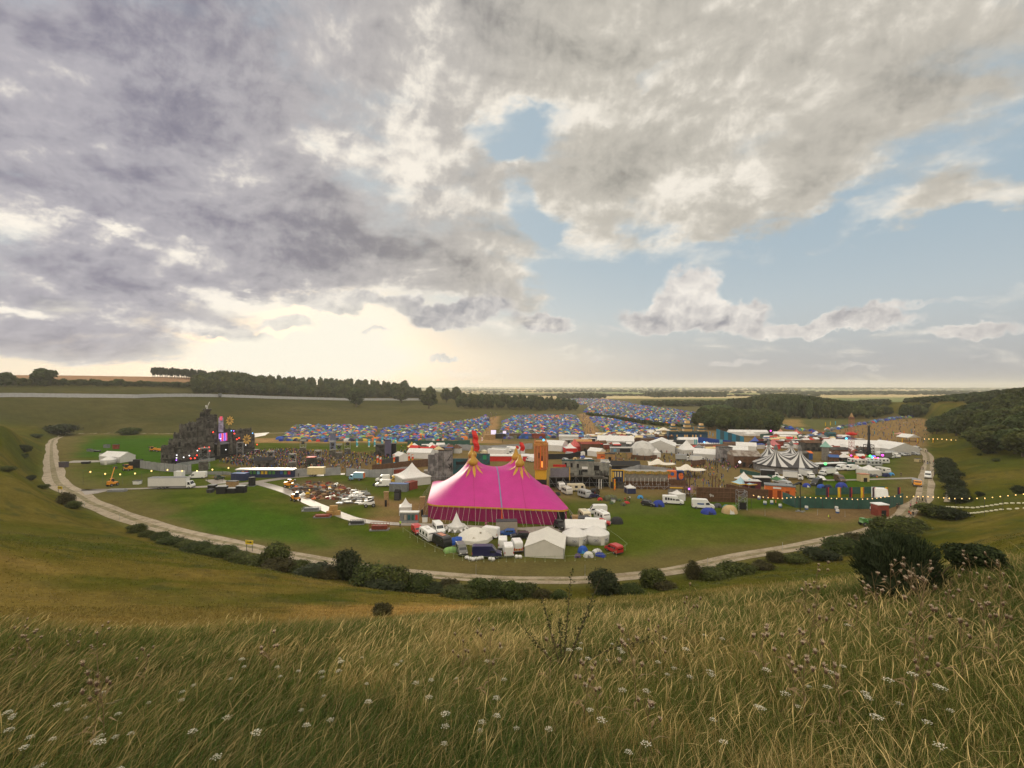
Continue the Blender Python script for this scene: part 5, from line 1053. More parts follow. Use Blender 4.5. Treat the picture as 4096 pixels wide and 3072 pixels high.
def truss(u, v, h, label, w=2.4, panel=None):
    root = thing('scaffold_tower', label, 'scaffold tower', pos(u, v, w / 2), R(20)); b = MB(); lattice(b, 0, 0, 0, h, w, 2.0, .06); b.build('frame', STEEL, root)
    b = MB(); b.box(0, 0, h * .42, w * .9, w * .9, .12); b.box(0, 0, h * .99, w, w, .12); b.build('platform', WOODG, root); b = MB(); b.box(0, 0, h * .70, w * .5, w * .5, h * .22); b.build('spotlight_rig', BLACK, root)
    if panel: b = MB(); b.box(0, -w / 2 - .08, 0, w * 1.1, .08, h * .4); b.build('panel', panel, root)
truss(818, 1882, 9.2, 'scaffold follow spot tower in front of the dark stage', 3.2, SOOTL); truss(960, 1832, 7.5, 'scaffold spot tower at the right of the dark stage front', 2.6)
for u, v, h, lb in [(1082, 1860, 6.0, 'first grey sound tower in the crowd counting from the stage'), (1170, 1875, 6.2, 'sound tower with white top rail in the crowd'), (1212, 1812, 6.6, 'tall sound tower at the back of the crowd'), (1272, 1856, 6.0, 'grey sound tower beside the red block in the crowd'), (1330, 1826, 7.5, 'sound tower right of the crowd centre'), (1356, 1836, 7.0, 'sound tower next to the blue grey pillar'), (1390, 1816, 6.4, 'dark sound tower at the right edge of the crowd')]: truss(u, v, h, lb, 2.8, SOOTL)
# ------------------------------------------------------------------ vehicles
TYRE = mat('tyre', (.018, .018, .018), .9, .1); HUB = mat('hub_metal', (.30, .30, .31), .4, .1, metal=.5); LENS = mat('lamp_lens', (.65, .65, .62), .2, 0); TAIL_ = mat('tail_lens', (.45, .02, .015), .3, 0); PLASTIC = mat('grey_plastic', (.05, .05, .052), .7, .1)
PAINT = {k: mat('paint_' + k, c, .32, .05, 1.5, spec=.5) for k, c in dict(white=(.72, .72, .71), silver=(.36, .37, .38), grey=(.13, .13, .125), black=(.018, .018, .02), navy=(.014, .016, .070), blue=(.02, .075, .28), red=(.42, .022, .022), cream=(.62, .55, .40), yellow=(.62, .40, .03), lightblue=(.20, .40, .55), green=(.06, .20, .04), orange=(.66, .26, .02), dgreen=(.03, .06, .03), brown=(.12, .07, .04), offwhite=(.56, .54, .50)).items()}
def body(prof, Wd, z_w=1.2, tap=.88, cut=None):
    """closed side profile (x, z) swept across the width, narrowing above the waist"""
    b = MB(); n = len(prof); f = lambda z: 1 if z <= z_w else tap + (1 - tap) * max(0, 1 - (z - z_w) / .9); rows = []
    for s in (-1, -.93, .93, 1):
        sh = .04 if abs(s) == 1 else 0; cx = sum(p[0] for p in prof) / n; cz_ = sum(p[1] for p in prof) / n
        rows.append([(x - (x - cx) * sh, s * Wd / 2 * f(z), z - (z - cz_) * sh) for x, z in prof])
    vs = [p for r_ in rows for p in r_]; fs = [tuple(range(n - 1, -1, -1))[::-1], tuple(range(3 * n, 4 * n))[::-1]]
    for k in range(3): fs += [(k * n + i, k * n + (i + 1) % n, (k + 1) * n + (i + 1) % n, (k + 1) * n + i) for i in range(n)]
    b.add(vs, fs); return b
def wheels(root, L, Wd, xs, r=.34):
    for x in xs:
        for s in (-1, 1):
            b = MB(); b.wheel(x, s * (Wd / 2 - .10), r, r, .24); w = b.build('wheel', TYRE, root); c = MB(); c.wheel(x, s * (Wd / 2 + .025), r, r * .55, .03, 8); c.build('hub', HUB, w)
def lights(root, L, Wd, zf, zr):
    for s in (-1, 1):
        b = MB(); b.box(L / 2 - .04, s * (Wd / 2 - .24), zf, .12, .3, .2); b.build('headlight', LENS, root); b = MB(); b.box(-L / 2 + .02, s * (Wd / 2 - .12), zr, .08, .16, .4); b.build('tail_light', TAIL_, root)
def slab(root, name, m, pts, Wd, z_w=1.2, tap=.88, out=.012):
    """window panes on both sides from an x-z outline"""
    f = lambda z: 1 if z <= z_w else tap + (1 - tap) * max(0, 1 - (z - z_w) / .9)
    for s in (-1, 1): b = MB(); y = [s * (Wd / 2 * f(z) + out) for x, z in pts]; n = len(pts); b.add([(x, yy, z) for (x, z), yy in zip(pts, y)] + [(x, yy - s * .05, z) for (x, z), yy in zip(pts, y)], [tuple(range(n)), tuple(range(2 * n - 1, n - 1, -1))] + [(i, (i + 1) % n, n + (i + 1) % n, n + i) for i in range(n)]); b.build(name, m, root)
def across(root, name, m, x0, z0, x1, z1, Wd, out=.015):
    b = MB(); dx, dz = x1 - x0, z1 - z0; l = math.hypot(dx, dz); nx, nz = dz / l * out, -dx / l * out
    if x0 < 0: nx, nz = -abs(nx), abs(nz)
    else: nx, nz = abs(nx), abs(nz)
    b.add([(x0 + nx, -Wd / 2, z0 + nz), (x0 + nx, Wd / 2, z0 + nz), (x1 + nx, Wd / 2 * .93, z1 + nz), (x1 + nx, -Wd / 2 * .93, z1 + nz), (x0 - nx, -Wd / 2, z0 - nz), (x0 - nx, Wd / 2, z0 - nz), (x1 - nx, Wd / 2 * .93, z1 - nz), (x1 - nx, -Wd / 2 * .93, z1 - nz)], [(0, 1, 2, 3), (7, 6, 5, 4), (0, 4, 5, 1), (2, 6, 7, 3), (1, 5, 6, 2), (3, 7, 4, 0)]); b.build(name, m, root)
def van(u, v, rz, col, label, L=5.5, Wd=2.0, H=2.5, side=0, group=None, name='van', sign=None, chevron=False, rear_glass=False):
    root = thing(name, label, 'van', pos(u, v, .5 * (abs(math.sin(R(rz))) * L + abs(math.cos(R(rz))) * Wd) * .9), R(rz), group); h = L / 2; n = 1.05 if L > 4.6 else .85; hz = 1.15 if H > 2 else .95
    P = [(-h, .38), (-h, H - .25), (-h + .12, H - .04), (-h + .5, H), (h - n - 1.15, H), (h - n - .8, H - .1), (h - n + .05, hz + .18), (h - .18, hz - .05), (h, hz - .25), (h, .38)]
    body(P, Wd, 1.2, .9).build('body', PAINT[col], root)
    across(root, 'windscreen', GLASSD, h - n + .02, hz + .22, h - n - .76, H - .18, Wd * .84); slab(root, 'cab_window', GLASSD, [(h - n - .12, hz + .12), (h - n - .72, H - .42), (h - n - 1.3, H - .42), (h - n - 1.3, hz + .12)], Wd, 1.2, .9)
    for k in range(side):
        x1 = h - n - 1.5 - k * (L - n - 2.0) / max(side, 1); x0 = x1 - (L - n - 2.0) / max(side, 1) + .18; slab(root, 'side_window', GLASSD, [(x1, hz + .16), (x1, H - .42), (x0, H - .42), (x0, hz + .16)], Wd, 1.2, .9)
    if rear_glass or side: across(root, 'rear_window', GLASSD, -h + .0, hz + .2, -h + .03, H - .45, Wd * .78, .02)
    if sign:
        b = MB(); f = 1 - .1 * .6; b.box(-h * .25, -Wd / 2 * .955, 1.25, L * .3, .05, .42); b.build('side_sign', sign, root)
    if chevron:
        for k in range(7): b = MB(); x = -Wd / 2 + .12 + k * Wd / 7.2; b.add([(-h - .015, x, .62), (-h - .015, x + .24, .62), (-h - .015, x + .40, 1.05), (-h - .015, x + .16, 1.05)], [(0, 1, 2, 3)]); b.build('chevron', YEL if k % 2 else RED, root)
    b = MB(); b.box(h - .02, 0, .34, .16, Wd * .96, .26); b.box(-h + .02, 0, .34, .14, Wd * .96, .18); b.build('bumper', PLASTIC, root); lights(root, L, Wd, hz - .32, .9); wheels(root, L, Wd, (h - .95, -h + 1.05), .33); return root
def car(u, v, rz, col, label, L=4.2, Wd=1.75, H=1.5, kind='hatch', group=None):
    root = thing('car', label, 'car', pos(u, v, .8 * Wd / 2 + abs(math.sin(R(rz))) * 1.2), R(rz), group); h = L / 2; off = kind == '4x4'; s = .18 if off else 0
    P = [(-h, .35 + s), (-h, .85 + s), (-h + (.08 if kind != 'saloon' else .9), .98 + s), (-h + (.35 if kind != 'saloon' else 1.15), H + s * 1.6), (h - 1.95, H + s * 1.6), (h - 1.15, .98 + s), (h - .25, .86 + s), (h, .62 + s), (h, .35 + s)]
    body(P, Wd, .95 + s, .80).build('body', PAINT[col], root); zt = H + s * 1.6 - .12; across(root, 'windscreen', GLASSD, h - 1.22, 1.03 + s, h - 1.9, zt, Wd * .76)
    for a0, a1 in ((h - 1.45, h - 2.25), (h - 2.32, -h + .62)): slab(root, 'side_window', GLASSD, [(a0 if a0 != h - 1.45 else a0, 1.02 + s), (a0 - (.42 if a0 == h - 1.45 else 0), zt), (a1, zt), (a1, 1.02 + s)], Wd, .95 + s, .80)
    across(root, 'rear_window', GLASSD, -h + .10, 1.06 + s, -h + .30, zt, Wd * .72); b = MB(); b.box(h - .03, 0, .32 + s, .12, Wd * .94, .22); b.box(-h + .03, 0, .34 + s, .12, Wd * .94, .22); b.build('bumper', PLASTIC, root); lights(root, L, Wd, .62 + s, .75 + s); wheels(root, L, Wd, (h - .8, -h + .75), .33 if not off else .40)
    if off: b = MB(); b.box(-.3, 0, H + .32, 1.8, 1.2, .08); b.build('roof_rack', PLASTIC, root)
    return root
def caravan(u, v, rz, col, label, L=5.0, Wd=2.2, H=2.45, group=None, stripe=None, roofpatch=False, name='caravan'):
    root = thing(name, label, 'caravan', pos(u, v, .5 * (abs(math.sin(R(rz))) * L + abs(math.cos(R(rz))) * Wd) * .9), R(rz), group); h = L / 2
    P = [(-h + .05, .42), (-h, .9), (-h + .06, 1.5), (-h + .22, H - .2), (-h + .55, H), (h - .6, H), (h - .25, H - .22), (h - .04, 1.45), (h, .9), (h - .08, .42)]; body(P, Wd, 1.4, .94).build('body', PAINT[col], root)
    across(root, 'front_window', GLASSD, h - .055, 1.35, h - .22, H - .38, Wd * .8, .02); across(root, 'rear_window', GLASSD, -h + .07, 1.5, -h + .18, H - .42, Wd * .62, .02)
    for x, w in ((h - 1.1, .8), (0, .95), (-h + 1.05, .75)): slab(root, 'side_window', GLASSD, [(x - w / 2, 1.25), (x - w / 2, H - .5), (x + w / 2, H - .5), (x + w / 2, 1.25)], Wd, 1.4, .94)
    if stripe: slab(root, 'stripe', stripe, [(-h + .1, .78), (-h + .1, 1.0), (h - .1, 1.0), (h - .1, .78)], Wd, 1.4, .94)
    if roofpatch: b = MB(); b.box(-.2, 0, H + .01, 2.4, 1.1, .06); b.build('roof_sheet', mat('faded_salmon', (.42, .19, .13), .8), root)
    else: b = MB(); b.box(.3, 0, H - .01, .7, .6, .12); b.box(-1.2, 0, H - .01, .45, .45, .1); b.build('roof_hatch', OFFW, root)
    b = MB(); b.tube([(h - .1, .5, .42), (h + .9, 0, .42)], .05, 4); b.tube([(h - .1, -.5, .42), (h + .9, 0, .42)], .05, 4); b.build('hitch', DARK, root); wheels(root, L, Wd, (-.2,), .31); return root
def boxtruck(u, v, rz, col, label, L=7.0, Wd=2.35, H=3.3, cab='white', group=None, boxcol=None, cabL=1.7, axles=None, sign=None):
    root = thing('lorry' if L > 7.5 else 'box_van', label, 'lorry' if L > 7.5 else 'box van', pos(u, v, .5 * (abs(math.sin(R(rz))) * L + abs(math.cos(R(rz))) * Wd)), R(rz), group); h = L / 2; b = MB(); b.box(-cabL / 2 - .05, 0, .95, L - cabL - .1, Wd, H - .95); b.build('box', PAINT[col] if boxcol is None else boxcol, root)
    b = MB(); b.box(-cabL / 2 - .05, 0, .93, L - cabL, Wd + .05, .12); b.box(-cabL / 2 - .05, 0, H - .08, L - cabL, Wd + .05, .1); b.build('box_frame', HUB, root); c = 2.5 if L > 7.5 else 2.15
    P = [(h - cabL, .45), (h - cabL, c), (h - .75, c), (h - .35, 1.5), (h - .02, 1.25), (h, .45)]; body(P, Wd * .92, 1.3, .92).build('cab', PAINT[cab], root); across(root, 'windscreen', GLASSD, h - .34, 1.52, h - .72, c - .1, Wd * .78); slab(root, 'cab_window', GLASSD, [(h - .5, 1.4), (h - .85, c - .2), (h - 1.45, c - .2), (h - 1.45, 1.4)], Wd * .92, 1.3, .92)
    b = MB(); b.box(-.4, 0, .62, L - .9, .9, .3); b.build('chassis', DARK, root); b = MB(); b.box(h - .02, 0, .36, .14, Wd * .92, .3); b.build('bumper', PLASTIC, root); lights(root, L, Wd * .95, .62, .7); wheels(root, L, Wd * .95, axles or (h - .8, -h + 1.5), .42)
    if sign: b = MB(); b.box(-h * .1, -Wd / 2 - .02, 1.7, L * .3, .04, .5); b.build('side_sign', sign, root)
    return root
def cabin(u, v, rz, m, label, L=6.0, Wd=2.4, H=2.5, cat='cabin', name='site_cabin', roof=None, group=None, wheels_=False, win=0, openfront=False):
    z0 = .9 if wheels_ else 0.0; root = thing(name, label, cat, pos(u, v, .5 * (abs(math.sin(R(rz))) * L + abs(math.cos(R(rz))) * Wd)), R(rz), group); b = MB(); b.box(0, 0, z0, L, Wd, H); n = int(L / .55)
    for k in range(n): 
        for s in (-1, 1): b.box(-L / 2 + .3 + k * (L - .3) / n, s * (Wd / 2 + .02), z0 + .15, .22, .05, H - .3)
    b.build('body', m, root); b = MB(); b.box(0, 0, z0 + H, L + .1, Wd + .1, .1); b.build('roof', roof or m, root)
    b = MB()
    for s in (-1, 1): b.box(L / 2 + .02, s * Wd * .24, z0 + .1, .05, Wd * .44, H - .2)
    b.build('door', m, root)
    for k in range(win): c = MB(); c.box(-L / 2 + (k + .6) * L / (win + .2), -Wd / 2 - .05, z0 + 1.0, .9, .05, .8); c.build('window', GLASSD, root)
    if openfront: c = MB(); c.box(0, -Wd / 2 - .06, z0 + .5, L * .8, .06, H * .7); c.build('opening', BLACK, root)
    if wheels_: wheels(root, L, Wd, (-L / 2 + 1.3, -L / 2 + 2.4), .42)
    return root
# van camp in front of the pink tent
van(1668, 2143, -62, 'red', 'small red van at the left end of the van camp', 4.3, 1.75, 1.9)
caravan(1711, 2172, -58, 'white', 'white caravan with grey side stripe beside the small red van', 5.8, stripe=PAINT['grey'])
van(1754, 2143, -66, 'white', 'white minibus with side windows behind the striped caravan', 5.2, 2.0, 2.4, side=3, name='minibus')
caravan(1768, 2198, -52, 'black', 'black caravan with salmon sheet on its roof', 5.2, roofpatch=True)
van(1846, 2228, -72, 'grey', 'dark grey camper van next to the light green tent', 4.5, 1.8, 2.0, side=2)
van(1948, 2236, 0, 'navy', 'long navy blue panel van behind the white sacks', 6.0, 2.0, 2.55, side=0, rear_glass=True)
van(1950, 2158, 158, 'white', 'white panel van parked behind the rounded canvas tent', 5.6, 2.0, 2.5)
car(2029, 2146, 182, 'blue', 'bright blue hatchback in front of the beige cabin', 4.0); car(2081, 2158, 184, 'black', 'black estate car with silver roof rails on the panel apron', 4.4, kind='hatch')
cabin(2026, 2132, 4, BEIGE, 'beige site cabin with dark flat roof in front of the pink tent', 5.0, 2.3, 2.6, roof=DARK)
van(2011, 2200, 92, 'white', 'white van with blank rear doors behind the front white van', 5.0, 2.0, 2.3); van(2032, 2232, 96, 'white', 'white van seen from behind with a red cone at its bumper', 5.2, 2.0, 2.4); van(2066, 2214, 100, 'white', 'white van with red and yellow chevrons on its rear', 5.2, 2.0, 2.4, chevron=True)
van(2386, 2060, 180, 'white', 'white panel van nearest the open field right of the pink tent', 5.6, 2.0, 2.6, sign=CGREY)
caravan(2338, 2088, -80, 'cream', 'cream topped caravan beside the dark flat roof', 4.8); caravan(2408, 2092, -70, 'white', 'white caravan with grey awning behind the dark red car', 5.0); car(2408, 2104, -18, 'red', 'dark red estate car parked by the white box trailers', 4.3)
cabin(2322, 2102, 10, DARK, 'dark flat roofed trailer right of the pink tent entrance', 4.8, 2.4, 1.7, cat='trailer', name='trailer'); cabin(2368, 2114, -14, PAINT['white'], 'white box trailer, the left one of two beside the red car', 3.4, 2.0, 2.0, cat='trailer', name='trailer', wheels_=False); cabin(2396, 2124, -12, PAINT['white'], 'white box trailer with small blue mark, the right one of two', 3.4, 2.0, 2.0, cat='trailer', name='trailer')
car(2242, 2124, -65, 'black', 'black off roader by the pink tent entrance', 4.0, 1.8, 1.7, '4x4'); van(2455, 2222, 118, 'red', 'red van with pale roof at the right end of the van camp', 4.2, 1.75, 1.9, side=2, rear_glass=True)
# beyond the big top
caravan(2245, 1964, -85, 'white', 'white caravan seen end on under the scaffold town', 4.2); caravan(2303, 1967, 2, 'cream', 'long cream caravan parked broadside under the scaffold town', 6.2); caravan(2267, 1982, -70, 'offwhite', 'grey white caravan in front of the long cream one', 4.4); caravan(2338, 1996, -60, 'silver', 'silver grey caravan with big dark window, right of the other three', 4.6)
car(2372, 1994, 20, 'navy', 'dark car tucked behind the silver grey caravan', 4.0); van(2380, 1984, 60, 'black', 'black van beside the silver grey caravan', 4.6, 1.8, 2.0); car(2594, 2028, -40, 'black', 'black car among the small tents on the green', 4.0)
van(2692, 2021, -14, 'white', 'white minibus with a row of side windows under the walkway', 6.0, 2.0, 2.5, side=4, name='minibus'); van(2812, 2039, -14, 'white', 'white high roof van with blue side sign by the brown wall', 6.0, 2.0, 2.7, sign=CBLUE)
van(2360, 1856, -24, 'white', 'white van with blue flash behind the ruined facade', 5.2, 2.0, 2.3, sign=CBLUE); boxtruck(2420, 1870, -25, 'white', 'white box van with blue logo behind the ruined facade', 6.4, 2.3, 3.0, sign=CBLUE); van(2284, 1830, -20, 'silver', 'silver van along the black fence by the red pointed tent', 5.2); van(2320, 1826, 200, 'white', 'white van beside the black fence, right of the silver one', 4.8, 1.9, 2.2); car(2264, 1848, -60, 'silver', 'silver estate car behind the orange tower green', 4.2); car(2336, 1842, 10, 'blue', 'blue car behind the white van with blue flash', 4.0)
boxtruck(2010, 1822, -16, 'white', 'white lorry with grey lettering band between the pink peaks', 11, 2.5, 3.8, sign=mat('sign_grey', (.25, .26, .32), .6)); cabin(1988, 1832, -18, PAINT['white'], 'white trailer box in front of the lettered lorry', 9, 2.5, 3.0, cat='trailer', name='trailer', wheels_=True)
for k, (u, v, c, lb) in enumerate([(2070, 1846, 'white', 'white van behind the right pink peaks'), (2098, 1838, 'silver', 'silver van behind the right pink peaks'), (2120, 1850, 'white', 'white van next to the orange tower'), (1935, 1822, 'cream', 'cream camper with striped side, left of the lettered lorry')]): van(u, v, 170 - 20 * k, c, lb, 5.2)
# left field and yard
van(1531, 1928, 190, 'white', 'upper white van left of the large high peaked tent', 5.0, 2.0, 2.4); van(1532, 1949, 186, 'white', 'lower white van with blue bumper left of the grey container', 5.2, 2.0, 2.5, sign=CBLUE); van(1580, 1934, 215, 'yellow', 'yellow roofed van beside the large high peaked tent', 5.4, 2.0, 2.5)
boxtruck(1427, 1924, 176, 'lightblue', 'pale blue horsebox lorry with orange tail door', 5.6, 2.2, 3.0, cab='lightblue'); b = MB(); b.box(-2.82, 0, 1.0, .05, 1.9, 1.8)
_h = [o for o in bpy.data.objects if o.get('label') == 'pale blue horsebox lorry with orange tail door'][0]; b.build('tail_door', ORANGE, _h)
boxtruck(688, 1958, 4, 'white', 'long white box lorry parked on the left trackway', 14.2, 2.5, 3.9, cabL=1.9, axles=(6.1, -2.2, -3.5), boxcol=mat('lorry_side', (.60, .59, .57), .5, .06, .4)); van(790, 1916, 188, 'white', 'white van with blue sign and open door behind the long lorry', 6.2, 2.0, 2.6, sign=CBLUE); cabin(718, 1912, 0, PAINT['white'], 'white rounded trailer behind the long lorry', 3.0, 2, 2.4, cat='trailer', name='trailer')
cabin(962, 1924, -8, NAVY, 'navy site cabin with pale roof in the left field', 5.4, 3.2, 2.6, roof=CBLUE); cabin(1266, 1908, 2, CREAM, 'cream trailer box against the grey hoarding', 6.2, 2.5, 2.6, cat='trailer', name='trailer', wheels_=True)
cabin(1596, 1968, -8, CGREY, 'grey container with blue tarpaulin in front of the high peaked tent', 6.0, 2.4, 2.5, cat='container', name='container', roof=CBLUE); cabin(1644, 1962, 60, RUST, 'rust red container open beside the grey one', 4.0, 2.4, 2.5, cat='container', name='container'); cabin(1606, 1904, -3, RUST, 'low rust red container behind the yellow van', 5.6, 2.4, 2.3, cat='container', name='container')
for u, v, rz, m, L, lb in [(2105, 1755, 2, CBLUE, 7, 'blue container on the container street above the pink tent'), (2060, 1752, 4, PAINT['brown'], 8, 'brown container left of the blue one on the container street'), (2145, 1754, -3, RUST, 12, 'rust red container row behind the orange tower'), (2002, 1754, 3, PAINT['black'], 7, 'black container under the red and white flag'), (1960, 1758, 3, TIMB, 7, 'tan box stall at the left end of the container street'), (2382, 1762, 3, ORANGE, 11, 'orange roofed container row at the end of the sandy path'), (2590, 1773, 4, PAINT['brown'], 8, 'brown container behind the big marquee'), (2420, 1766, 2, PAINT['black'], 14, 'black walled container row left of the long marquee'), (2620, 1772, 6, CBLUE, 5, 'blue container beside the brown one behind the big marquee')]: cabin(u, v, rz, m, lb, L, 2.6, 3.0, cat='container', name='container')
# right hand camp
for u, v, rz, kind, c, lb in [(3080, 1917, -20, 'box', 'black', 'black box lorry with white roof behind the pale blue stalls'), (3172, 1924, -30, 'box', 'white', 'white box van angled towards the camera in the right camp'), (3228, 1918, -88, 'box', 'white', 'white box van facing the camera beside the panel trackway'), (3122, 1938, -60, 'van', 'white', 'white van between the black lorry and the orange booth'), (3148, 1958, -72, 'van', 'silver', 'silver caravan like van behind the orange booth'), (3286, 1926, -100, 'car', 'white', 'white car beside the panel trackway in the right camp'), (3266, 1946, 215, 'van', 'black', 'black van with white roof among the blue tents on the right'),
    (3308, 1906, 200, 'box', 'white', 'white motorhome front by the green light on the right'), (3330, 1902, -95, 'van', 'white', 'white van with orange panel in the right camp'), (3362, 1884, 200, 'van', 'white', 'left white van of the two long vans in the right camp'), (3400, 1884, 195, 'van', 'white', 'right white van of the two long vans in the right camp'), (3426, 1878, -60, 'car', 'white', 'white car behind the two long vans in the right camp'), (3360, 1932, -100, 'van', 'brown', 'brown van on the panel trackway at the right'),
    (3418, 1856, 4, 'cara', 'white', 'first white caravan from the left in the row below the ride'), (3446, 1862, 6, 'cara', 'offwhite', 'low off white caravan in front of the row below the ride'), (3480, 1855, 2, 'cara', 'white', 'second white caravan in the row below the ride'), (3498, 1866, 4, 'cara', 'silver', 'silver caravan in front of the row below the ride'), (3528, 1856, 3, 'cara', 'white', 'last white caravan at the right end of the row below the ride'), (3460, 1904, -80, 'cara', 'silver', 'grey caravan left of the high peaked marquee on the right'), (3530, 1898, -80, 'cara', 'offwhite', 'off white caravan right of the high peaked marquee'),
    (3554, 1830, 90, 'car', 'navy', 'dark blue car beside the large gabled marquee'), (3572, 1834, -85, 'box', 'white', 'white box van parked right of the dark blue car by the gabled marquee'), (3608, 1825, -90, 'car', 'silver', 'left silver car below the large gabled marquee'), (3625, 1825, -90, 'car', 'grey', 'grey car below the large gabled marquee'), (3660, 1822, -70, 'car', 'silver', 'silver car at the head of the right track'), (3665, 1803, 5, 'van', 'white', 'white van parked at the head of the right track'), (3520, 1828, 30, 'van', 'white', 'white van left of the dark blue car below the gabled marquee'),
    (3550, 1838, 20, 'box', 'grey', 'grey box van beside the ride lights'), (3168, 1786, -90, 'box', 'white', 'white lorry facing the camera behind the striped big top'), (3220, 1790, 160, 'van', 'white', 'white van in the stall rows behind the striped big top'), (3146, 1796, 170, 'van', 'white', 'white camper just behind the striped peaks'), (2700, 1762, 4, 'van', 'white', 'white van at the left of the low white tent under the palace'), (2640, 1748, 175, 'van', 'silver', 'silver van among the dark shed roofs'), (2606, 1735, 10, 'box', 'white', 'white lorry box below the scalloped canopy'),
    (3712, 1917, -131, 'van', 'white', 'white van driving down the right hand track'), (2790, 1850, 14, 'box', 'white', 'white tipper trailer under the tall high peaked tent'), (2732, 1846, -10, 'box', 'silver', 'silver covered trailer left of the white tipper trailer')]:
    if kind == 'box': boxtruck(u, v, rz, c, lb, 6.6, 2.3, 3.1)
    elif kind == 'van': van(u, v, rz, c, lb, 5.3, 2.0, 2.4)
    elif kind == 'car': car(u, v, rz, c, lb)
    else: caravan(u, v, rz, c, lb, 5.6, stripe=PAINT['grey'] if c == 'white' else None)
def machine(u, v, rz, label, boom, col='orange', name='telehandler', cab=True, boomlen=3.2):
    root = thing(name, label, 'machine', pos(u, v, .8), R(rz)); m = PAINT[col]; b = MB(); b.box(0, 0, .75, 3.0, 1.5, .7, tx=.9, ty=.9); b.box(-1.0, 0, 1.3, 1.0, 1.3, .6); b.build('chassis', m, root)
    if cab: c = MB(); c.box(.1, .35, 1.4, 1.2, .8, 1.2, tx=.8, ty=.85); c.build('cab', GLASSD, root); c = MB(); c.box(.1, .35, 2.6, 1.1, .8, .08); c.build('cab_roof', m, root)
    c = MB(); a = R(boom); p0 = Vector((-1.2, -.4, 1.6)); p1 = p0 + Vector((math.cos(a), 0, math.sin(a))) * boomlen; c.tube([tuple(p0), tuple(p1)], .20, 4, r1=.15); c.build('boom', m, root); c = MB(); c.box(p1.x + .2, p1.y, p1.z - .5, .4, 1.5, .7, ty=.9); c.build('fork_carriage', DARK, root)
    wheels(root, 3, 1.9, (1.05, -1.05), .52); return root
machine(450, 1946, 80, 'orange telehandler with its boom raised upright in the left field', 72, boomlen=5.2); machine(512, 1884, 175, 'orange telehandler by the black boxes below the yurt', 14); machine(612, 1806, 180, 'orange telehandler on the bright grass behind the dark stage', 12); machine(640, 1808, 15, 'second orange machine close behind the dark stage', 10, cab=False)
machine(1156, 1951, 10, 'orange telehandler at the head of the scrap heap', 16); machine(1182, 2006, -40, 'orange and black telehandler on the trackway beside the scrap heap', 8, boomlen=2.4); machine(1478, 2030, 20, 'small white skid steer loader near the timber stack', 18, 'white', 'skid_steer', boomlen=2.0); machine(3468, 2106, 0, 'green boom lift on the worn grass at the right', 6, 'green', 'boom_lift', False, 3.4)
boxtruck(3668, 1950, -125, 'grey', 'flatbed truck loaded with white sacks at the right track edge', 6.0, 2.4, 2.0, cab='orange'); car(878, 1922, 60, 'dgreen', 'dark green utility buggy on the left panel apron', 3.4, 1.6, 1.5, '4x4')

# ------------------------------------------------------------------ camping tents
def tm(name, c): return cloth('tent_' + name, c, .65, .06, 2, .3, .10)
TC = {k: tm(k, c) for k, c in dict(blue=(.022, .045, .30), royal=(.02, .085, .42), sky=(.05, .26, .55), navy=(.014, .018, .07), green=(.07, .12, .05), lime=(.26, .42, .08), olive=(.09, .095, .05), grey=(.16, .165, .17), slate=(.08, .085, .10), white=(.60, .60, .58), orange=(.66, .18, .03), red=(.50, .03, .03), teal=(.04, .24, .26), purple=(.10, .06, .16), tan=(.50, .36, .18), black=(.022, .022, .024), yellow=(.58, .42, .05), lgreen=(.22, .40, .12)).items()}
def dome_mb(w, d, h, n=12, rows=5):
    b = MB(); vs = []
    for k in range(rows):
        t = k / rows; rr = math.cos(t * 1.45) ** .8; z = h * math.sin(t * 1.45) / math.sin(1.45)
        for j in range(n): a = j / n * 6.283; sq = (abs(math.cos(a)) ** 3 + abs(math.sin(a)) ** 3) ** (-1 / 3); f = sq * (1 - t) + 1 * t; f *= (1 - .05 * (j % 2)); vs.append((w / 2 * rr * f * math.cos(a), d / 2 * rr * f * math.sin(a), z))
    vs.append((0, 0, h)); b.add(vs, [(n * k + j, n * k + (j + 1) % n, n * k + n + (j + 1) % n, n * k + n + j) for k in range(rows - 1) for j in range(n)] + [((rows - 1) * n + j, (rows - 1) * n + (j + 1) % n, rows * n) for j in range(n)]); return b
def tunnel_mb(w, l, h, n=9):
    b = MB(); hoops = [(-l / 2, .55), (-l / 2 + .25, .8), (-l * .16, 1.0), (-l * .02, .94), (l * .14, 1.0), (l / 2 - .3, .80), (l / 2, .35)]; vs = []
    for x, s in hoops:
        for j in range(n): a = math.pi * j / (n - 1); vs.append((x, w / 2 * math.cos(a) * (.9 + .1 * s), h * s * math.sin(a) ** .8))
    b.add(vs, [(i * n + j, (i + 1) * n + j, (i + 1) * n + j + 1, i * n + j + 1) for i in range(len(hoops) - 1) for j in range(n - 1)] + [tuple(range(n)), tuple(range((len(hoops) - 1) * n, len(hoops) * n))[::-1]]); return b
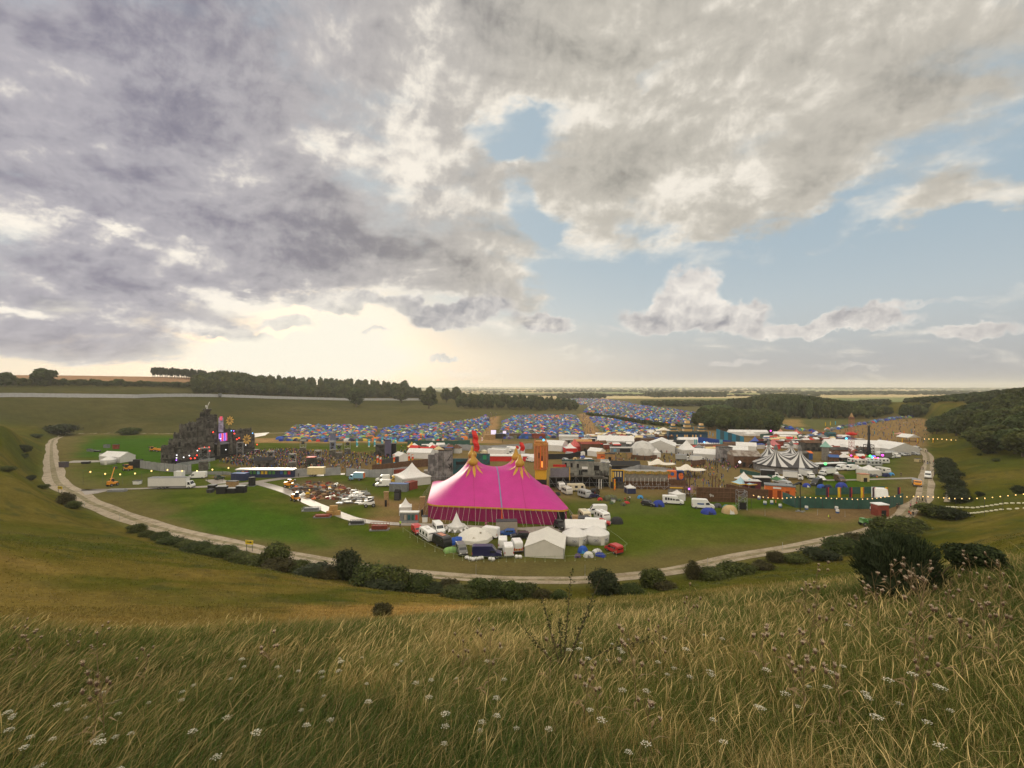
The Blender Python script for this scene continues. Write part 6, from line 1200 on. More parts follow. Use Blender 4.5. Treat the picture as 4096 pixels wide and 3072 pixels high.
def tent(u, v, wpx, label, col, kind='dome', rz=0, door='black', hk=1.0, col2=None):
    p = pos(u, v, .8); w = wpx * p[1] / F; root = thing('tunnel_tent' if kind == 'tunnel' else 'dome_tent', label, 'tent', p, R(rz)); h = (w * .5 if kind == 'dome' else w * .38) * hk
    if kind == 'dome':
        dome_mb(w, w * .8, h).build('flysheet', TC[col], root); b = MB(); b.add([(-w * .16, -w * .415, .02), (w * .16, -w * .415, .02), (w * .10, -w * .33, h * .55), (0, -w * .27, h * .74), (-w * .10, -w * .33, h * .55)], [(0, 1, 2, 3, 4)]); b.build('door', TC[door], root)
        b = MB(); 
        for s in (-1, 1): b.tube([(s * w * .49 * math.cos(t) ** .8 * (1 if True else 0), -s * 0 + w * .40 * math.cos(t) ** .8 * s * 0, h * 1.02 * math.sin(t)) for t in np.linspace(.05, 1.5, 7)], .02, 3)
        b.build('pole', DARK, root)
    else:
        tunnel_mb(w * .62, w, h).build('flysheet', TC[col], root); b = MB(); n = 7; b.add([(w / 2 - .12 + .02, w * .22 * math.cos(math.pi * j / (n - 1)), h * .42 * math.sin(math.pi * j / (n - 1))) for j in range(n)], [tuple(range(n))]); b.build('door', TC[door], root)
        for x in (-w * .16, w * .14): b = MB(); b.tube([(x, w * .315 * math.cos(a), h * 1.015 * math.sin(a) ** .8 + .0) for a in np.linspace(0, math.pi, 9)], .03, 3); b.build('hoop', TC[col2 or 'slate'], root)
    return root
for a in [(1825, 2176, 64, 'blue tunnel tent with white flash beside the rounded canvas tent', 'royal', 'tunnel', 35, 'navy'), (1802, 2212, 52, 'light green dome tent between the black caravan and grey camper van', 'lgreen', 'tunnel', 20, 'green'), (1885, 2136, 24, 'small navy pop up tent behind the blue tunnel tent', 'navy'), (2310, 2234, 28, 'small grey and purple tent in front of the left yurt', 'purple'), (2331, 2214, 42, 'bright blue tent in front of the left yurt', 'royal', 'dome', 0, 'sky', 1.25), (2354, 2232, 42, 'white low tent in the front row of small tents', 'white', 'dome', 0, 'grey'), (2388, 2213, 36, 'small white tunnel tent behind the front blue one', 'white', 'tunnel', 30, 'grey'), (2402, 2230, 40, 'deep blue tunnel tent at the right end of the front row', 'blue', 'tunnel', -35, 'navy'), (2467, 2096, 52, 'wide black tent beside the caravans right of the pink tent', 'black'),
          (2230, 1983, 26, 'black dome tent under the scaffold town at the pink roof edge', 'black'), (2400, 2003, 22, 'small red dome tent on the green', 'red'), (2442, 2003, 52, 'large olive tunnel tent with yellow green roof on the green', 'olive', 'tunnel', 12, 'grey', 1.1, 'lime'), (2478, 2006, 18, 'little sage green tent right of the large olive one', 'green'), (2506, 2016, 24, 'red tunnel tent near the seated campers', 'red', 'tunnel', 20), (2493, 2024, 26, 'olive dome tent in front of the red tunnel tent', 'olive'), (2446, 2018, 20, 'dark green dome tent below the large olive one', 'green'), (2561, 1995, 25, 'sky blue dome tent close to the brown wall', 'sky'), (2580, 2006, 24, 'grey green dome tent behind the black car', 'olive'), (2597, 2014, 24, 'purple grey tent touching the black car', 'purple'), (2634, 2027, 48, 'wide royal blue tent by the minibus', 'blue'), (2834, 2056, 60, 'blue low tent in front of the white high roof van', 'blue', 'dome', 0, 'navy', .75), (2871, 2031, 32, 'dark grey tent against the brown wall', 'slate'), (2905, 2036, 30, 'turquoise tent behind the tan one', 'teal'), (2933, 2036, 28, 'lime green tent behind the tan one', 'lgreen'), (2918, 2054, 62, 'tan canvas tent with curtain door near the scaffold stair', 'tan', 'dome', 0, 'white'),
          (3226, 1949, 30, 'blue tent with white front left of the black van on the right', 'blue', 'dome', 0, 'white'), (3284, 1953, 30, 'mid blue tent right of the black van', 'royal'), (3312, 1956, 32, 'navy tent with yellow tip beside the mid blue one', 'navy'), (3366, 1953, 44, 'large deep blue tent before the feather flags', 'blue'), (3565, 1902, 22, 'sky blue tent at the end of the right hand caravans', 'sky'), (3480, 1908, 24, 'grey tent under the high peaked marquee on the right', 'slate'), (3502, 1909, 22, 'dark orange topped tent between the right caravans', 'slate', 'dome', 0, 'orange'), (3545, 1908, 30, 'navy tent in the right caravan group', 'navy'),
          (2272, 1864, 30, 'dark olive tent on the small green behind the town facade', 'olive'), (2304, 1862, 22, 'orange tent on the small green behind the town facade', 'orange', 'dome', 0, 'white'), (2328, 1860, 22, 'dark teal tent on the small green behind the facade', 'teal'), (2300, 1838, 18, 'brown tent near the silver estate car', 'tan'), (2330, 1834, 22, 'deep blue tent near the black fence', 'blue'), (2410, 1842, 22, 'bright orange tent behind the white box van', 'orange'), (2384, 1846, 12, 'tiny lime tent behind the white van', 'lime'), (1500, 1944, 20, 'black tent left of the lower white van', 'black'), (1560, 1926, 16, 'sky blue tarp tent by the yellow van', 'sky')]: tent(*a)
# the camping fields: the nearest three hundred tents one by one, the rest as one mass
PAL = ['blue', 'royal', 'blue', 'sky', 'navy', 'royal', 'green', 'olive', 'grey', 'slate', 'white', 'orange', 'red', 'teal', 'lime', 'blue', 'grey', 'purple', 'royal', 'navy', 'olive', 'yellow', 'green', 'slate', 'slate', 'grey', 'navy', 'olive', 'grey', 'navy']
def field_pts(poly, step, seed):
    g = np.random.default_rng(seed); P = scatter(UV(*poly), step, step * .45, seed); return P
FIELDS = [('left', [(1110,1764),(1180,1710),(1400,1706),(1505,1712),(1480,1764),(1300,1767)], 2.7), ('left', [(1495,1766),(1535,1716),(1600,1706),(1800,1692),(1900,1680),(1952,1664),(1956,1700),(1912,1744),(1845,1760),(1650,1768)], 2.9),
          ('middle', [(2004,1738),(2012,1690),(2060,1664),(2150,1662),(2300,1662),(2318,1690),(2332,1738),(2290,1752),(2000,1756)], 3.0), ('right', [(2360,1672),(2420,1670),(2500,1690),(2640,1716),(2600,1734),(2460,1748),(2404,1724)], 3.1),
          ('far', [(2330,1648),(2360,1625),(2260,1606),(2300,1596),(2420,1598),(2480,1606),(2560,1622),(2700,1640),(2800,1655),(2790,1690),(2690,1698),(2560,1690),(2440,1668)], 4.6), ('lane', [(3100,1702),(3140,1716),(3230,1728),(3270,1732),(3265,1726),(3180,1716),(3120,1700)], 4), ('edge', [(3290,1722),(3400,1700),(3480,1688),(3570,1672),(3650,1666),(3650,1671),(3560,1680),(3470,1696),(3400,1708),(3300,1730)], 3.4)]
def camp():
    g = random.Random(12); allp = []
    for side, poly, st in FIELDS:
        for (x, y) in field_pts(poly, st, len(allp) + 5): allp.append((x, y, side))
    allp.sort(key=lambda p: p[1]); near, rest = allp[:300], allp[300:]
    protos = {}
    for i, (x, y, side) in enumerate(near):
        c = PAL[g.randrange(len(PAL))]; k = g.randrange(3); key = (c, k)
        if key not in protos:
            mb = (dome_mb(3.0, 2.6, 1.5, 10, 4), dome_mb(2.4, 2.2, 1.25, 8, 4), tunnel_mb(2.3, 4.2, 1.7, 7))[k]; protos[key] = mb.mesh('tent', TC[c])
        o = link('camping_tent', protos[key], None, (x, y, gz(x, y)), g.uniform(0, 6.28)); s = g.uniform(.85, 1.3); o.scale = (s, s, s * g.uniform(.9, 1.1))
        cn = {'royal': 'bright blue', 'sky': 'sky blue', 'navy': 'navy', 'lime': 'lime green', 'slate': 'dark grey', 'olive': 'olive green', 'blue': 'deep blue'}.get(c, c)
        tag(o, f"{cn} {'tunnel' if k == 2 else 'dome'} tent packed in the {side} hand camping field" if side != 'middle' else f"{cn} {'tunnel' if k == 2 else 'dome'} tent packed in the middle camping field", 'tent', f'tents of the {side} camping field')
    base = dome_mb(2.9, 2.5, 1.5, 6, 2); bv = np.array(base.v); bf = [(f + (f[-1],))[:4] if len(f) == 3 else f for f in base.f]; bf = np.array(bf); P = np.array([(p[0], p[1]) for p in rest]); Z = gzn(P[:, 0], P[:, 1]); n = len(P); G = np.random.default_rng(4)
    a = G.uniform(0, 6.28, n); s = G.uniform(.8, 1.45, n) * np.where(P[:, 1] > 700, 1.25, 1); V = np.empty((n, len(bv), 3)); V[..., 0] = (bv[None, :, 0] * np.cos(a)[:, None] - bv[None, :, 1] * np.sin(a)[:, None]) * s[:, None] + P[:, :1]; V[..., 1] = (bv[None, :, 0] * np.sin(a)[:, None] + bv[None, :, 1] * np.cos(a)[:, None]) * s[:, None] * G.uniform(.8, 1.4, n)[:, None] + P[:, 1:2]; V[..., 2] = bv[None, :, 2] * s[:, None] + Z[:, None]
    cols = np.array([COLS[PAL[i]] for i in G.integers(0, len(PAL), n)]) * G.uniform(.75, 1.25, n)[:, None]
    m = mat('tent_mass', (1, 1, 1), .65, attr='col', var=0, spec=.3); me = leafmesh('tents', (V.reshape(-1, 3), (bf[None] + (np.arange(n) * len(bv))[:, None, None]).reshape(-1, 4), np.repeat(cols, len(bv), 0)), m); o = link('tents', me); tag(o, 'sea of small colourful tents filling the far camping fields', 'tents', kind='stuff')
COLS = dict(blue=(.022, .045, .30), royal=(.02, .085, .42), sky=(.05, .26, .55), navy=(.014, .018, .07), green=(.07, .12, .05), lime=(.26, .42, .08), olive=(.09, .095, .05), grey=(.16, .165, .17), slate=(.08, .085, .10), white=(.60, .60, .58), orange=(.66, .18, .03), red=(.50, .03, .03), teal=(.04, .24, .26), purple=(.10, .06, .16), yellow=(.58, .42, .05))
camp()
# ------------------------------------------------------------------ the festival town, fences, flags, lamps
def blk(name, label, cat, u, v, dy=0.0, rz=0.0, group=None): return thing(name, label, cat, pos(u, v, dy), R(rz), group)
def part(root, name, m, *boxes, **kw):
    b = MB()
    for q in boxes: b.box(*q)
    return b.build(name, m, root)
def fence(name, label, pts, h, m, th=.06, post=None, step=2.4, z0=0.0, cat='fence', ground=False, top=None):
    P = [fl(*p) for p in pts]; root = thing(name, label, cat, P[0]); o = Vector(P[0]); b = MB(); acc = []
    for i in range(len(P) - 1):
        a, c = Vector(P[i]), Vector(P[i + 1]); L = (c - a).length; k = max(1, round(L / step))
        for j in range(k): acc.append(a.lerp(c, j / k))
    acc.append(Vector(P[-1])); V = []
    for i, p in enumerate(acc):
        d = (acc[min(i + 1, len(acc) - 1)] - acc[max(i - 1, 0)]).normalized(); n = Vector((-d.y, d.x, 0)) * th / 2; hh = h * (1 + .03 * math.sin(i * 2.7)) ; w = n * (1 + .8 * (i % 2)); q = p - o
        V += [tuple(q - w), tuple(q + w), (q.x + w.x, q.y + w.y, hh), (q.x - w.x, q.y - w.y, hh)]
    F_ = []
    for i in range(len(acc) - 1):
        for j in range(4): F_.append((4 * i + j, 4 * i + (j + 1) % 4, 4 * i + 4 + (j + 1) % 4, 4 * i + 4 + j))
    F_ += [(0, 1, 2, 3), tuple(4 * (len(acc) - 1) + j for j in (3, 2, 1, 0))]; b.add(V, F_); b.build('panel_run', m, root)
    if post:
        for p in acc[:90]: q = p - o; c = MB(); c.box(q.x, q.y, 0, .09, .09, h + .08); c.build('post', post, root)
    return root
def hillfence():
    us = np.linspace(-60, 1700, 150); P = []
    for u in us: Y = fenceY(u) - 3; x = (u - 2048) / F * Y; P.append(Vector((x, Y, gz(x, Y))))
    root = thing('steel_fence', 'long pale steel fence running along the top of the far slope', 'fence', tuple(P[0])); b = MB(); V = []
    for p in P: q = p - P[0]; V += [(q.x, q.y, q.z - .3), (q.x, q.y + .1, q.z - .3), (q.x, q.y + .1, q.z + 3.5), (q.x, q.y, q.z + 3.5)]
    b.add(V, [(4 * i + j, 4 * i + (j + 1) % 4, 4 * i + 4 + (j + 1) % 4, 4 * i + 4 + j) for i in range(len(P) - 1) for j in range(4)]); b.build('panel_run', mat('fence_steel', (.40, .40, .415), .5, .12, .5), root)
    for p in P[::2]: q = p - P[0]; c = MB(); c.box(q.x, q.y - .1, q.z, .12, .1, 3.6); c.build('post', STEEL, root)
    Y = fenceY(880) - 5; x = (880 - 2048) / F * Y; t = thing('watch_post', 'small grey watch hut on the steel fence line', 'hut', (x, Y, gz(x, Y))); part(t, 'hut', CGREY, (0, 0, 1.2, 2.6, 2.4, 3.4)); part(t, 'roof', DARK, (0, 0, 4.6, 3, 2.8, .2)); part(t, 'stilts', DARK, (0, 0, 0, 2.2, 2.0, 1.2))
hillfence()
fence('hoarding_fence', 'grey steel hoarding curving in front of the dark stage', [(560, 1872), (640, 1884), (750, 1892), (765, 1890)], 3.3, HOARD, post=DARK)
fence('hoarding_fence', 'grey hoarding between the coloured bar and the cream trailer', [(1178, 1907), (1240, 1905)], 3.0, HOARD); fence('hoarding_fence', 'grey hoarding right of the cream trailer', [(1296, 1904), (1362, 1898)], 3.0, HOARD)
fence('hoarding_fence', 'long grey hoarding behind the blue horsebox lorry', [(1384, 1904), (1500, 1910), (1570, 1904), (1634, 1896)], 3.0, HOARD, post=DARK)
fence('hoarding_fence', 'low grey barrier at the foot of the dark stage', [(705, 1866), (800, 1852), (860, 1842)], 1.4, STEEL); fence('hoarding_fence', 'low steel barrier between lorry and bar', [(735, 1898), (900, 1898), (925, 1900)], 1.2, STEEL)
part(blk('black_screen', 'pair of black screened boxes at the left end of the stage hoarding', 'screen', 548, 1872), 'screen', BLACK, (0, .6, 0, 3.6, 1.2, 3.6), (-3.2, 1.2, 0, 2.0, 1.0, 2.6))
fence('board_wall', 'brown board wall stepping up below the orange banners', [(1489, 1890), (1560, 1884), (1640, 1872), (1720, 1864)], 3.2, WOODB, .3); fence('board_wall', 'dark timber railing behind the orange banners', [(1512, 1866), (1575, 1852), (1602, 1846)], 2.6, DARK, .2)
fence('green_fence', 'green netting fence across the back of the arena', [(1630, 1782), (1760, 1784), (1880, 1780)], 3, GREENF); fence('hoarding_fence', 'grey hoarding below the container street', [(1820, 1800), (1960, 1806), (2130, 1796)], 3.2, HOARD)
fence('black_fence', 'black fabric fence behind the small camp green', [(2185, 1838), (2280, 1836), (2358, 1816)], 2.6, BLACK); fence('board_wall', 'brown board fence below the geodesic dome', [(2525, 1836), (2580, 1842), (2628, 1838)], 2.2, WOODB); fence('board_wall', 'brown board fence behind the right stretch canopy', [(2765, 1866), (2822, 1858)], 2.4, WOODB)
fence('board_wall', 'brown board fence below the pale blue stalls', [(2905, 1972), (2990, 1990), (3074, 1998)], 3.0, WOODB, .2); fence('green_fence', 'long green netting fence below the feather flags', [(3131, 2010), (3180, 2030), (3300, 2034), (3450, 2036), (3560, 2032), (3612, 2016)], 3.2, GREENF, post=DARK); fence('green_fence', 'green netting fence behind the feather flags', [(3262, 1982), (3400, 1976), (3540, 1972)], 2.2, GREENF)
fence('green_fence', 'dark green fence around the foot of the striped big top', [(2960, 1892), (3060, 1912), (3130, 1926)], 1.6, GREENF); fence('green_fence', 'dark green fence right of the striped big top', [(3290, 1870), (3330, 1866), (3420, 1868)], 2.2, GREENF); fence('black_fence', 'black wall beside the blue high peaked tent', [(3003, 1796), (3077, 1792)], 4.2, BLACK, .4)
fence('green_fence', 'green netting fence behind the stalls near the dark wood', [(3040, 1752), (3130, 1746), (3220, 1752)], 2.6, GREENF); fence('hoarding_fence', 'grey hoarding round the pool stage roofs', [(2480, 1908), (2560, 1888), (2690, 1906)], 3, HOARD, post=None)
# long hedge crossing the tent city
def hedge():
    P = [uvf(*p) for p in [(2352, 1661), (2400, 1668), (2480, 1680), (2560, 1692), (2640, 1703), (2760, 1712)]]; pts = []; g = random.Random(2)
    for i in range(len(P) - 1):
        L = math.dist(P[i], P[i + 1])
        for k in range(int(L / 3.2)): t = k / int(L / 3.2); pts.append((P[i][0] + (P[i + 1][0] - P[i][0]) * t, P[i][1] + (P[i + 1][1] - P[i][1]) * t, g.uniform(3, 4.4), g.uniform(5, 7)))
    o = wood('hedge', pts, 'dark hedge running diagonally through the tent city', (.8, .85, .8), seed=31); o['kind'] = 'stuff'
hedge()
# orange tower
def orange_tower():
    t = blk('set_tower', 'tall orange tower with columns and a glowing slot right of the pink tent', 'tower', 2164, 1968, 3, -8); H = 16.4
    part(t, 'plinth', BLACK, (0, 0, 0, 3.6, 3.4, 3.9)); part(t, 'base_panel', YEL, (0, 0, 3.9, 3.7, 3.5, 3.3)); part(t, 'shaft', mat('ochre_set', (.40, .19, .05), .8, .3, 1), (0, 0, 7.2, 3.9, 3.7, H - 8.6), (0, 0, H - 1.4, 4.5, 4.3, .9), (0, 0, H - .5, 3.7, 3.5, .7), (0, 0, 7.1, 4.4, 4.2, .35))
    for x in (-1.95, -1.0, .0, 1.0, 1.95):
        b = MB(); b.tube([(x, -1.95, 7.4), (x, -1.95, H - 1.2)], .22, 7); b.build('column', ORANGE if x in (0,) else mat('terracotta', (.46, .17, .07), .8, .2), t)
    b = MB(); b.tube([(2.1, 1.8, 7.4), (2.1, 1.8, H - 1)], .22, 7); b.build('column', mat('terracotta', (.46, .17, .07)), t)
    for x, z in ((-.5, 9), (.5, 8.0)): part(t, 'window', BLACK, (x, -1.9, z + 2, .34, .16, 1.8))
    part(t, 'glowing_slot', lamp('amber', (1, .36, .06), .75), (.5, -1.88, 8.0, .5, .12, 2.0)); b = MB()
    for x in (-1.9, 1.9): b.tube([(x, -1.7, H - .2), (x, -1.7, H + 1.3)], .16, 5, r1=.03)
    b.build('pinnacle', ORANGE, t); part(t, 'blue_lamp', lamp('cyan', (.1, .6, 1), 2), (.9, -.5, H + .25, .5, .5, .6))
orange_tower()
# the scaffold-raised street front
def windows(root, m, lst, name='window'):
    for x, z, w, h, y in lst: b = MB(); b.box(x, y, z, w, .14, h); b.build(name, m, root); c = MB(); c.box(x, y - .04, z - .12, w + .25, .2, .1); c.build('sill', SOOTL, root)
def scaff(root, x0, x1, h, y, step=2.2):
    b = MB(); n = max(1, round((x1 - x0) / step))
    for k in range(n + 1):
        x = x0 + (x1 - x0) * k / n
        for yy in (y, y + 2): b.tube([(x, yy, 0), (x, yy, h)], .05, 4)
        if k < n: x2 = x0 + (x1 - x0) * (k + 1) / n; b.tube([(x, y, h * .5), (x2, y, h * .5)], .05, 4); b.tube([(x, y, 0), (x2, y, h)] if k % 2 else [(x, y, h), (x2, y, 0)], .04, 4)
    b.build('scaffolding', STEEL, root)
RUIN = mat('peeling_plaster', (.27, .265, .235), .95, .5, .7, c2=(.16, .165, .15))
def street_front():
    t = blk('set_house', 'ruined grey plaster house front raised on scaffolding, with broken balcony', 'set building', 2344, 1958, 4, -5); h0 = 4.2
    part(t, 'facade', RUIN, (-2.8, 0, h0, 11, .6, 4.9), (5.2, .3, h0, 5.6, .6, 4.4)); part(t, 'cornice', TEAL, (-2.8, -.1, h0 + 4.9, 11.3, .7, .35)); part(t, 'pediment', mat('tan_plaster', (.22, .18, .12), .9, .4), (1.0, .5, h0 + 4.5, 8, .5, 1.0)); part(t, 'oval_sign', DARK, (1.2, .2, h0 + 4.7, 1.2, .2, .8))
    windows(t, BLACK, [(-7.0, h0 + 2.9, .75, 1.3, -.33), (-5.0, h0 + 2.7, .75, 1.4, -.33), (-2.8, h0 + 2.6, .7, 1.3, -.33), (3.6, h0 + 1.7, 1.9, 1.6, -.03), (-2.2, h0 + .2, .5, 1.5, -.33), (-1.5, h0 + .2, .5, 1.5, -.33)]); part(t, 'awning_sign', PAINT['white'], (-.4, -.5, h0 + 2.1, 2.0, .5, .8)); windows(t, GLASSD, [(-.4, h0 + 1.2, 1.8, .8, -.33)])
    part(t, 'balcony', SOOTL, (-1.2, -1.4, h0 - .3, 14.5, 2.6, .3), (4.8, -1.8, h0 - .8, 5.0, 2.2, .3), (-5.5, -2.4, h0, 2.6, .15, 1.0)); b = MB(); g = random.Random(9)
    for k in range(9): x = 3.2 + k * .5; b.box(x, -1.0, h0, .25, .25, g.uniform(.8, 2.3), g.random())
    b.build('rubble', SOOT, t); part(t, 'dark_backing', BLACK, (0, 1.4, 0, 16, .2, h0 - .3)); scaff(t, -8.2, 8.2, h0 - .3, -1.6)
    for x, s in ((5.0, 1), (4.2, 1)): b = MB(); b.tube([(x, -2.6, 0), (x, -2.6, 3.2), (x + 1.0, -2.6, 3.6)], .16, 6); b.build('vent_pipe', PAINT['white'], t)
    t = blk('set_platform', 'platform hung with grey purple tarpaulin beside the orange tower', 'set building', 2238, 1962, 4, -2); part(t, 'tarpaulin', mat('slate_tarp', (.17, .165, .20), .8, .2), (0, -1.1, 4.0, 6.4, .15, 3.0)); part(t, 'platform', SOOT, (0, 0, 3.6, 7.2, 2.6, .3)); part(t, 'rail', RED, (0, -.2, 7.3, 4.4, .1, .8)); part(t, 'dark_backing', BLACK, (0, 1.2, 0, 7, .2, 3.6)); scaff(t, -3.4, 3.4, 3.6, -1.2); part(t, 'yellow_post', YEL, (3.4, -1.3, 3.0, .25, .25, 4.4))
    t = blk('set_house', 'blue and yellow panelled little house front right of the ruined one', 'set building', 2470, 1958, 3, -8); part(t, 'front', NAVY, (0, 0, 2.2, 4.2, 2.4, 4.0)); part(t, 'gilded_frame', YEL, (-2.0, -1.25, 2.2, .3, .1, 4.0), (2.0, -1.25, 2.2, .3, .1, 4.0), (0, -1.25, 6.1, 4.4, .2, .35), (-1.5, -1.28, 3.6, .5, .1, 2.0)); windows(t, CREAM, [(-.8, 4.0, .5, 1.7, -1.24), (.1, 4.0, .5, 1.7, -1.24), (1.0, 4.0, .5, 1.7, -1.24)]); windows(t, BLACK, [(-.4, 2.3, .9, 1.2, -1.24), (.9, 2.3, .6, 1.2, -1.24)]); part(t, 'plinth', SOOT, (0, 0, 0, 4.6, 2.6, 2.2))
    t = blk('market_terrace', 'long raised terrace with ochre wavy canopy edge and slatted front', 'set building', 2585, 1964, 4, -5); part(t, 'plank_wall', WOODG, (0, 0, 2.6, 15.5, .4, 2.4)); part(t, 'roof', mat('dull_roof_sheet', (.26, .25, .23), .8, .2), (0, 1.6, 5.6, 16, 4, .25)); b = MB()
    for k in range(32): b.box(-7.75 + k * .5, -.35, 5.0 + .12 * math.sin(k * 1.1), .5, .25, .95, mi=k % 2)
    b.build('canopy_edge', [mat('ochre_trim', (.44, .25, .05), .8, .4, 3, c2=(.10, .12, .04)), mat('green_trim', (.20, .21, .06), .8, .4, 3, c2=(.34, .16, .04))], t); part(t, 'lower_wall', WOODB, (0, -.6, 0, 15.6, .4, 2.3)); part(t, 'deck', WOODB, (0, 0, 2.3, 15.6, 2.4, .2))
    for k in range(12): part(t, 'post', PAINT['offwhite'], (-7.2 + k * 1.3, -1.0, 1.6, .13, .13, 2.2))
    scaff(t, -7.6, 7.6, 2.0, -1.6, 1.9)
    t = blk('sign_building', 'orange painted hall with an orange and blue face mural at the terrace end', 'set building', 2700, 1962, 3, -6); part(t, 'wall', ORANGE, (-1.1, 0, 3.2, 2.8, 2.0, 3.0)); part(t, 'mural', mat('mural_blue', (.02, .05, .16), .7, .2), (1.5, 0, 3.2, 2.4, 2.0, 3.0)); b = MB(); b.lathe([(.02, 0), (.9, .02), (.95, .06), (.02, .07)], 14, 0, 0, 0, .85, 1.25); o = b.build('painted_face', ORANGE, t); o.location = (1.75, -1.02, 4.55); o.rotation_euler = (R(90), 0, 0)
    part(t, 'painted_hair', mat('hair_navy', (.01, .015, .04), .8), (1.2, -1.10, 5.5, 1.5, .06, .55)); part(t, 'painted_eye', BLACK, (1.55, -1.12, 4.75, .35, .05, .16), (2.2, -1.12, 4.75, .3, .05, .16)); part(t, 'painted_lips', RED, (1.85, -1.12, 3.8, .4, .05, .14)); b = MB(); b.lathe([(.25, 0), (.62, 0), (.62, .05), (.25, .05)], 16); o = b.build('arched_emblem', CBLUE, t); o.location = (-1.1, -1.03, 5.2); o.rotation_euler = (R(90), 0, 0)
    windows(t, BEIGE, [(-1.8, 3.4, .5, .6, -1.04), (-1.0, 3.4, .5, .6, -1.04), (-.3, 3.4, .5, .6, -1.04)]); part(t, 'plinth', WOODB, (.2, 0, 0, 6.4, 2.2, 3.2))
    t = blk('board_wall', 'high brown board wall with small white letters facing the green', 'wall', 2868, 2012, 1.5, -7); part(t, 'boards', WOODB, (0, 0, 0, 12.0, .3, 4.3)); b = MB()
    for k in range(7): b.tube([(-5.9 + k * 1.95, -.3, 0), (-5.9 + k * 1.95, -.3, 4.5)], .05, 4)
    for z in (1.4, 2.9, 4.2): b.tube([(-5.9, -.32, z), (5.9, -.32, z)], .05, 4)
    b.build('scaffolding', mat('rusty_tube', (.17, .09, .05), .8), t); cu = bpy.data.curves.new('lettering', 'FONT'); cu.body = '9n'; cu.size = 1.25; cu.extrude = .02; to = bpy.data.objects.new('tmp', cu); COL.objects.link(to); bpy.context.view_layer.update(); me = bpy.data.meshes.new_from_object(to.evaluated_get(bpy.context.evaluated_depsgraph_get())); bpy.data.objects.remove(to); me.materials.clear(); me.materials.append(PAINT['white']); o = link('lettering', me, t, (-2.3, -.40, 1.55)); o.rotation_euler = (R(90), 0, 0)
    t = blk('scaffold_stair', 'dark scaffold stair tower at the end of the brown wall', 'scaffold stair', 2966, 2042, 1.2, -6); b = MB(); lattice(b, 0, 0, 0, 5.4, 2.3, 1.3, .06); b.build('frame', STEEL, t); b = MB()
    for k in range(14): b.box(-.8 + .12 * k, 0, .3 + .34 * k, .3, 1.6, .08)
    b.build('steps', DARK, t); part(t, 'banner_panel', BLACK, (0, -1.2, .3, 1.8, .06, 2.0))
    t = blk('walkway', 'timber walkway and slatted deck between the terrace and the brown wall', 'walkway', 2735, 1992, 3, -10); part(t, 'deck', WOODB, (0, 0, 2.5, 8.0, 4, .25)); part(t, 'slatted_side', WOODG, (-3.0, -2.1, .9, 4.4, .15, 1.6)); part(t, 'yellow_beam', YEL, (-2.6, -2.3, 2.8, 4.0, .25, .25)); part(t, 'hanging_panel', mat('dusty_pink', (.34, .22, .18), .8), (2.0, -2.2, 1.4, .9, .1, 2.4)); scaff(t, -3.8, 3.8, 2.5, -2, 2); part(t, 'violet_lamp', lamp('violet', (.45, .15, 1), 2), (1.2, -2.4, 2.5, .5, .3, .5))
    t = blk('entrance_gate', 'grey entrance gate with black sign board and blue emblem', 'gate', 2485, 1836, 2, -3); part(t, 'beam', CGREY, (0, 0, 3.0, 10.5, 2.4, 2.2)); part(t, 'roof', OFFW, (0, 0, 5.2, 10.8, 2.8, .25)); part(t, 'sign_board', BLACK, (1.6, -1.24, 3.3, 5.0, .1, 1.5)); part(t, 'emblem', SKYB, (-3.2, -1.26, 3.4, 1.3, .1, 1.3)); part(t, 'pier', TIMB, (-4, 0, 0, 2.4, 2.2, 3.0)); part(t, 'pier', TIMB, (4, 0, 0, 2.4, 2.2, 3.0))
    t = blk('kiosk', 'small tan timber kiosk at the food court edge', 'kiosk', 2480, 1858, 1); part(t, 'body', TIMB, (0, 0, 0, 1.9, 1.9, 2.4)); part(t, 'roof', WOODB, (0, 0, 2.4, 2.3, 2.3, .2))
    t = blk('black_pavilion', 'low black tented pavilion behind the grey hoarding', 'pavilion', 2500, 1888, 4, -6); b = MB(); b.prismx([(-3, 2.4), (0, 4.0), (3, 2.4)], -6, 6); b.build('roof', mat('black_cloth', (.02, .02, .022), .8), t); part(t, 'sides', BLACK, (0, -2.8, 0, 11.6, .2, 2.3)); part(t, 'beige_panels', BEIGE, (2.4, -2.95, .7, .8, .06, 1.2), (4.0, -2.95, .7, .8, .06, 1.2))  # two small front panels in the plain beige paint
street_front()
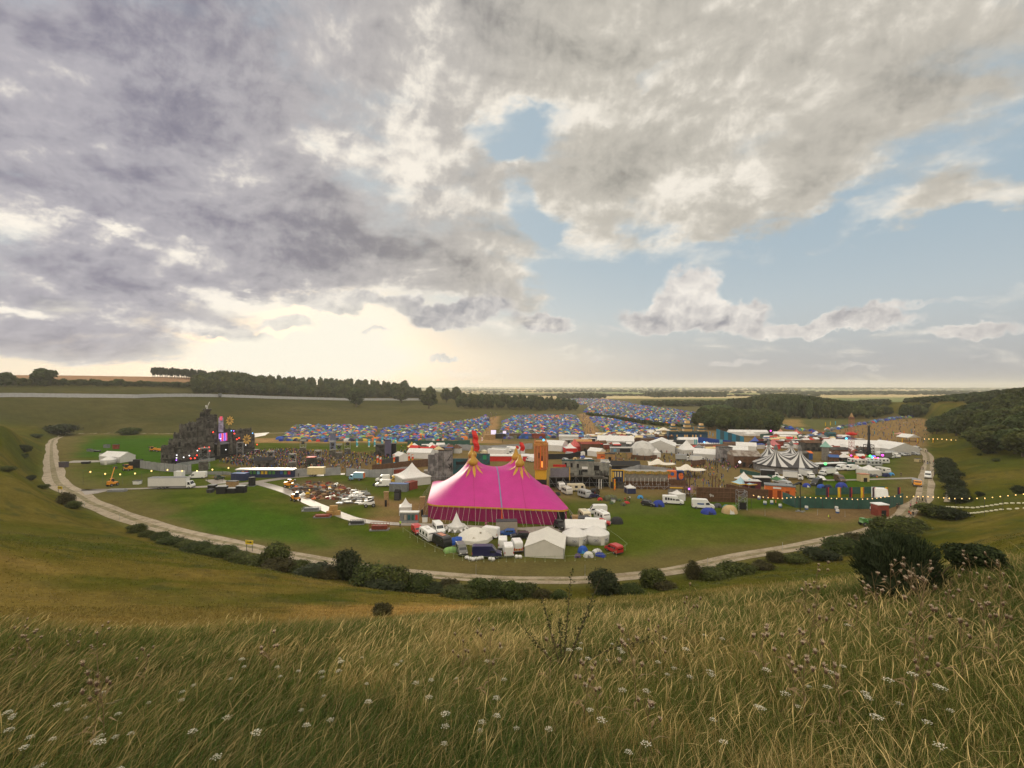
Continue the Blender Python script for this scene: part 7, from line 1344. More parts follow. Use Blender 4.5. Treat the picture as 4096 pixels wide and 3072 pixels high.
def far_town():
    t = blk('oriental_palace', 'dark blue oriental palace front with three tiered roofs and lit windows', 'set building', 2748, 1764, 4, -2); RF = mat('dark_roof', (.025, .055, .06), .8, .3); part(t, 'hall', mat('ink_blue', (.02, .06, .11), .8, .3), (0, 0, 0, 25, 4, 5.2)); W_ = mat('amber_window', (.40, .24, .09), .5, emit=.35)
    for x, s in ((-9, .8), (0, 1.15), (9, .85)):
        for k in range(3): w = (7.2 - 1.8 * k) * s; z = 5.2 + 2.2 * k * s; b = MB(); b.add([(x - w / 2 - .8, -2.8, z), (x + w / 2 + .8, -2.8, z), (x + w / 2 + .8, 2.8, z), (x - w / 2 - .8, 2.8, z), (x - w / 2 + .3, -1.6, z + .8), (x + w / 2 - .3, -1.6, z + .8), (x + w / 2 - .3, 1.6, z + .8), (x - w / 2 + .3, 1.6, z + .8)], [(0, 1, 5, 4), (1, 2, 6, 5), (2, 3, 7, 6), (3, 0, 4, 7), (4, 5, 6, 7), (3, 2, 1, 0)]); b.build('roof_tier', RF, t); part(t, 'lit_storey', W_, (x, -.1, z + .8, w * .62, 3.2, 1.4 * s))
    windows(t, W_, [(-10.5, 2.6, .9, 1.2, -2.08), (-7, 2.6, .9, 1.2, -2.08), (-2, 2.2, .9, 1.6, -2.08), (-.6, 2.2, .9, 1.6, -2.08), (3.0, 2.2, .9, 1.6, -2.08), (5, 2.2, .9, 1.6, -2.08), (8, 2.6, .9, 1.2, -2.08)]); part(t, 'gateway', BLACK, (1.2, -2.1, 0, 1.8, .3, 3.6))
    t = blk('striped_wall', 'tall blue and black striped wedge shaped wall of a venue', 'wall', 2920, 1768, 3, -24); b = MB(); n = 7
    for k in range(n): x0, x1 = -8 + 16 * k / n, -8 + 16 * (k + 1) / n; h0, h1 = 7.6 - 4.4 * k / n, 7.6 - 4.4 * (k + 1) / n; b.add([(x0, 0, 0), (x1, 0, 0), (x1, 0, h1), (x0, 0, h0), (x0, 1, 0), (x1, 1, 0), (x1, 1, h1), (x0, 1, h0)], [(0, 1, 2, 3), (5, 4, 7, 6), (3, 2, 6, 7), (1, 5, 6, 2), (4, 0, 3, 7)], mi=k % 2)
    b.build('wall', [mat('petrol_blue', (.02, .17, .28), .6, .1), mat('slate_blue', (.03, .075, .10), .6, .1)], t)
    t = blk('blue_wall', 'low ultramarine wall sloping down left of the striped wedge', 'wall', 2858, 1786, 2, -16); b = MB(); b.prism([(-9, 0), (9, 0), (9, 3.4), (-9, 5.0)], 0, .6); b.build('wall', mat('ultramarine', (.012, .045, .24), .6, .15), t)
    t = blk('pool_stage', 'white fenced platform with pale turquoise columns', 'stage', 2828, 1796, 3, -4); part(t, 'platform', OFFW, (0, 0, 0, 15, 4, 2.4)); 
    for x in (-7.4, -6.5, 6.5, 7.4): part(t, 'column', mat('turquoise', (.10, .36, .40), .6), (x, -2.2, 0, .6, .4, 5.2))
    part(t, 'blue_lamp', lamp('blue', (.15, .5, 1), 2), (-1.8, -1, 3.2, .7, .5, .7)); b = MB()
    for k in range(14): b.box(-6.2 + k * .95, -2.06, 2.4, .5, .1, 1.0)
    b.build('balustrade', PAINT['white'], t)
    for u, v, w, d, h, rz, m, r, lb in [(2975, 1872, 11, 9, 5.0, -8, WOODB, mat('patched_roof', (.15, .115, .09), .9, .6, .6, c2=(.30, .27, .24)), 'large patched brown timber hall left of the striped big top'), (2896, 1848, 5.5, 5, 6.6, 6, ROCK, SOOT, 'dark ruined stone tower in the middle of the town'), (2850, 1812, 14, 4, 3.6, -3, RUST, WOODB, 'long rust brown shed under the pool stage'), (2930, 1798, 10, 4, 3.2, -5, mat('driftwood', (.20, .14, .115), .9, .5, 1), WOODB, 'driftwood coloured shed below the striped wedge'), (2720, 1796, 6, 4, 4, 2, SOOT, BLACK, 'dark brown block behind the tall high peaked tent'),
                                        (3350, 1836, 7, 5, 4.4, -4, WOODB, SOOT, 'dark timber hall with tan sign right of the cone roofed tower'), (3240, 1806, 9, 6, 4.6, 4, SOOT, WOODB, 'dark timber hall behind the cone roofed tower'), (3200, 1846, 6, 4, 3.8, 10, SOOT, SOOTL, 'low dark shack right behind the striped big top'), (3220, 1838, 5, 4, 3.0, -5, CBLUE, ORANGE, 'blue stall with orange and white awning beside the striped big top'), (3320, 1766, 5, 4, 5, 0, TEAL, TEAL, 'teal tower block far behind the cone roofed tower'), (3346, 1790, 4.5, 4, 4, 0, BLACK, BLACK, 'black domed booth far behind the cone roofed tower'), (3320, 1876, 14, 2.5, 2.2, 10, BLACK, PAINT['white'], 'long white roofed bar with dark front right of the striped big top'),
                                        (2360, 1808, 10, 5, 4.2, 3, WOODB, RUST, 'brown shanty building right of the red pointed tent'), (2330, 1790, 10, 5, 3.4, -4, RUST, mat('amber_roof', (.42, .22, .08), .8, .3), 'amber roofed shanty above the red pointed tent'), (2300, 1775, 16, 3, 2.4, 2, WOODG, OFFW, 'pale roofed walkway curving behind the orange tower'), (2410, 1838, 5, 4, 2.6, -14, ORANGE, TIMB, 'orange shack behind the white box van'), (2440, 1842, 4.5, 3.5, 3, -14, TIMB, BLACK, 'tan shack with black roof behind the white box van'),
                                        (1735, 1922, 7, 3, 3.4, 6, mat('pale_rubble', (.27, .24, .215), .95, .4, 1), mat('pale_rubble', (.27, .24, .215)), 'pale rough block wall behind the high peaked tent'), (1520, 1826, 4, 4, 5.8, 10, SOOT, SOOT, 'dark brown tower at the right edge of the arena'), (1552, 1830, 3.0, 3, 8.4, 10, mat('purple_grey', (.10, .09, .15), .8, .3), BLACK, 'tall purple grey pylon at the right edge of the arena'), (1572, 1826, 3.2, 3, 6.2, 10, BLACK, BLACK, 'black pylon next to the purple grey one'), (1332, 1800, 2.4, 2.4, 9, 0, mat('blue_grey', (.13, .15, .24), .8, .2), BLACK, 'blue grey gate pillar behind the crowd'), (1060, 1872, 7, 5, 3.2, 12, SOOTL, BLACK, 'low black roofed mixing desk hut in the crowd'), (1246, 1868, 3.4, 3, 4.0, 5, SOOT, RED, 'brown and red block standing in the crowd'), (3006, 1962, 5, 3, 3.0, -8, mat('burgundy', (.10, .02, .03), .7), OFFW, 'burgundy stall van beside the pale blue stalls'),
                                        (3046, 1946, 5, 3, 3.0, -8, BLACK, OFFW, 'black stall with white roof beside the burgundy one'), (3452, 1927, 3.0, 2.4, 2.6, 0, CREAM, mat('salmon_roof', (.42, .2, .13), .8), 'cream hut with salmon roof at the trackway'), (3519, 2066, 3.0, 2.6, 3.0, 4, RUST, PAINT['white'], 'rust red cabin with white roof on the worn ground'), (1690, 2066, 1.2, 1.0, 5.0, 0, TIMB, TIMB, 'tall plywood pillar at the left corner of the pink tent'), (2300, 2120, 1.2, 1.2, 3.2, 0, TIMB, TIMB, 'plywood block at the right corner of the pink tent'), (1545, 2026, 1.2, 1.0, 4.0, 0, TIMB, TIMB, 'tall stack of straw coloured boards by the skid steer')]:
        t = blk('timber_hall' if w > 4 else 'set_block', lb, 'building', u, v, d / 2, rz); b = MB(); b.box(0, 0, 0, w, d, h)
        b.build('walls', m, t); c = MB(); 
        if w > 4.5 and h < 5.5 and d > 3: c.prismx([(-d / 2 - .3, h), (d / 2 + .3, h), (0, h + d * .22)], -w / 2 - .3, w / 2 + .3)
        else: c.box(0, 0, h, w + .25, d + .25, .22)
        c.build('roof', r, t); k = max(1, int(w / 2.6))
        for q in range(k): part(t, 'opening', BLACK, (-w / 2 + (q + .5) * w / k, -d / 2 - .06, .5 if q % 2 else 0, min(1.3, w * .5), .1, min(1.9, h * .55)))
    t = blk('round_tower', 'round wooden tower with pale green cone roof', 'tower', 3302, 1844, 2); b = MB(); b.lathe([(1.6, 0), (1.45, 6.6)], 12); b.build('shaft', WOODG, t); b = MB(); b.lathe([(2.3, 6.4), (2.25, 6.6), (1.0, 7.9), (.03, 9.2)], 12); b.build('roof', mat('copper_green', (.20, .36, .31), .7, .15), t)
    t = blk('rock_wall', 'big grey painted rock set wall with black strokes left of the pink tent', 'set wall', 1762, 1928, 3, 6); b = MB(); g = random.Random(4); x = -4.6
    for k, (w, h, y) in enumerate([(2.4, 9.6, 0), (1.6, 10.2, -.5), (1.8, 10.6, .3), (3.4, 11.0, -.2)]): b.box(x + w / 2, y, 0, w, 1.6, h, g.uniform(-.12, .12), tx=.92, ty=.7); x += w
    b.build('rock_face', ROCK, t); b = MB()
    for p in [((2.6, -1.12, 7.4), (3.9, -1.12, 9.4)), ((3.2, -1.12, 4.4), (4.2, -1.12, 6.4)), ((3.0, -1.12, 6.2), (4.4, -1.12, 4.6)), ((2.8, -1.12, 5.0), (4.4, -1.12, 5.2)), ((4.0, -1.12, 6.8), (4.2, -1.12, 4.0))]: b.tube(p, .11, 4)
    b.build('black_strokes', BLACK, t); part(t, 'crown', SOOT, (2.8, 0, 10.6, 3.0, 1.0, .9)); scaff(t, -4.4, 4.4, 3.4, -1.4)
    t = blk('painted_wall', 'dark teal painted wall between the rock set and the pink tent', 'set wall', 1846, 1900, 2, -4); part(t, 'wall', TEAL, (0, 0, 0, 8.4, .5, 6.2)); part(t, 'dark_patch', BLACK, (0, -.3, 3.8, 4.4, .1, 1.2)); t = blk('painted_wall', 'second teal wall with green graffiti seen between the pink peaks', 'set wall', 1930, 1862, 2, -4); part(t, 'wall', TEAL, (0, 0, 0, 6.6, .5, 5.0)); part(t, 'green_patch', mat('graffiti_green', (.02, .24, .10), .7), (1, -.3, 2.4, 1.6, .1, 1.8))
    t = blk('long_bar', 'long white roofed bar with coloured panels at the arena edge', 'bar', 1066, 1911, 1.6, -2); part(t, 'front', NAVY, (0, 0, 0, 21.6, 2.4, 2.9)); part(t, 'roof', PAINT['white'], (0, -.2, 2.9, 22.4, 3.6, .35)); g = random.Random(8)
    for k in range(14): part(t, 'coloured_panel', PAINT[g.choice(['yellow', 'green', 'orange', 'red', 'blue', 'lightblue', 'navy'])], (-10 + k * 1.5, -1.26, 1.3, 1.0, .1, 1.2))
    t = blk('urinal_block', 'white roofed row of grey urinal booths with painted fronts', 'toilets', 1638, 2092, .8, 0)
    for k in range(5): part(t, 'booth', CGREY, (-1.9 + k * .95, 0, .5, .88, 1.1, 2.0)); part(t, 'painted_front', [CGREY, BEIGE, TEAL, GREENF, RED][k], (-1.9 + k * .95, -.58, .7, .6, .06, 1.3))
    part(t, 'roof', PAINT['white'], (0, 0, 2.5, 5.0, 1.4, .3)); part(t, 'steps', STEEL, (0, -.7, 0, 4.8, .5, .5))
    t = blk('ticket_booth', 'orange gateway building with three dark doorways and a white sign strip', 'booth', 3118, 1998, 2.2, -24); part(t, 'walls', ORANGE, (0, 0, 0, 8.2, 3.4, 3.9)); part(t, 'roof', CGREY, (0, 0, 3.9, 8.5, 3.7, .35)); part(t, 'sign', PAINT['white'], (-.8, -1.78, 3.1, 2.2, .08, .5))
    for x in (-2.6, -.2, 2.0): part(t, 'doorway', mat('dark_orange', (.20, .04, .01), .8), (x, -1.76, 0, 1.1, .08, 2.6))
    t = blk('wedge_canopy', 'white and purple wedge shaped canopy between the feather flags', 'canopy', 3522, 2010, 1.5, -20); b = MB(); b.prismx([(-2, .4), (2.4, .4), (2.4, 3.8), (-.6, 3.8)], -1.6, 1.6); b.build('shell', PAINT['white'], t); b = MB(); b.box(1.65, .4, .4, .08, 2.8, 2.8); b.build('side', TC['purple'], t)
far_town()
# stalls and sheds packed through the town
def stalls():
    g = random.Random(21); cl = {'by the sandy path': [(2300, 1768), (2420, 1748), (2560, 1742), (2690, 1748), (2700, 1762), (2560, 1768), (2400, 1772)], 'in the middle of the town': [(2380, 1788), (2560, 1790), (2700, 1786), (2720, 1800), (2400, 1800)], 'behind the arena': [(1640, 1800), (1800, 1800), (1830, 1812), (1760, 1830), (1660, 1828)], 'behind the striped big top': [(3020, 1768), (3240, 1756), (3280, 1790), (3200, 1800), (3110, 1782)], 'by the red lattice ride': [(3300, 1800), (3460, 1800), (3460, 1850), (3420, 1852), (3330, 1852)], 'at the foot of the brown hillside': [(3240, 1745), (3380, 1758), (3450, 1778), (3300, 1776)], 'near the pool stage': [(2660, 1800), (2760, 1800), (2920, 1810), (2880, 1816), (2700, 1812)]}
    cols = dict(white=WHITE, brown=WOODB, dark=SOOT, grey=CGREY, rust=RUST, blue=CBLUE, cream=CREAM, red=RED)
    for where, poly in cl.items():
        for (x, y) in scatter(UV(*poly), 4.5, 1.6, len(where)):
            rk = g.choice(['white', 'white', 'white', 'brown', 'dark', 'dark', 'grey', 'rust', 'blue', 'cream', 'red']); w, d, h = g.uniform(2.6, 5.5), g.uniform(2.4, 4), g.uniform(2.2, 3.1)
            t = thing('market_stall', f'{rk} roofed stall {where}', 'stall', (x, y, 0), g.uniform(-.4, .4), f'stalls {where}'); b = MB(); b.box(0, 0, 0, w * .92, d * .9, h); b.build('body', g.choice([SOOT, WOODB, CGREY, OFFW, RUST, BLACK]), t); b = MB(); k = g.random()
            if k < .5: b.prismx([(-d / 2, h), (d / 2, h), (0, h + d * .32)], -w / 2, w / 2)
            elif k < .75: b.add([(-w / 2, -d / 2, h), (w / 2, -d / 2, h), (w / 2, d / 2, h), (-w / 2, d / 2, h), (0, 0, h + w * .38)], [(0, 1, 4), (1, 2, 4), (2, 3, 4), (3, 0, 4), (3, 2, 1, 0)])
            else: b.box(0, 0, h, w, d, .2)
            b.build('roof', cols[rk], t)
stalls()
# flags
def feather(u, v, h, w, label, cols, group=None, teeth=None, dy=0, name='feather_flag'):
    p = pos(u, v, dy); s = p[1] / F; h *= s; w *= s; t = thing(name, label, 'flag', p, 0, group); b = MB(); b.tube([(0, 0, 0), (0, 0, h)], .05, 5); b.build('pole', DARK, t); b = MB(); n = 10; vs = []
    for k in range(n + 1): z = h * (.06 + .94 * k / n); f = .05 * math.sin(k * .8); vs += [(.05, f, z), (w * .55, f + .06 * math.sin(k * 1.1), z)]
    b.add(vs, [(2 * k, 2 * k + 1, 2 * k + 3, 2 * k + 2) for k in range(n)], mi=0); b.build('banner', cols[0], t); c = MB()
    if teeth:
        for k in range(n): z0, z1 = h * (.06 + .94 * k / n), h * (.06 + .94 * (k + 1) / n); c.add([(w * .55, .02, z0), (w * (1.0 if k % 1 == 0 else .8), .12, (z0 + z1) / 2 - .03), (w * .55, .02, z1)], [(0, 1, 2)])
        c.build('toothed_edge', cols[1], t)
    elif len(cols) > 1:
        g = random.Random(int(u)); 
        for k in range(5): z0 = h * (.06 + .18 * k); q = MB(); q.add([(w * .2 * (k % 2), -.04, z0), (w * (.45 + .2 * (k % 2)), -.04, z0), (w * (.6 + .1 * (k % 2)), -.02, z0 + h * .16), (w * .1, -.04, z0 + h * .15)], [(0, 1, 2, 3)]); q.build('colour_patch', cols[1 + k % (len(cols) - 1)], t)
    return t
PUR = mat('dark_plum', (.055, .012, .045), .8, .1); ORF = mat('bright_orange_cloth', (.72, .17, .02), .7, .1); YF = mat('bright_yellow_cloth', (.70, .47, .02), .7, .1); AQ = mat('aqua_cloth', (.06, .42, .55), .7, .1); LG = mat('leaf_green_cloth', (.06, .42, .10), .7, .1)
for i, (u, c) in enumerate([(3304, 'p'), (3350, 'y'), (3397, 'p'), (3442, 'y'), (3490, 'p'), (3538, 'y'), (3590, 'p')]): feather(u, 2003, 54, 17 if c == 'y' else 15, ('plum flag with red teeth on the green fence, ' if c == 'p' else 'yellow flag with orange teeth on the green fence, ') + {3304: 'leftmost of the row', 3350: 'next to the leftmost plum one', 3397: 'above the middle of the fence', 3442: 'left of the white wedge canopy', 3490: 'overlapping the white wedge canopy', 3538: 'right of the white wedge canopy', 3590: 'rightmost and thinnest of the row'}[u], (PUR, RED) if c == 'p' else (YF, ORF), 'toothed flags along the green fence', True)
for u in (3438, 3606, 3668, 3729): feather(u, 1772, 19, 7, {3438: 'yellow orange flag above the wide marquee by the red ride', 3606: 'yellow orange flag at the open sided white tent', 3668: 'yellow orange flag right of the open sided white tent', 3729: 'rightmost yellow orange flag at the edge of the meadow'}[u], (YF, ORF), 'small toothed flags below the hillside', True)
for u, v in ((1424, 1790), (1472, 1790), (1495, 1788), (1525, 1786), (1560, 1782), (1578, 1786)): feather(u, v, 34, 13, 'aqua and white flag in the row before the left tent field', (AQ, PAINT['white'], AQ, SKYB), 'aqua flags before the left tent field')
for u, v, h, lb in [(1506, 1874, 54, 'leftmost cluster of orange patchwork banners'), (1518, 1876, 50, 'orange patchwork banner right beside the leftmost'), (1572, 1868, 50, 'orange patchwork banner left of the open fronted marquee'), (1632, 1862, 48, 'orange patchwork banner right of the open fronted marquee'), (1646, 1858, 40, 'last orange patchwork banner before the long marquee')]: feather(u, v, h, 14, lb, (ORF, PAINT['offwhite'], AQ, YF, TC['red'], PAINT['white']), 'orange patchwork banners')
for u, v in ((3092, 1776), (3113, 1772), (3173, 1776), (3190, 1774)): feather(u, v, 30, 7, 'green and teal banner behind the striped big top', (LG, TEAL, LG), 'green banners behind the striped tent')
for u, v in ((1637, 1762), (1682, 1762), (1770, 1758)): feather(u, v, 22, 8, 'black and orange banner at the edge of the left tent field', (BLACK, ORF), 'black and orange banners')
for u, v, c in [(3262, 1762, ORF), (3272, 1764, ORF), (3306, 1758, ORF), (3342, 1762, ORF), (3378, 1757, ORF), (3392, 1762, ORF), (3415, 1756, ORF), (3572, 1742, LG), (3614, 1738, ORF), (3644, 1732, SKYB), (3496, 1738, SKYB), (3534, 1742, CBLUE), (3482, 1736, TIMB), (2820, 1742, SKYB), (2838, 1740, SKYB), (2850, 1746, SKYB), (2772, 1722, SKYB), (3340, 1700, AQ), (3320, 1702, YF), (3300, 1704, YF)]: feather(u, v, 15, 6, f"{'orange' if c is ORF else 'blue' if c in (SKYB, CBLUE, AQ) else 'green' if c is LG else 'yellow'} banner near the brown hillside" if u > 3200 else 'sky blue banner by the oriental palace', (c,), 'banners near the brown hillside' if u > 3200 else 'banners by the palace')
feather(2455, 1962, 46, 12, 'yellow and orange banner on the scaffold right of the ruined house', (YF, ORF)); feather(1436, 1884, 24, 8, 'pink and blue flag beside the arena exit', (AQ, TC['red'], PAINT['white'])); feather(1925, 1764, 16, 10, 'red and white flag over the container street', (RED, PAINT['white']))
for u, v, w, h, lb in [(1974, 1752, 20, 18, 'big white screen at the end of the sandy lane'), (2018, 1750, 13, 12, 'small white screen right of the big one')]: t = blk('screen', lb, 'screen', u, v, 1); s = pos(u, v)[1] / F; part(t, 'panel', lamp('pale_screen', (.62, .55, .74), .9), (0, 0, 2.2, w * s, .2, h * s)); part(t, 'stand', DARK, (0, .3, 0, w * s * .8, .3, 2.4))
# rides
def rides():
    t = blk('drop_tower', 'slim red lattice drop tower ride', 'ride', 3406, 1846, 2); b = MB(); lattice(b, 0, 0, 0, 20.5, 1.5, 1.7, .07); b.build('mast', mat('faded_red_steel', (.40, .13, .12), .6), t); b = MB(); b.lathe([(1.0, 12.0), (2.2, 12.3), (2.3, 12.9), (1.0, 13.4)], 12); b.build('gondola', RED, t); b = MB(); b.lathe([(.9, 20.5), (.6, 21.4), (.05, 22.6)], 8); b.build('crown', TIMB, t)
    for k in range(6): a = k * 1.047; b = MB(); b.tube([(2 * math.cos(a), 2 * math.sin(a), 12.9), (3.1 * math.cos(a), 3.1 * math.sin(a), 13.9)], .06, 4); b.build('arm', RED, t)
    t = blk('tower_ride', 'black tapering tower ride with a blue lamp', 'ride', 3475, 1850, 2); b = MB(); lattice(b, 0, 0, 0, 8, 2.8, 1.6, .14); b.box(0, 0, 3, 1.5, 1.5, 6.6, tx=.45, ty=.45); b.box(0, 0, 9.6, .66, .66, 6.8); b.build('mast', BLACK, t); part(t, 'cap', DARK, (0, 0, 16.4, .9, .9, .5)); b = MB(); b.lathe([(.02, -.7), (.6, -.4), (.75, 0), (.6, .4), (.02, .7)], 10); b.build('blue_lamp', lamp('deepblue', (.08, .12, 1), 2.2), t, loc=(.9, -1.8, 2.6))
    t = blk('carousel', 'red funfair ride base with many coloured lamps', 'ride', 3430, 1852, 3); b = MB(); b.lathe([(5.4, 0), (5.4, 1.2), (3, 1.8), (1, 2.0)], 18); b.build('platform', PAINT['red'], t); b = MB()
    for k in range(8): a = k * .785; b.tube([(0, 0, 2), (3.6 * math.cos(a), 3.6 * math.sin(a), 3.4)], .12, 4)
    b.build('arms', YEL, t)
    for k in range(8): a = k * .785; b = MB(); b.box(3.8 * math.cos(a), 3.8 * math.sin(a), 2.4, 1.0, 1.0, .9, a); b.build('car', PAINT[['red', 'yellow', 'red', 'green'][k % 4]], t)
    for x, y, z, c, r_ in [(-3.8, -4.6, 2.6, 'red', .75), (-4.2, -5.2, .8, 'deepblue', .6), (2.6, -4.4, 3.4, 'green', .55), (3.4, -4.8, 2.8, 'cyan', .4), (4.8, -4.2, 2.2, 'red', .8), (1.6, -5.2, .8, 'green', .4), (3.0, -5.4, .8, 'red', .35), (.2, -5.2, 1.6, 'magenta', .4), (6.4, -4, 2.4, 'magenta', .4), (-5, -3, 3.4, 'magenta', .35), (-6.4, -3, 1.2, 'violet', .35)]:
        b = MB(); b.lathe([(.02, -r_), (r_ * .8, -r_ * .5), (r_, 0), (r_ * .8, r_ * .5), (.02, r_)], 8); b.build('lamp', lamp(c, {'red': (1, .06, .03), 'deepblue': (.08, .12, 1), 'green': (.1, 1, .2), 'cyan': (.1, .6, 1), 'magenta': (1, .08, .7), 'violet': (.45, .15, 1)}[c], 2.2), t, loc=(x, y, z))
    for u, v, z, c, lb in [(3300, 1884, 2.6, 'green', 'green spotlight on a stand right of the striped big top'), (3384, 1800, 6, 'cyan', 'blue spotlight on a mast above the wide marquee'), (3082, 1752, 4.5, 'magenta', 'magenta spotlight on a mast near the dark wood'), (2958, 1872, 2.2, 'white', 'white spotlight on a stand before the patched timber hall'), (3528, 1850, 3, 'magenta', 'magenta spotlight on a stand right of the black tower ride')]:
        t = blk('spotlight', lb, 'spotlight', u, v, .5); b = MB(); b.tube([(0, 0, 0), (0, 0, z)], .07, 5); b.build('stand', DARK, t); b = MB(); r_ = .55; b.lathe([(.02, -r_), (r_ * .8, -r_ * .5), (r_, 0), (r_ * .8, r_ * .5), (.02, r_)], 8); b.build('lamp', MATS['lamp_' + c], t, loc=(0, -.3, z + .3))
rides()
# festoon lamps
def festoon(label, pts, n, post=True, r=.15):
    """pts: (u, v of the lamp, distance)"""
    P = [Vector(((u - 2048) / F * Y, Y, CH - (v - V0) / F * Y)) for u, v, Y in pts]; t = thing('festoon_lights', label, 'string lights', (P[0].x, P[0].y, gz(P[0].x, P[0].y))); o = t.location.copy(); L = [0]
    for i in range(len(P) - 1): L.append(L[-1] + (P[i + 1] - P[i]).length)
    at_ = lambda d: next((P[i].lerp(P[i + 1], (d - L[i]) / (L[i + 1] - L[i])) for i in range(len(P) - 1) if d <= L[i + 1] + 1e-6), P[-1])
    b = MB(); b.tube([tuple(at_(L[-1] * k / (n * 2)) - o + Vector((0, 0, .12))) for k in range(n * 2 + 1)], .018, 3); b.build('cable', DARK, t)
    for k in range(n): p = at_(L[-1] * (k + .5) / n) - o; b = MB(); b.lathe([(.02, -r), (r * .85, -r * .4), (r * .8, r * .4), (.03, r)], 7); b.build('bulb', lamp('warm', (1, .62, .22), 2.2), t, loc=tuple(p))
    for p in P:
        if post: g0 = gz(p.x, p.y); b = MB(); q = p - o; b.tube([(q.x, q.y, g0 - o.z), (q.x, q.y, q.z + .2)], .05, 4); b.build('post', DARK, t)
festoon('string of warm bulbs along the green fence and the worn ground', [(3005, 1980, 138), (3060, 1990, 138), (3125, 1994, 138), (3195, 1988, 139), (3290, 1992, 138), (3434, 1998, 137), (3500, 1994, 137), (3560, 1985, 138), (3640, 1988, 136)], 32, True, .13)
festoon('string of warm bulbs crossing the right track up the meadow', [(3645, 1986, 136), (3700, 1986, 132), (3823, 1995, 124), (3938, 1993, 120), (4011, 1985, 118), (4110, 1975, 116)], 18, True, .13)
festoon('string of yellow lamps across the left field behind the lorry', [(332, 1883, 172), (412, 1895, 172), (491, 1898, 172), (567, 1892, 172), (639, 1877, 174), (700, 1883, 174), (767, 1885, 174), (830, 1881, 174), (891, 1873, 176), (943, 1870, 176)], 10, True, .28)
festoon('string of bulbs high on the right meadow under the wood', [(3690, 1756, 285), (3760, 1756, 282), (3830, 1762, 278), (3890, 1756, 274)], 11, True, .26)
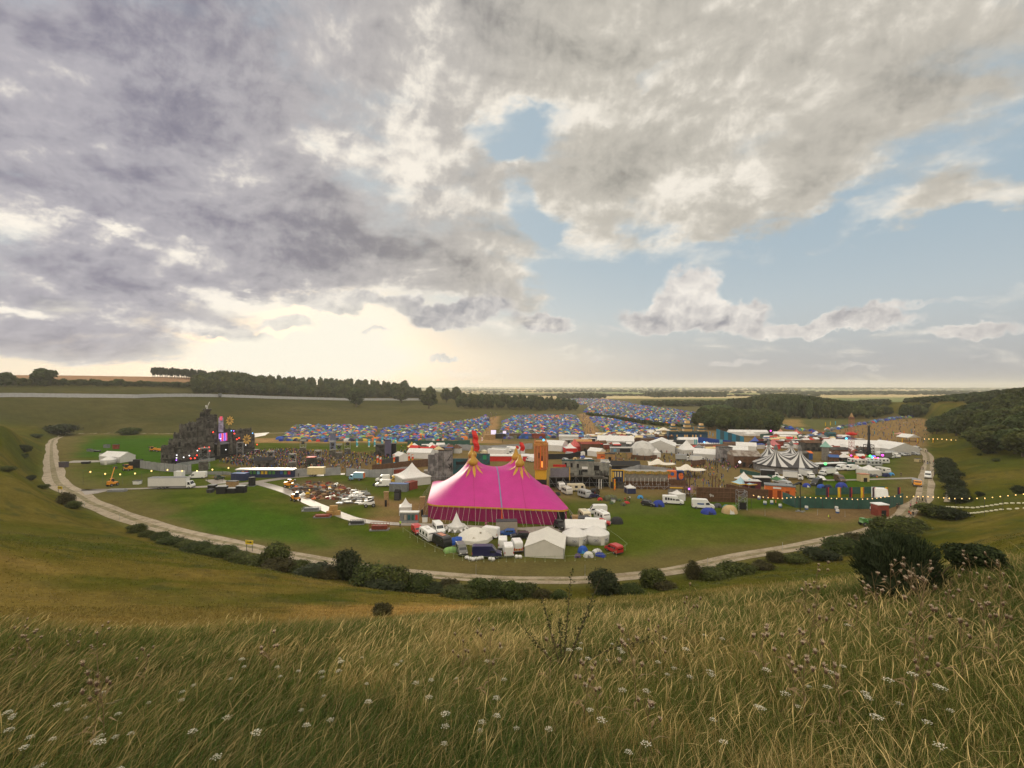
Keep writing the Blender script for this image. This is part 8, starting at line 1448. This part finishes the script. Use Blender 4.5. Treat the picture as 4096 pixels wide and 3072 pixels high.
# sandbags, signs, hay and scrap
def clutter():
    g = random.Random(31); SB = mat('sandbag', (.58, .55, .42), .9, .15, 6)
    def bagmesh():
        b = MB(); b.lathe([(.02, 0), (.55, .06), (.62, .22), (.5, .40), (.02, .46)], 8, sx=1.0, sy=.52); return b.mesh('sandbag', SB, True)
    bm_ = bagmesh()
    for row, pts, nm in [(0, [(3784, 2030), (3830, 2032), (3900, 2034), (3960, 2026), (4020, 2016), (4100, 2016)], 'upper'), (1, [(3795, 2050), (3850, 2056), (3890, 2056), (3940, 2050), (4000, 2042), (4100, 2036)], 'lower')]:
        n = 17
        for k in range(n):
            u = np.interp(k, np.linspace(0, n - 1, len(pts)), [p[0] for p in pts]); v = np.interp(k, np.linspace(0, n - 1, len(pts)), [p[1] for p in pts]); x, y, z = at(float(u), float(v)); o = link('sandbag', bm_, None, (x, y, z), g.uniform(-.3, .3)); o.scale = (.95, .95, .9); tag(o, f'pale sandbag in the {nm} line on the right meadow', 'sandbag', f'{nm} line of sandbags')
    for u, v, lb in [(240, 1975, 'yellow direction sign at the left track bend'), (997, 2206, 'yellow direction sign above the thicket beside the track')]:
        Y = uvf(u, v)[1]; x = (u - 2048) / F * Y; t = thing('road_sign', lb, 'sign', (x, Y, gz(x, Y)), R(-12)); part(t, 'board', mat('sign_yellow', (.62, .46, .03), .5, .05), (0, 0, 1.5, 1.9, .06, .9)); part(t, 'post', DARK, (-.7, .06, 0, .08, .06, 2.3), (.7, .06, 0, .08, .06, 2.3)); b = MB(); b.add([(-.6, -.05, 1.9), (.2, -.05, 1.9), (.2, -.05, 1.78), (.7, -.05, 1.98), (.2, -.05, 2.18), (.2, -.05, 2.05), (-.6, -.05, 2.05)], [(0, 1, 2, 3, 4, 5, 6)]); b.build('arrow', BLACK, t)
    HAY = mat('hay', (.36, .22, .08), .95, .3, 4)
    for i, (u, v, z, lb) in enumerate([(1322, 2064, 0, 'front left hay bale of the stack by the trackway'), (1334, 2060, 1.25, 'topmost hay bale of the stack by the trackway'), (1346, 2062, 0, 'right hay bale of the stack by the trackway'), (1332, 2052, 0, 'rear hay bale of the stack by the trackway')]): p = pos(u, v, .5); o = MB(); o.box(0, 0, 0, 2.0, 1.2, 1.2, tx=.97, ty=.96); tag(o.build('hay_bale', HAY, None, loc=(p[0], p[1], z), rz=g.uniform(-.2, .2)), lb, 'hay bale', 'hay bales by the trackway')
    for u, v, w, h, lb, m in [(1518, 2124, 4.6, 1.6, 'rusty mesh basket on a grey pallet below the trackway', RUST), (1428, 2100, 3.8, .9, 'low pallet of dark scaffold parts with stakes below the trackway', DARK), (470, 1968, 5.4, .8, 'pallet cage of steel barriers beside the left panel apron', STEEL), (1245, 2046, 4.8, 1.0, 'stack of grey scaffold frames on the green field', CGREY), (1290, 2072, 4.4, .7, 'low rusty stack of mesh beside the hay bales', RUST)]:
        t = blk('pallet_stack', lb, 'pallet', u, v, .8, 4); part(t, 'pallet', CGREY, (0, 0, 0, w, 1.8, .25)); b = MB(); n = 7
        for k in range(n): x = -w / 2 + w * k / (n - 1); b.tube([(x, -.8, .25), (x, -.8, h)], .05, 4); b.tube([(x, .8, .25), (x, .8, h)], .05, 4)
        for z in (h * .4, h * .7, h): b.tube([(-w / 2, -.8, z), (w / 2, -.8, z)], .05, 4); b.tube([(-w / 2, .8, z), (w / 2, .8, z)], .05, 4)
        b.box(0, 0, .3, w * .8, 1.2, h * .55); b.build('load', m, t)
    SM = dict(timber=TIMB, brown=WOODB, white=PAINT['white'], grey=CGREY, orange=ORANGE, rust=RUST, yellow=YEL, dark=DARK)
    for i, (x, y) in enumerate(scatter(UV((1150, 1945), (1250, 1928), (1345, 1935), (1420, 1968), (1350, 2002), (1250, 1998), (1180, 1978)), 1.75, .8, 77)):
        k = g.choice(list(SM) + ['timber', 'brown', 'dark', 'brown', 'dark', 'rust', 'timber', 'brown', 'grey', 'dark']); b = MB(); b.box(0, 0, 0, g.uniform(.8, 3.0), g.uniform(.25, 1.1), g.uniform(.08, .6)); b.box(.2, .1, .1, g.uniform(.6, 2.2), .2, g.uniform(.25, .7), g.uniform(0, 3)); o = b.build('scrap_pile', SM[k], None, loc=(x, y, 0), rz=g.uniform(0, 3.1)); o.rotation_euler[1] = g.uniform(-.12, .12); tag(o, f'{k} coloured boards lying in the scrap yard left of the pink tent', 'scrap', 'boards in the scrap yard')
    for i, (x, y) in enumerate(scatter(UV((1345, 1985), (1400, 1960), (1480, 1968), (1490, 1992), (1440, 2022), (1360, 2020)), 2.3, .7, 78)):
        b = MB(); b.box(0, 0, 0, 2.0, 1.0, .12); b.box(0, 0, .22, 2.0, 1.0, .1); 
        for sx in (-.9, .9): b.box(sx, 0, .1, .1, .9, .14)
        if g.random() < .4: b.tube([(0, 0, .3), (0, 0, 1.8)], .05, 4); b.tube([(.8, .3, .3), (.8, .3, 1.2)], .05, 4)
        tag(b.build('stage_deck', g.choice([CGREY, STEEL, DARK, PAINT['offwhite']]), None, loc=(x, y, 0), rz=g.uniform(-.5, .5)), 'grey stage deck laid out in the scrap yard beside the skid steer', 'stage deck', 'stage decks in the scrap yard')
    t = blk('speaker_stack', 'black curved speaker stack hanging by the grey container', 'speaker', 1590, 2002, .6, -10); b = MB(); b.prismx([(-.6, 0), (.7, .1), (.9, 2.9), (.1, 3.3), (-.5, 2.6)], -.85, .85); b.build('cabinet', BLACK, t); part(t, 'grille', DARK, (0, -.62, .3, 1.5, .06, 2.0)); t = blk('speaker_stack', 'black drum shaped tank in the left field beside the trackway', 'tank', 1008, 1944, .6); b = MB(); b.lathe([(1.1, 0), (1.15, 2.8), (1.0, 3.0), (.02, 3.0)], 14); b.build('drum', BLACK, t); part(t, 'base', CGREY, (0, 0, -.02, 2.6, 2.6, .12))
    for u, v, w, h, lb, m in [(850, 1962, 2.4, 1.7, 'left black crate open to the front on the left trackway', BLACK), (888, 1976, 3.2, 2.3, 'large black crate in the middle of the left trackway row', BLACK), (928, 1974, 3.0, 1.6, 'low black crate with timber top in the left trackway row', BLACK), (966, 1972, 3.0, 2.2, 'right black crate in the left trackway row', BLACK), (930, 1952, 3.6, 2.2, 'timber crate behind the low black one', TIMB), (842, 1972, 1.6, 1.0, 'small dark crate in front of the left black crate', DARK), (255, 1870, 3.2, 2.2, 'purple grey skip beside the track at left', mat('skip_paint', (.09, .075, .095), .7)), (344, 1856, 3.0, .9, 'small black skip on the left panel apron', BLACK), (464, 1796, 2.8, 2.4, 'rust brown tank on the bright grass at left', RUST), (427, 1792, 2.8, 1.8, 'dark tank with pale base on the bright grass at left', CGREY), (411, 1828, 2.0, 1.7, 'white water tank above the yurt', PAINT['white']), (358, 1806, 1.8, 1.2, 'small grey crate on the bright grass, left one', CGREY), (370, 1808, 1.8, 1.0, 'small grey crate on the bright grass, right one', CGREY), (390, 1808, 2.4, .7, 'small black crate on the bright grass', BLACK), (1700, 2090, 1.4, 1.4, 'white water butt by the urinal block', PAINT['white']), (2452, 2010, .1 + 1.0, .9, 'white bin by the olive tent', PAINT['white']), (3670, 1848, 2.0, 1.4, 'cream generator box beside the right track', CREAM), (550, 1938, 2.2, 1.2, 'white sack heap left of the long lorry', PAINT['white'])]:
        t = blk('crate' if 'crate' in lb else 'tank' if 'tank' in lb or 'butt' in lb else 'skip' if 'skip' in lb else 'box', lb, 'container', u, v, .8, g.uniform(-8, 8)); b = MB(); b.box(0, 0, 0, w * .9, 1.8 * .9, h, tx=1.1, ty=1.1); b.build('shell', m, t); part(t, 'rim', DARK if m is not BLACK else CGREY, (0, 0, h, w + .08, 1.9, .12))
    for k, (u, v) in enumerate([(1868, 2236), (1880, 2240), (1892, 2243), (1905, 2240), (1918, 2238), (1928, 2236), (1962, 2241), (1972, 2243), (2066, 2232), (2080, 2233)]): p = pos(u, v); b = MB(); b.lathe([(.02, 0), (.42, .05), (.5, .35), (.36, .6), (.02, .68)], 8, sx=1, sy=.8); tag(b.build('white_sack', PAINT['white'], None, True, loc=p, rz=k), 'white sack on the grass in front of the navy van' if u < 2000 else 'white sack on the grass behind the frame tent', 'sack', 'white sacks in the van camp')
    for k in range(26):
        u = [1878, 1905, 1935, 1965, 1995, 2025, 2060, 2100, 2140, 2180, 2220, 2260, 2300, 2340, 2380, 2420, 2465, 2500, 1640, 1670, 1700, 1740, 1780, 1815, 1612, 1850][k]; v = [2246] * 3 and [2247, 2247, 2247, 2247, 2247, 2247, 2248, 2247, 2247, 2246, 2245, 2244, 2243, 2241, 2239, 2236, 2225, 2200, 2150, 2168, 2186, 2206, 2222, 2234, 2128, 2242][k]
        p = pos(u, v); b = MB(); b.tube([(0, 0, 0), (0, 0, 1.15)], .04, 5); b.lathe([(.14, 0), (.05, .05)], 6); tag(b.build('stake', mat('pale_green_stake', (.26, .30, .18), .8), None, loc=p), 'thin stake of the tape line round the van camp', 'stake', 'stakes round the van camp')
    t = blk('tape_line', 'pale tape line strung on stakes around the van camp', 'tape', 1612, 2128); o = Vector(t.location); b = MB(); P = [Vector(pos(*q)) - o + Vector((0, 0, 1.0)) for q in [(1612, 2128), (1670, 2168), (1740, 2206), (1815, 2234), (1878, 2247), (2060, 2248), (2260, 2244), (2420, 2236), (2465, 2225), (2510, 2194), (2470, 2160), (2410, 2118)]]; b.tube(P, .03, 4); b.build('tape', mat('pale_green_stake', (.26, .30, .18)), t)
    for u, v, h in [(338, 2030, 1.8), (478, 2084, 1.9), (2340, 2300, 1.9), (2830, 2270, 1.9), (3130, 2205, 1.9), (1904, 2298, 1.9), (3270, 2060, 1.6), (3380, 2066, 1.6), (3060, 2062, 1.6)]: p = pos(u, v); b = MB(); b.tube([(0, 0, 0), (0, 0, h)], .035, 4); b.lathe([(.12, 0), (.05, .05)], 6); tag(b.build('thin_post', STEEL, None, loc=p), 'thin upright post standing along the edge of the track field', 'post', 'thin posts along the track field')
    t = blk('lamp_mast', 'tall black mast with tilted head before the green fence', 'lamp mast', 3201, 2046, 0); b = MB(); b.tube([(0, 0, 0), (0, 0, 7.8)], .11, 6); b.build('mast', BLACK, t); b = MB(); b.prism([(-2.2, 7.3), (0, 8.3), (.35, 7.4), (-.4, 7.7)], -.5, .5); b.build('head', BLACK, t); part(t, 'base', CGREY, (0, 0, 0, 2.6, .4, .18), (0, 0, .02, .4, 2.4, .18))
    for u, v in [(3036, 1998), (3060, 2018), (3087, 2016), (3121, 2030), (3226, 2038), (3346, 2040), (3350, 2052), (3487, 2042)]: t = blk('barrel', 'blue and white banded barrel on the worn ground by the green fence', 'barrel', u, v, 0, 0, 'banded barrels by the green fence'); b = MB(); b.lathe([(.42, 0), (.44, .45)], 10); b.build('lower_band', CBLUE, t); b = MB(); b.lathe([(.44, .45), (.42, 1.0), (.02, 1.0)], 10); b.build('upper_band', PAINT['white'], t)
    for u, v, h in [(2738, 1985, 6.5), (2748, 1980, 6.2), (2758, 1984, 6.4), (2850, 1990, 7.0), (2862, 1994, 7.2), (2876, 1992, 6.2), (2360, 1748, 5), (2010, 1770, 5)]: t = blk('timber_mast', 'tall timber mast standing in the food court square' if u > 2700 else 'dark timber mast at the sandy lane', 'mast', u, v, 0, 0, 'timber masts in the square' if u > 2700 else 'masts at the sandy lanes'); b = MB(); b.tube([(0, 0, 0), (0, 0, h)], .2, 6, r1=.14); b.build('pole', WOODB, t); part(t, 'crosspiece', WOODB, (0, 0, h - .6, 1.0, .14, .2))
clutter()
# ------------------------------------------------------------------ people
SKIN = mat('skin', (.42, .25, .17), .7, .1, 9); HAIRC = mat('hair', (.055, .035, .022), .8, .2, 9)
def figure(pose):
    """one continuous skinned body: joints with radii, grown by a Skin modifier"""
    J = [(0, 0, .95)]; E = []; Rr = [.135]
    def j(par, p, r): J.append(p); Rr.append(r); E.append((par, len(J) - 1)); return len(J) - 1
    sit = pose == 'sit'; dz = -.52 if sit else 0
    J[0] = (0, 0, .95 + dz); w = j(0, (0, 0, 1.15 + dz), .125); ch = j(w, (0, -.02, 1.34 + dz), .15); nk = j(ch, (0, -.01, 1.50 + dz), .058); hd = j(nk, (0, -.03, 1.60 + dz), .095); j(hd, (0, -.02, 1.70 + dz), .085)
    for s in (-1, 1):
        hp = j(0, (s * .10, 0, .88 + dz), .095)
        if sit: k = j(hp, (s * .14, -.40, .46), .062); a = j(k, (s * .14, -.42, .08), .042); j(a, (s * .14, -.56, .04), .04)
        else:
            st = {'walk': s * .22, 'stand': 0.0, 'cheer': 0.03 * s}[pose]; k = j(hp, (s * .11, -.04 - st * .6, .48), .065); a = j(k, (s * .11, .02 - st, .09), .042); j(a, (s * .12, -.12 - st, .04), .04)
        sh = j(ch, (s * .19, 0, 1.42 + dz), .062)
        if pose == 'cheer' and s > 0: e = j(sh, (s * .30, -.05, 1.66), .045); h = j(e, (s * .26, -.10, 1.92), .034); j(h, (s * .25, -.11, 2.02), .03)
        elif pose == 'walk': e = j(sh, (s * .25, s * .10, 1.16), .045); h = j(e, (s * .25, s * .16 - .12, .94), .034); j(h, (s * .25, s * .17 - .15, .85), .03)
        else: e = j(sh, (s * .25, .03, 1.16 + dz), .045); h = j(e, (s * .23, -.10, .93 + dz), .034); j(h, (s * .22, -.14, .84 + dz), .03)
    me = bpy.data.meshes.new('fig'); me.from_pydata(J, E, []); ob = bpy.data.objects.new('fig', me); COL.objects.link(ob); md = ob.modifiers.new('skin', 'SKIN'); sv = me.skin_vertices[0].data
    for i, r in enumerate(Rr): sv[i].radius = (r, r * (.78 if i in (1, 2) else 1))
    sv[0].use_root = True; md2 = ob.modifiers.new('sub', 'SUBSURF'); md2.levels = 1; md2.render_levels = 1
    bpy.context.view_layer.update(); m2 = bpy.data.meshes.new_from_object(ob.evaluated_get(bpy.context.evaluated_depsgraph_get())); bpy.data.objects.remove(ob)
    V = np.array([v.co[:] for v in m2.vertices]); Fc = [tuple(p.vertices) for p in m2.polygons]; bpy.data.meshes.remove(m2); mi = []
    for f in Fc:
        c = V[list(f)].mean(0); z = c[2] - dz; x = abs(c[0])
        if z > 1.64 or (z > 1.56 and c[1] > .0): mi.append(3)
        elif z > 1.47 and x < .1: mi.append(0)
        elif x > .2 and (z < 1.12 or z > 1.6): mi.append(0)
        elif z > .93 and not (sit and c[1] < -.2): mi.append(1)
        else: mi.append(2)
    return V, Fc, mi
POSES = {p: figure(p) for p in ('stand', 'walk', 'cheer', 'sit')}
WEAR = dict(dark=(.022, .022, .026), black=(.012, .012, .014), white=(.55, .54, .52), grey=(.15, .15, .16), red=(.38, .03, .03), blue=(.04, .10, .32), orange=(.60, .20, .03), yellow=(.60, .45, .04), pink=(.50, .14, .26), green=(.08, .22, .08), hivis=(.50, .75, .04), brown=(.12, .08, .05))
WM = {k: mat('cloth_' + k, c, .9, .1, 6) for k, c in WEAR.items()}; PMESH = {}
def person(x, y, label, top='dark', legs='dark', pose='stand', rz=0.0, group=None, h=1.72):
    k = (pose, top, legs)
    if k not in PMESH:
        V, Fc, mi = POSES[pose]; me = bpy.data.meshes.new('person'); me.from_pydata(V.tolist(), [], Fc)
        for m in (SKIN, WM[top], WM[legs], HAIRC): me.materials.append(m)
        me.polygons.foreach_set('material_index', mi); me.polygons.foreach_set('use_smooth', [True] * len(Fc)); me.update(); PMESH[k] = me
    o = link('person', PMESH[k], None, (x, y, gz(x, y)), rz); s = h / 1.78; o.scale = (s, s, s); return tag(o, label, 'person', group)
def people():
    g = random.Random(99)
    def at_uv(u, v): x, y, z = at(u, v); return x, y
    for u, v, lb, top, legs, pose, rz in [(1601, 2108, 'person in a bright hi-vis top standing on the trackway by the urinal block', 'hivis', 'black', 'stand', 0), (3314, 2074, 'person in a hi-vis top and dark clothes sitting on the grass at the right', 'hivis', 'black', 'sit', 1), (2519, 2004, 'person in white standing among the small tents on the green', 'white', 'dark', 'stand', 2), (2512, 2006, 'person in dark clothes beside the camper in white', 'dark', 'dark', 'stand', 1), (2500, 2003, 'person in a red top sitting by the red tunnel tent', 'red', 'dark', 'sit', 0), (1944, 2112, 'person in a pink top at the foot of the pink tent wall', 'pink', 'dark', 'stand', 0), (1952, 2113, 'person in a brown top next to the one in pink', 'brown', 'dark', 'stand', 0), (2034 - 640, 1926, 'person in dark clothes beside the blue horsebox lorry', 'dark', 'dark', 'walk', 1), (1194, 1909, 'person in dark clothes by the hoarding left of the cream trailer', 'dark', 'dark', 'stand', 0),
          (3183, 1978, 'person in an orange top outside the orange booth', 'orange', 'dark', 'walk', 1), (3103, 2022, 'person in an orange top on the worn ground by the barrels', 'orange', 'dark', 'walk', .5), (3414, 2028, 'person in a dark green top walking along the green fence', 'green', 'dark', 'walk', 1), (3428, 2022, 'person in a yellow top walking along the green fence', 'yellow', 'dark', 'walk', 1), (3461, 2026, 'person in a grey top walking along the green fence', 'grey', 'blue', 'walk', 1), (3588, 2036, 'left one of two people in dark clothes at the fence end', 'black', 'black', 'stand', 0), (3596, 2034, 'right one of two people in dark clothes at the fence end', 'black', 'dark', 'stand', 1), (3213, 2028, 'person in black leaning at the green fence, left one', 'black', 'black', 'stand', 0), (3235, 2028, 'person in black with red scarf at the green fence, right one', 'black', 'black', 'stand', 0),
          (3636, 2064, 'person in a red top on the track in front, left one', 'red', 'dark', 'walk', 0), (3643, 2070, 'person in an orange and red top on the track in front, middle one', 'orange', 'dark', 'walk', .2), (3652, 2069, 'person in black on the track in front, right one', 'black', 'black', 'walk', -.2), (3642, 2036, 'person in pink further up the bend of the track', 'pink', 'dark', 'walk', .4), (3666, 2028, 'person in red and white further up the bend of the track', 'red', 'white', 'walk', .1), (3668, 2010, 'left dark walker of the trio under the festoon lights', 'black', 'black', 'walk', .1), (3677, 2009, 'second dark walker of the trio under the festoon lights', 'dark', 'dark', 'walk', .4), (3690, 2012, 'dark walker with bag in the middle of the track under the lights', 'dark', 'black', 'walk', 3), (3704, 2014, 'grey walker at the right edge of the track under the lights', 'grey', 'dark', 'walk', 3.2), (3680, 1852, 'walker in dark clothes left of the pair on the upper track', 'dark', 'dark', 'walk', 3), (3692, 1853, 'walker in brown beside the group at the upper track', 'brown', 'dark', 'walk', 3), (3698, 1854, 'walker in black beside the group at the upper track', 'black', 'black', 'walk', 3), (3710, 1857, 'left walker of the pair on the upper track', 'dark', 'blue', 'walk', 0), (3719, 1856, 'right walker of the pair on the upper track', 'grey', 'dark', 'walk', 0), (3734, 1855, 'walker in maroon at the right edge of the upper track', 'red', 'dark', 'walk', 0), (3703, 1811, 'left tiny walker at the head of the track', 'dark', 'dark', 'walk', 0), (3710, 1811, 'right tiny walker at the head of the track', 'black', 'dark', 'walk', 0), (3738, 1904, 'person in black right of the white van on the track', 'black', 'black', 'stand', 0), (3684, 1880, 'person in brown standing left of the upper track', 'brown', 'brown', 'stand', 0), (3692, 1880, 'person in tan next to the one in brown left of the upper track', 'brown', 'dark', 'stand', 0), (3604, 1906, 'person in dark clothes alone on the grass by the caravans', 'dark', 'dark', 'stand', 0)]:
        x, y = at_uv(u, v); person(x, y, lb, top, legs, pose, rz)
    zones = [('in the crowd before the dark stage', [(870, 1850), (960, 1824), (1060, 1806), (1180, 1800), (1260, 1822), (1310, 1850), (1250, 1870), (1180, 1872), (1080, 1868), (960, 1866)], 1.45, 1.9), ('in the thin back of the arena crowd', [(1200, 1806), (1330, 1808), (1480, 1822), (1500, 1850), (1440, 1880), (1200, 1880), (1280, 1850)], 2.2, 1.9), ('at the rear fence of the arena', [(960, 1872), (1180, 1876), (1330, 1866), (1440, 1868), (1440, 1886), (1200, 1886), (960, 1876)], 2.3, 1.9), ('in the food court square', [(2590, 1876), (2700, 1880), (2830, 1860), (2940, 1850), (2960, 1870), (2900, 1905), (2900, 1960), (2780, 1965), (2700, 1935), (2600, 1915)], 2.6, 0), ('under the stretch canopies', [(2600, 1872), (2690, 1878), (2680, 1896), (2610, 1892)], 1.6, 0), ('under the stretch canopies', [(2720, 1896), (2808, 1898), (2800, 1918), (2730, 1918)], 1.6, 0), ('in the town near the dark ruin', [(2830, 1848), (2960, 1842), (2960, 1856), (2830, 1866)], 1.9, 0), ('by the orange booth', [(3060, 1996), (3120, 2000), (3120, 2010), (3060, 2006)], 2.4, 0),
             ('beside the cone roofed tower', [(3240, 1858), (3420, 1850), (3420, 1862), (3260, 1880)], 2.2, 0), ('on the brown hillside', [(3300, 1735), (3396, 1706), (3560, 1684), (3720, 1680), (3712, 1735), (3700, 1785), (3480, 1790), (3360, 1786)], 6.6, 0), ('on the terrace walk', [(2505, 1945), (2660, 1940), (2660, 1946), (2510, 1950)], 1.6, 0), ('on the sandy path through the tents', [(2320, 1658), (2350, 1658), (2400, 1740), (2340, 1750)], 5, 0), ('on the sandy lane by the screens', [(1960, 1660), (1990, 1656), (1960, 1740), (1930, 1750)], 6, 0), ('behind the striped big top', [(3200, 1760), (3440, 1760), (3440, 1776), (3220, 1780)], 3.4, 0), ('among the stall rows of the town', [(2360, 1790), (2700, 1784), (2900, 1800), (2930, 1850), (2700, 1866), (2560, 1850), (2440, 1846)], 3.6, 0), ('by the orange banners', [(1480, 1812), (1620, 1806), (1640, 1830), (1500, 1860)], 2.2, 0), ('by the green fence at the back of the arena', [(1600, 1788), (1850, 1788), (1850, 1797), (1600, 1797)], 3, 0)]
    allp = []
    for where, poly, st, face in zones:
        for (x, y) in scatter(UV(*poly), st, st * .48, int(st * 100) + len(where)):
            if g.random() < .80: allp.append((x, y, where, face))
    allp.sort(key=lambda p: p[1]); near, rest = allp[:255], allp[255:]
    tops = ['dark', 'dark', 'black', 'black', 'dark', 'black', 'dark', 'black', 'dark', 'brown', 'grey', 'white', 'grey', 'grey', 'red', 'blue', 'brown', 'brown', 'pink', 'orange', 'yellow', 'green']
    for x, y, where, face in near:
        top = g.choice(tops); pose = g.choice(['stand', 'stand', 'walk', 'cheer'] if face else ['stand', 'walk', 'stand']); person(x, y, f"person {'in dark clothes' if top in ('dark', 'black') else 'in ' + top} {'standing' if pose == 'stand' else 'walking' if pose == 'walk' else 'waving'} {where}", top, g.choice(['dark', 'black', 'blue', 'grey']), pose, (face + g.gauss(0, .4)) if face else g.uniform(0, 6.28), 'people ' + where, g.uniform(1.6, 1.85))
    b = MB(); b.lathe([(.10, 0), (.13, .45), (.17, .85), (.16, .95)], 5, mi=0, sx=1.2, sy=.8); b.lathe([(.17, .95), (.24, 1.38), (.09, 1.48)], 5, mi=1, sx=1.1, sy=.7); b.lathe([(.05, 1.46), (.11, 1.60), (.10, 1.70), (.02, 1.75)], 5, mi=2)
    bv = np.array(b.v); q = [(f + (f[-1],))[:4] if len(f) == 3 else f[:4] for f in b.f if len(f) <= 4]; bf = np.array(q); vi = np.zeros(len(bv), int)
    for f, m in zip(b.f, b.mi):
        for i in f: vi[i] = m
    n = len(rest); P = np.array([(p[0], p[1]) for p in rest]); G = np.random.default_rng(3); a = G.uniform(0, 6.28, n); V = np.empty((n, len(bv), 3)); V[..., 0] = bv[None, :, 0] * np.cos(a)[:, None] - bv[None, :, 1] * np.sin(a)[:, None] + P[:, :1]; V[..., 1] = bv[None, :, 0] * np.sin(a)[:, None] + bv[None, :, 1] * np.cos(a)[:, None] + P[:, 1:2]; V[..., 2] = bv[None, :, 2] * G.uniform(.92, 1.08, n)[:, None] + gzn(P[:, 0], P[:, 1])[:, None]
    tc = np.array([WEAR[tops[i]] for i in G.integers(0, len(tops), n)]); lc = np.array([WEAR[k] for k in np.array(['dark', 'black', 'blue', 'grey'])[G.integers(0, 4, n)]]); hc = np.where(G.random(n)[:, None] < .75, np.array((.06, .04, .025)), np.array((.40, .25, .17))); C = np.stack([lc, tc, hc], 1)[:, vi]
    o = link('crowd', leafmesh('crowd', (V.reshape(-1, 3), (bf[None] + (np.arange(n) * len(bv))[:, None, None]).reshape(-1, 4), C.reshape(-1, 3)), mat('crowd_cloth', (1, 1, 1), .9, attr='col', var=0))); tag(o, 'crowd of small figures filling the arena, town and hillside', 'crowd', kind='stuff')
people()
# ------------------------------------------------------------------ evening haze over the valley and the far farmland
def haze():
    b = MB(); b.box(0, 6500, -14, 30000, 17400, 134); m = bpy.data.materials.new('haze'); m.use_nodes = True; n = m.node_tree.nodes; n.clear()
    o = n.new('ShaderNodeOutputMaterial'); v = n.new('ShaderNodeVolumePrincipled'); v.inputs['Color'].default_value = (.93, .92, .90, 1); v.inputs['Density'].default_value = HAZE; v.inputs['Anisotropy'].default_value = .35; m.node_tree.links.new(v.outputs[0], o.inputs['Volume'])
    ob = b.build('haze', m); tag(ob, 'thin evening haze over the valley', 'haze', kind='stuff')
HAZE = 0.00010
haze()
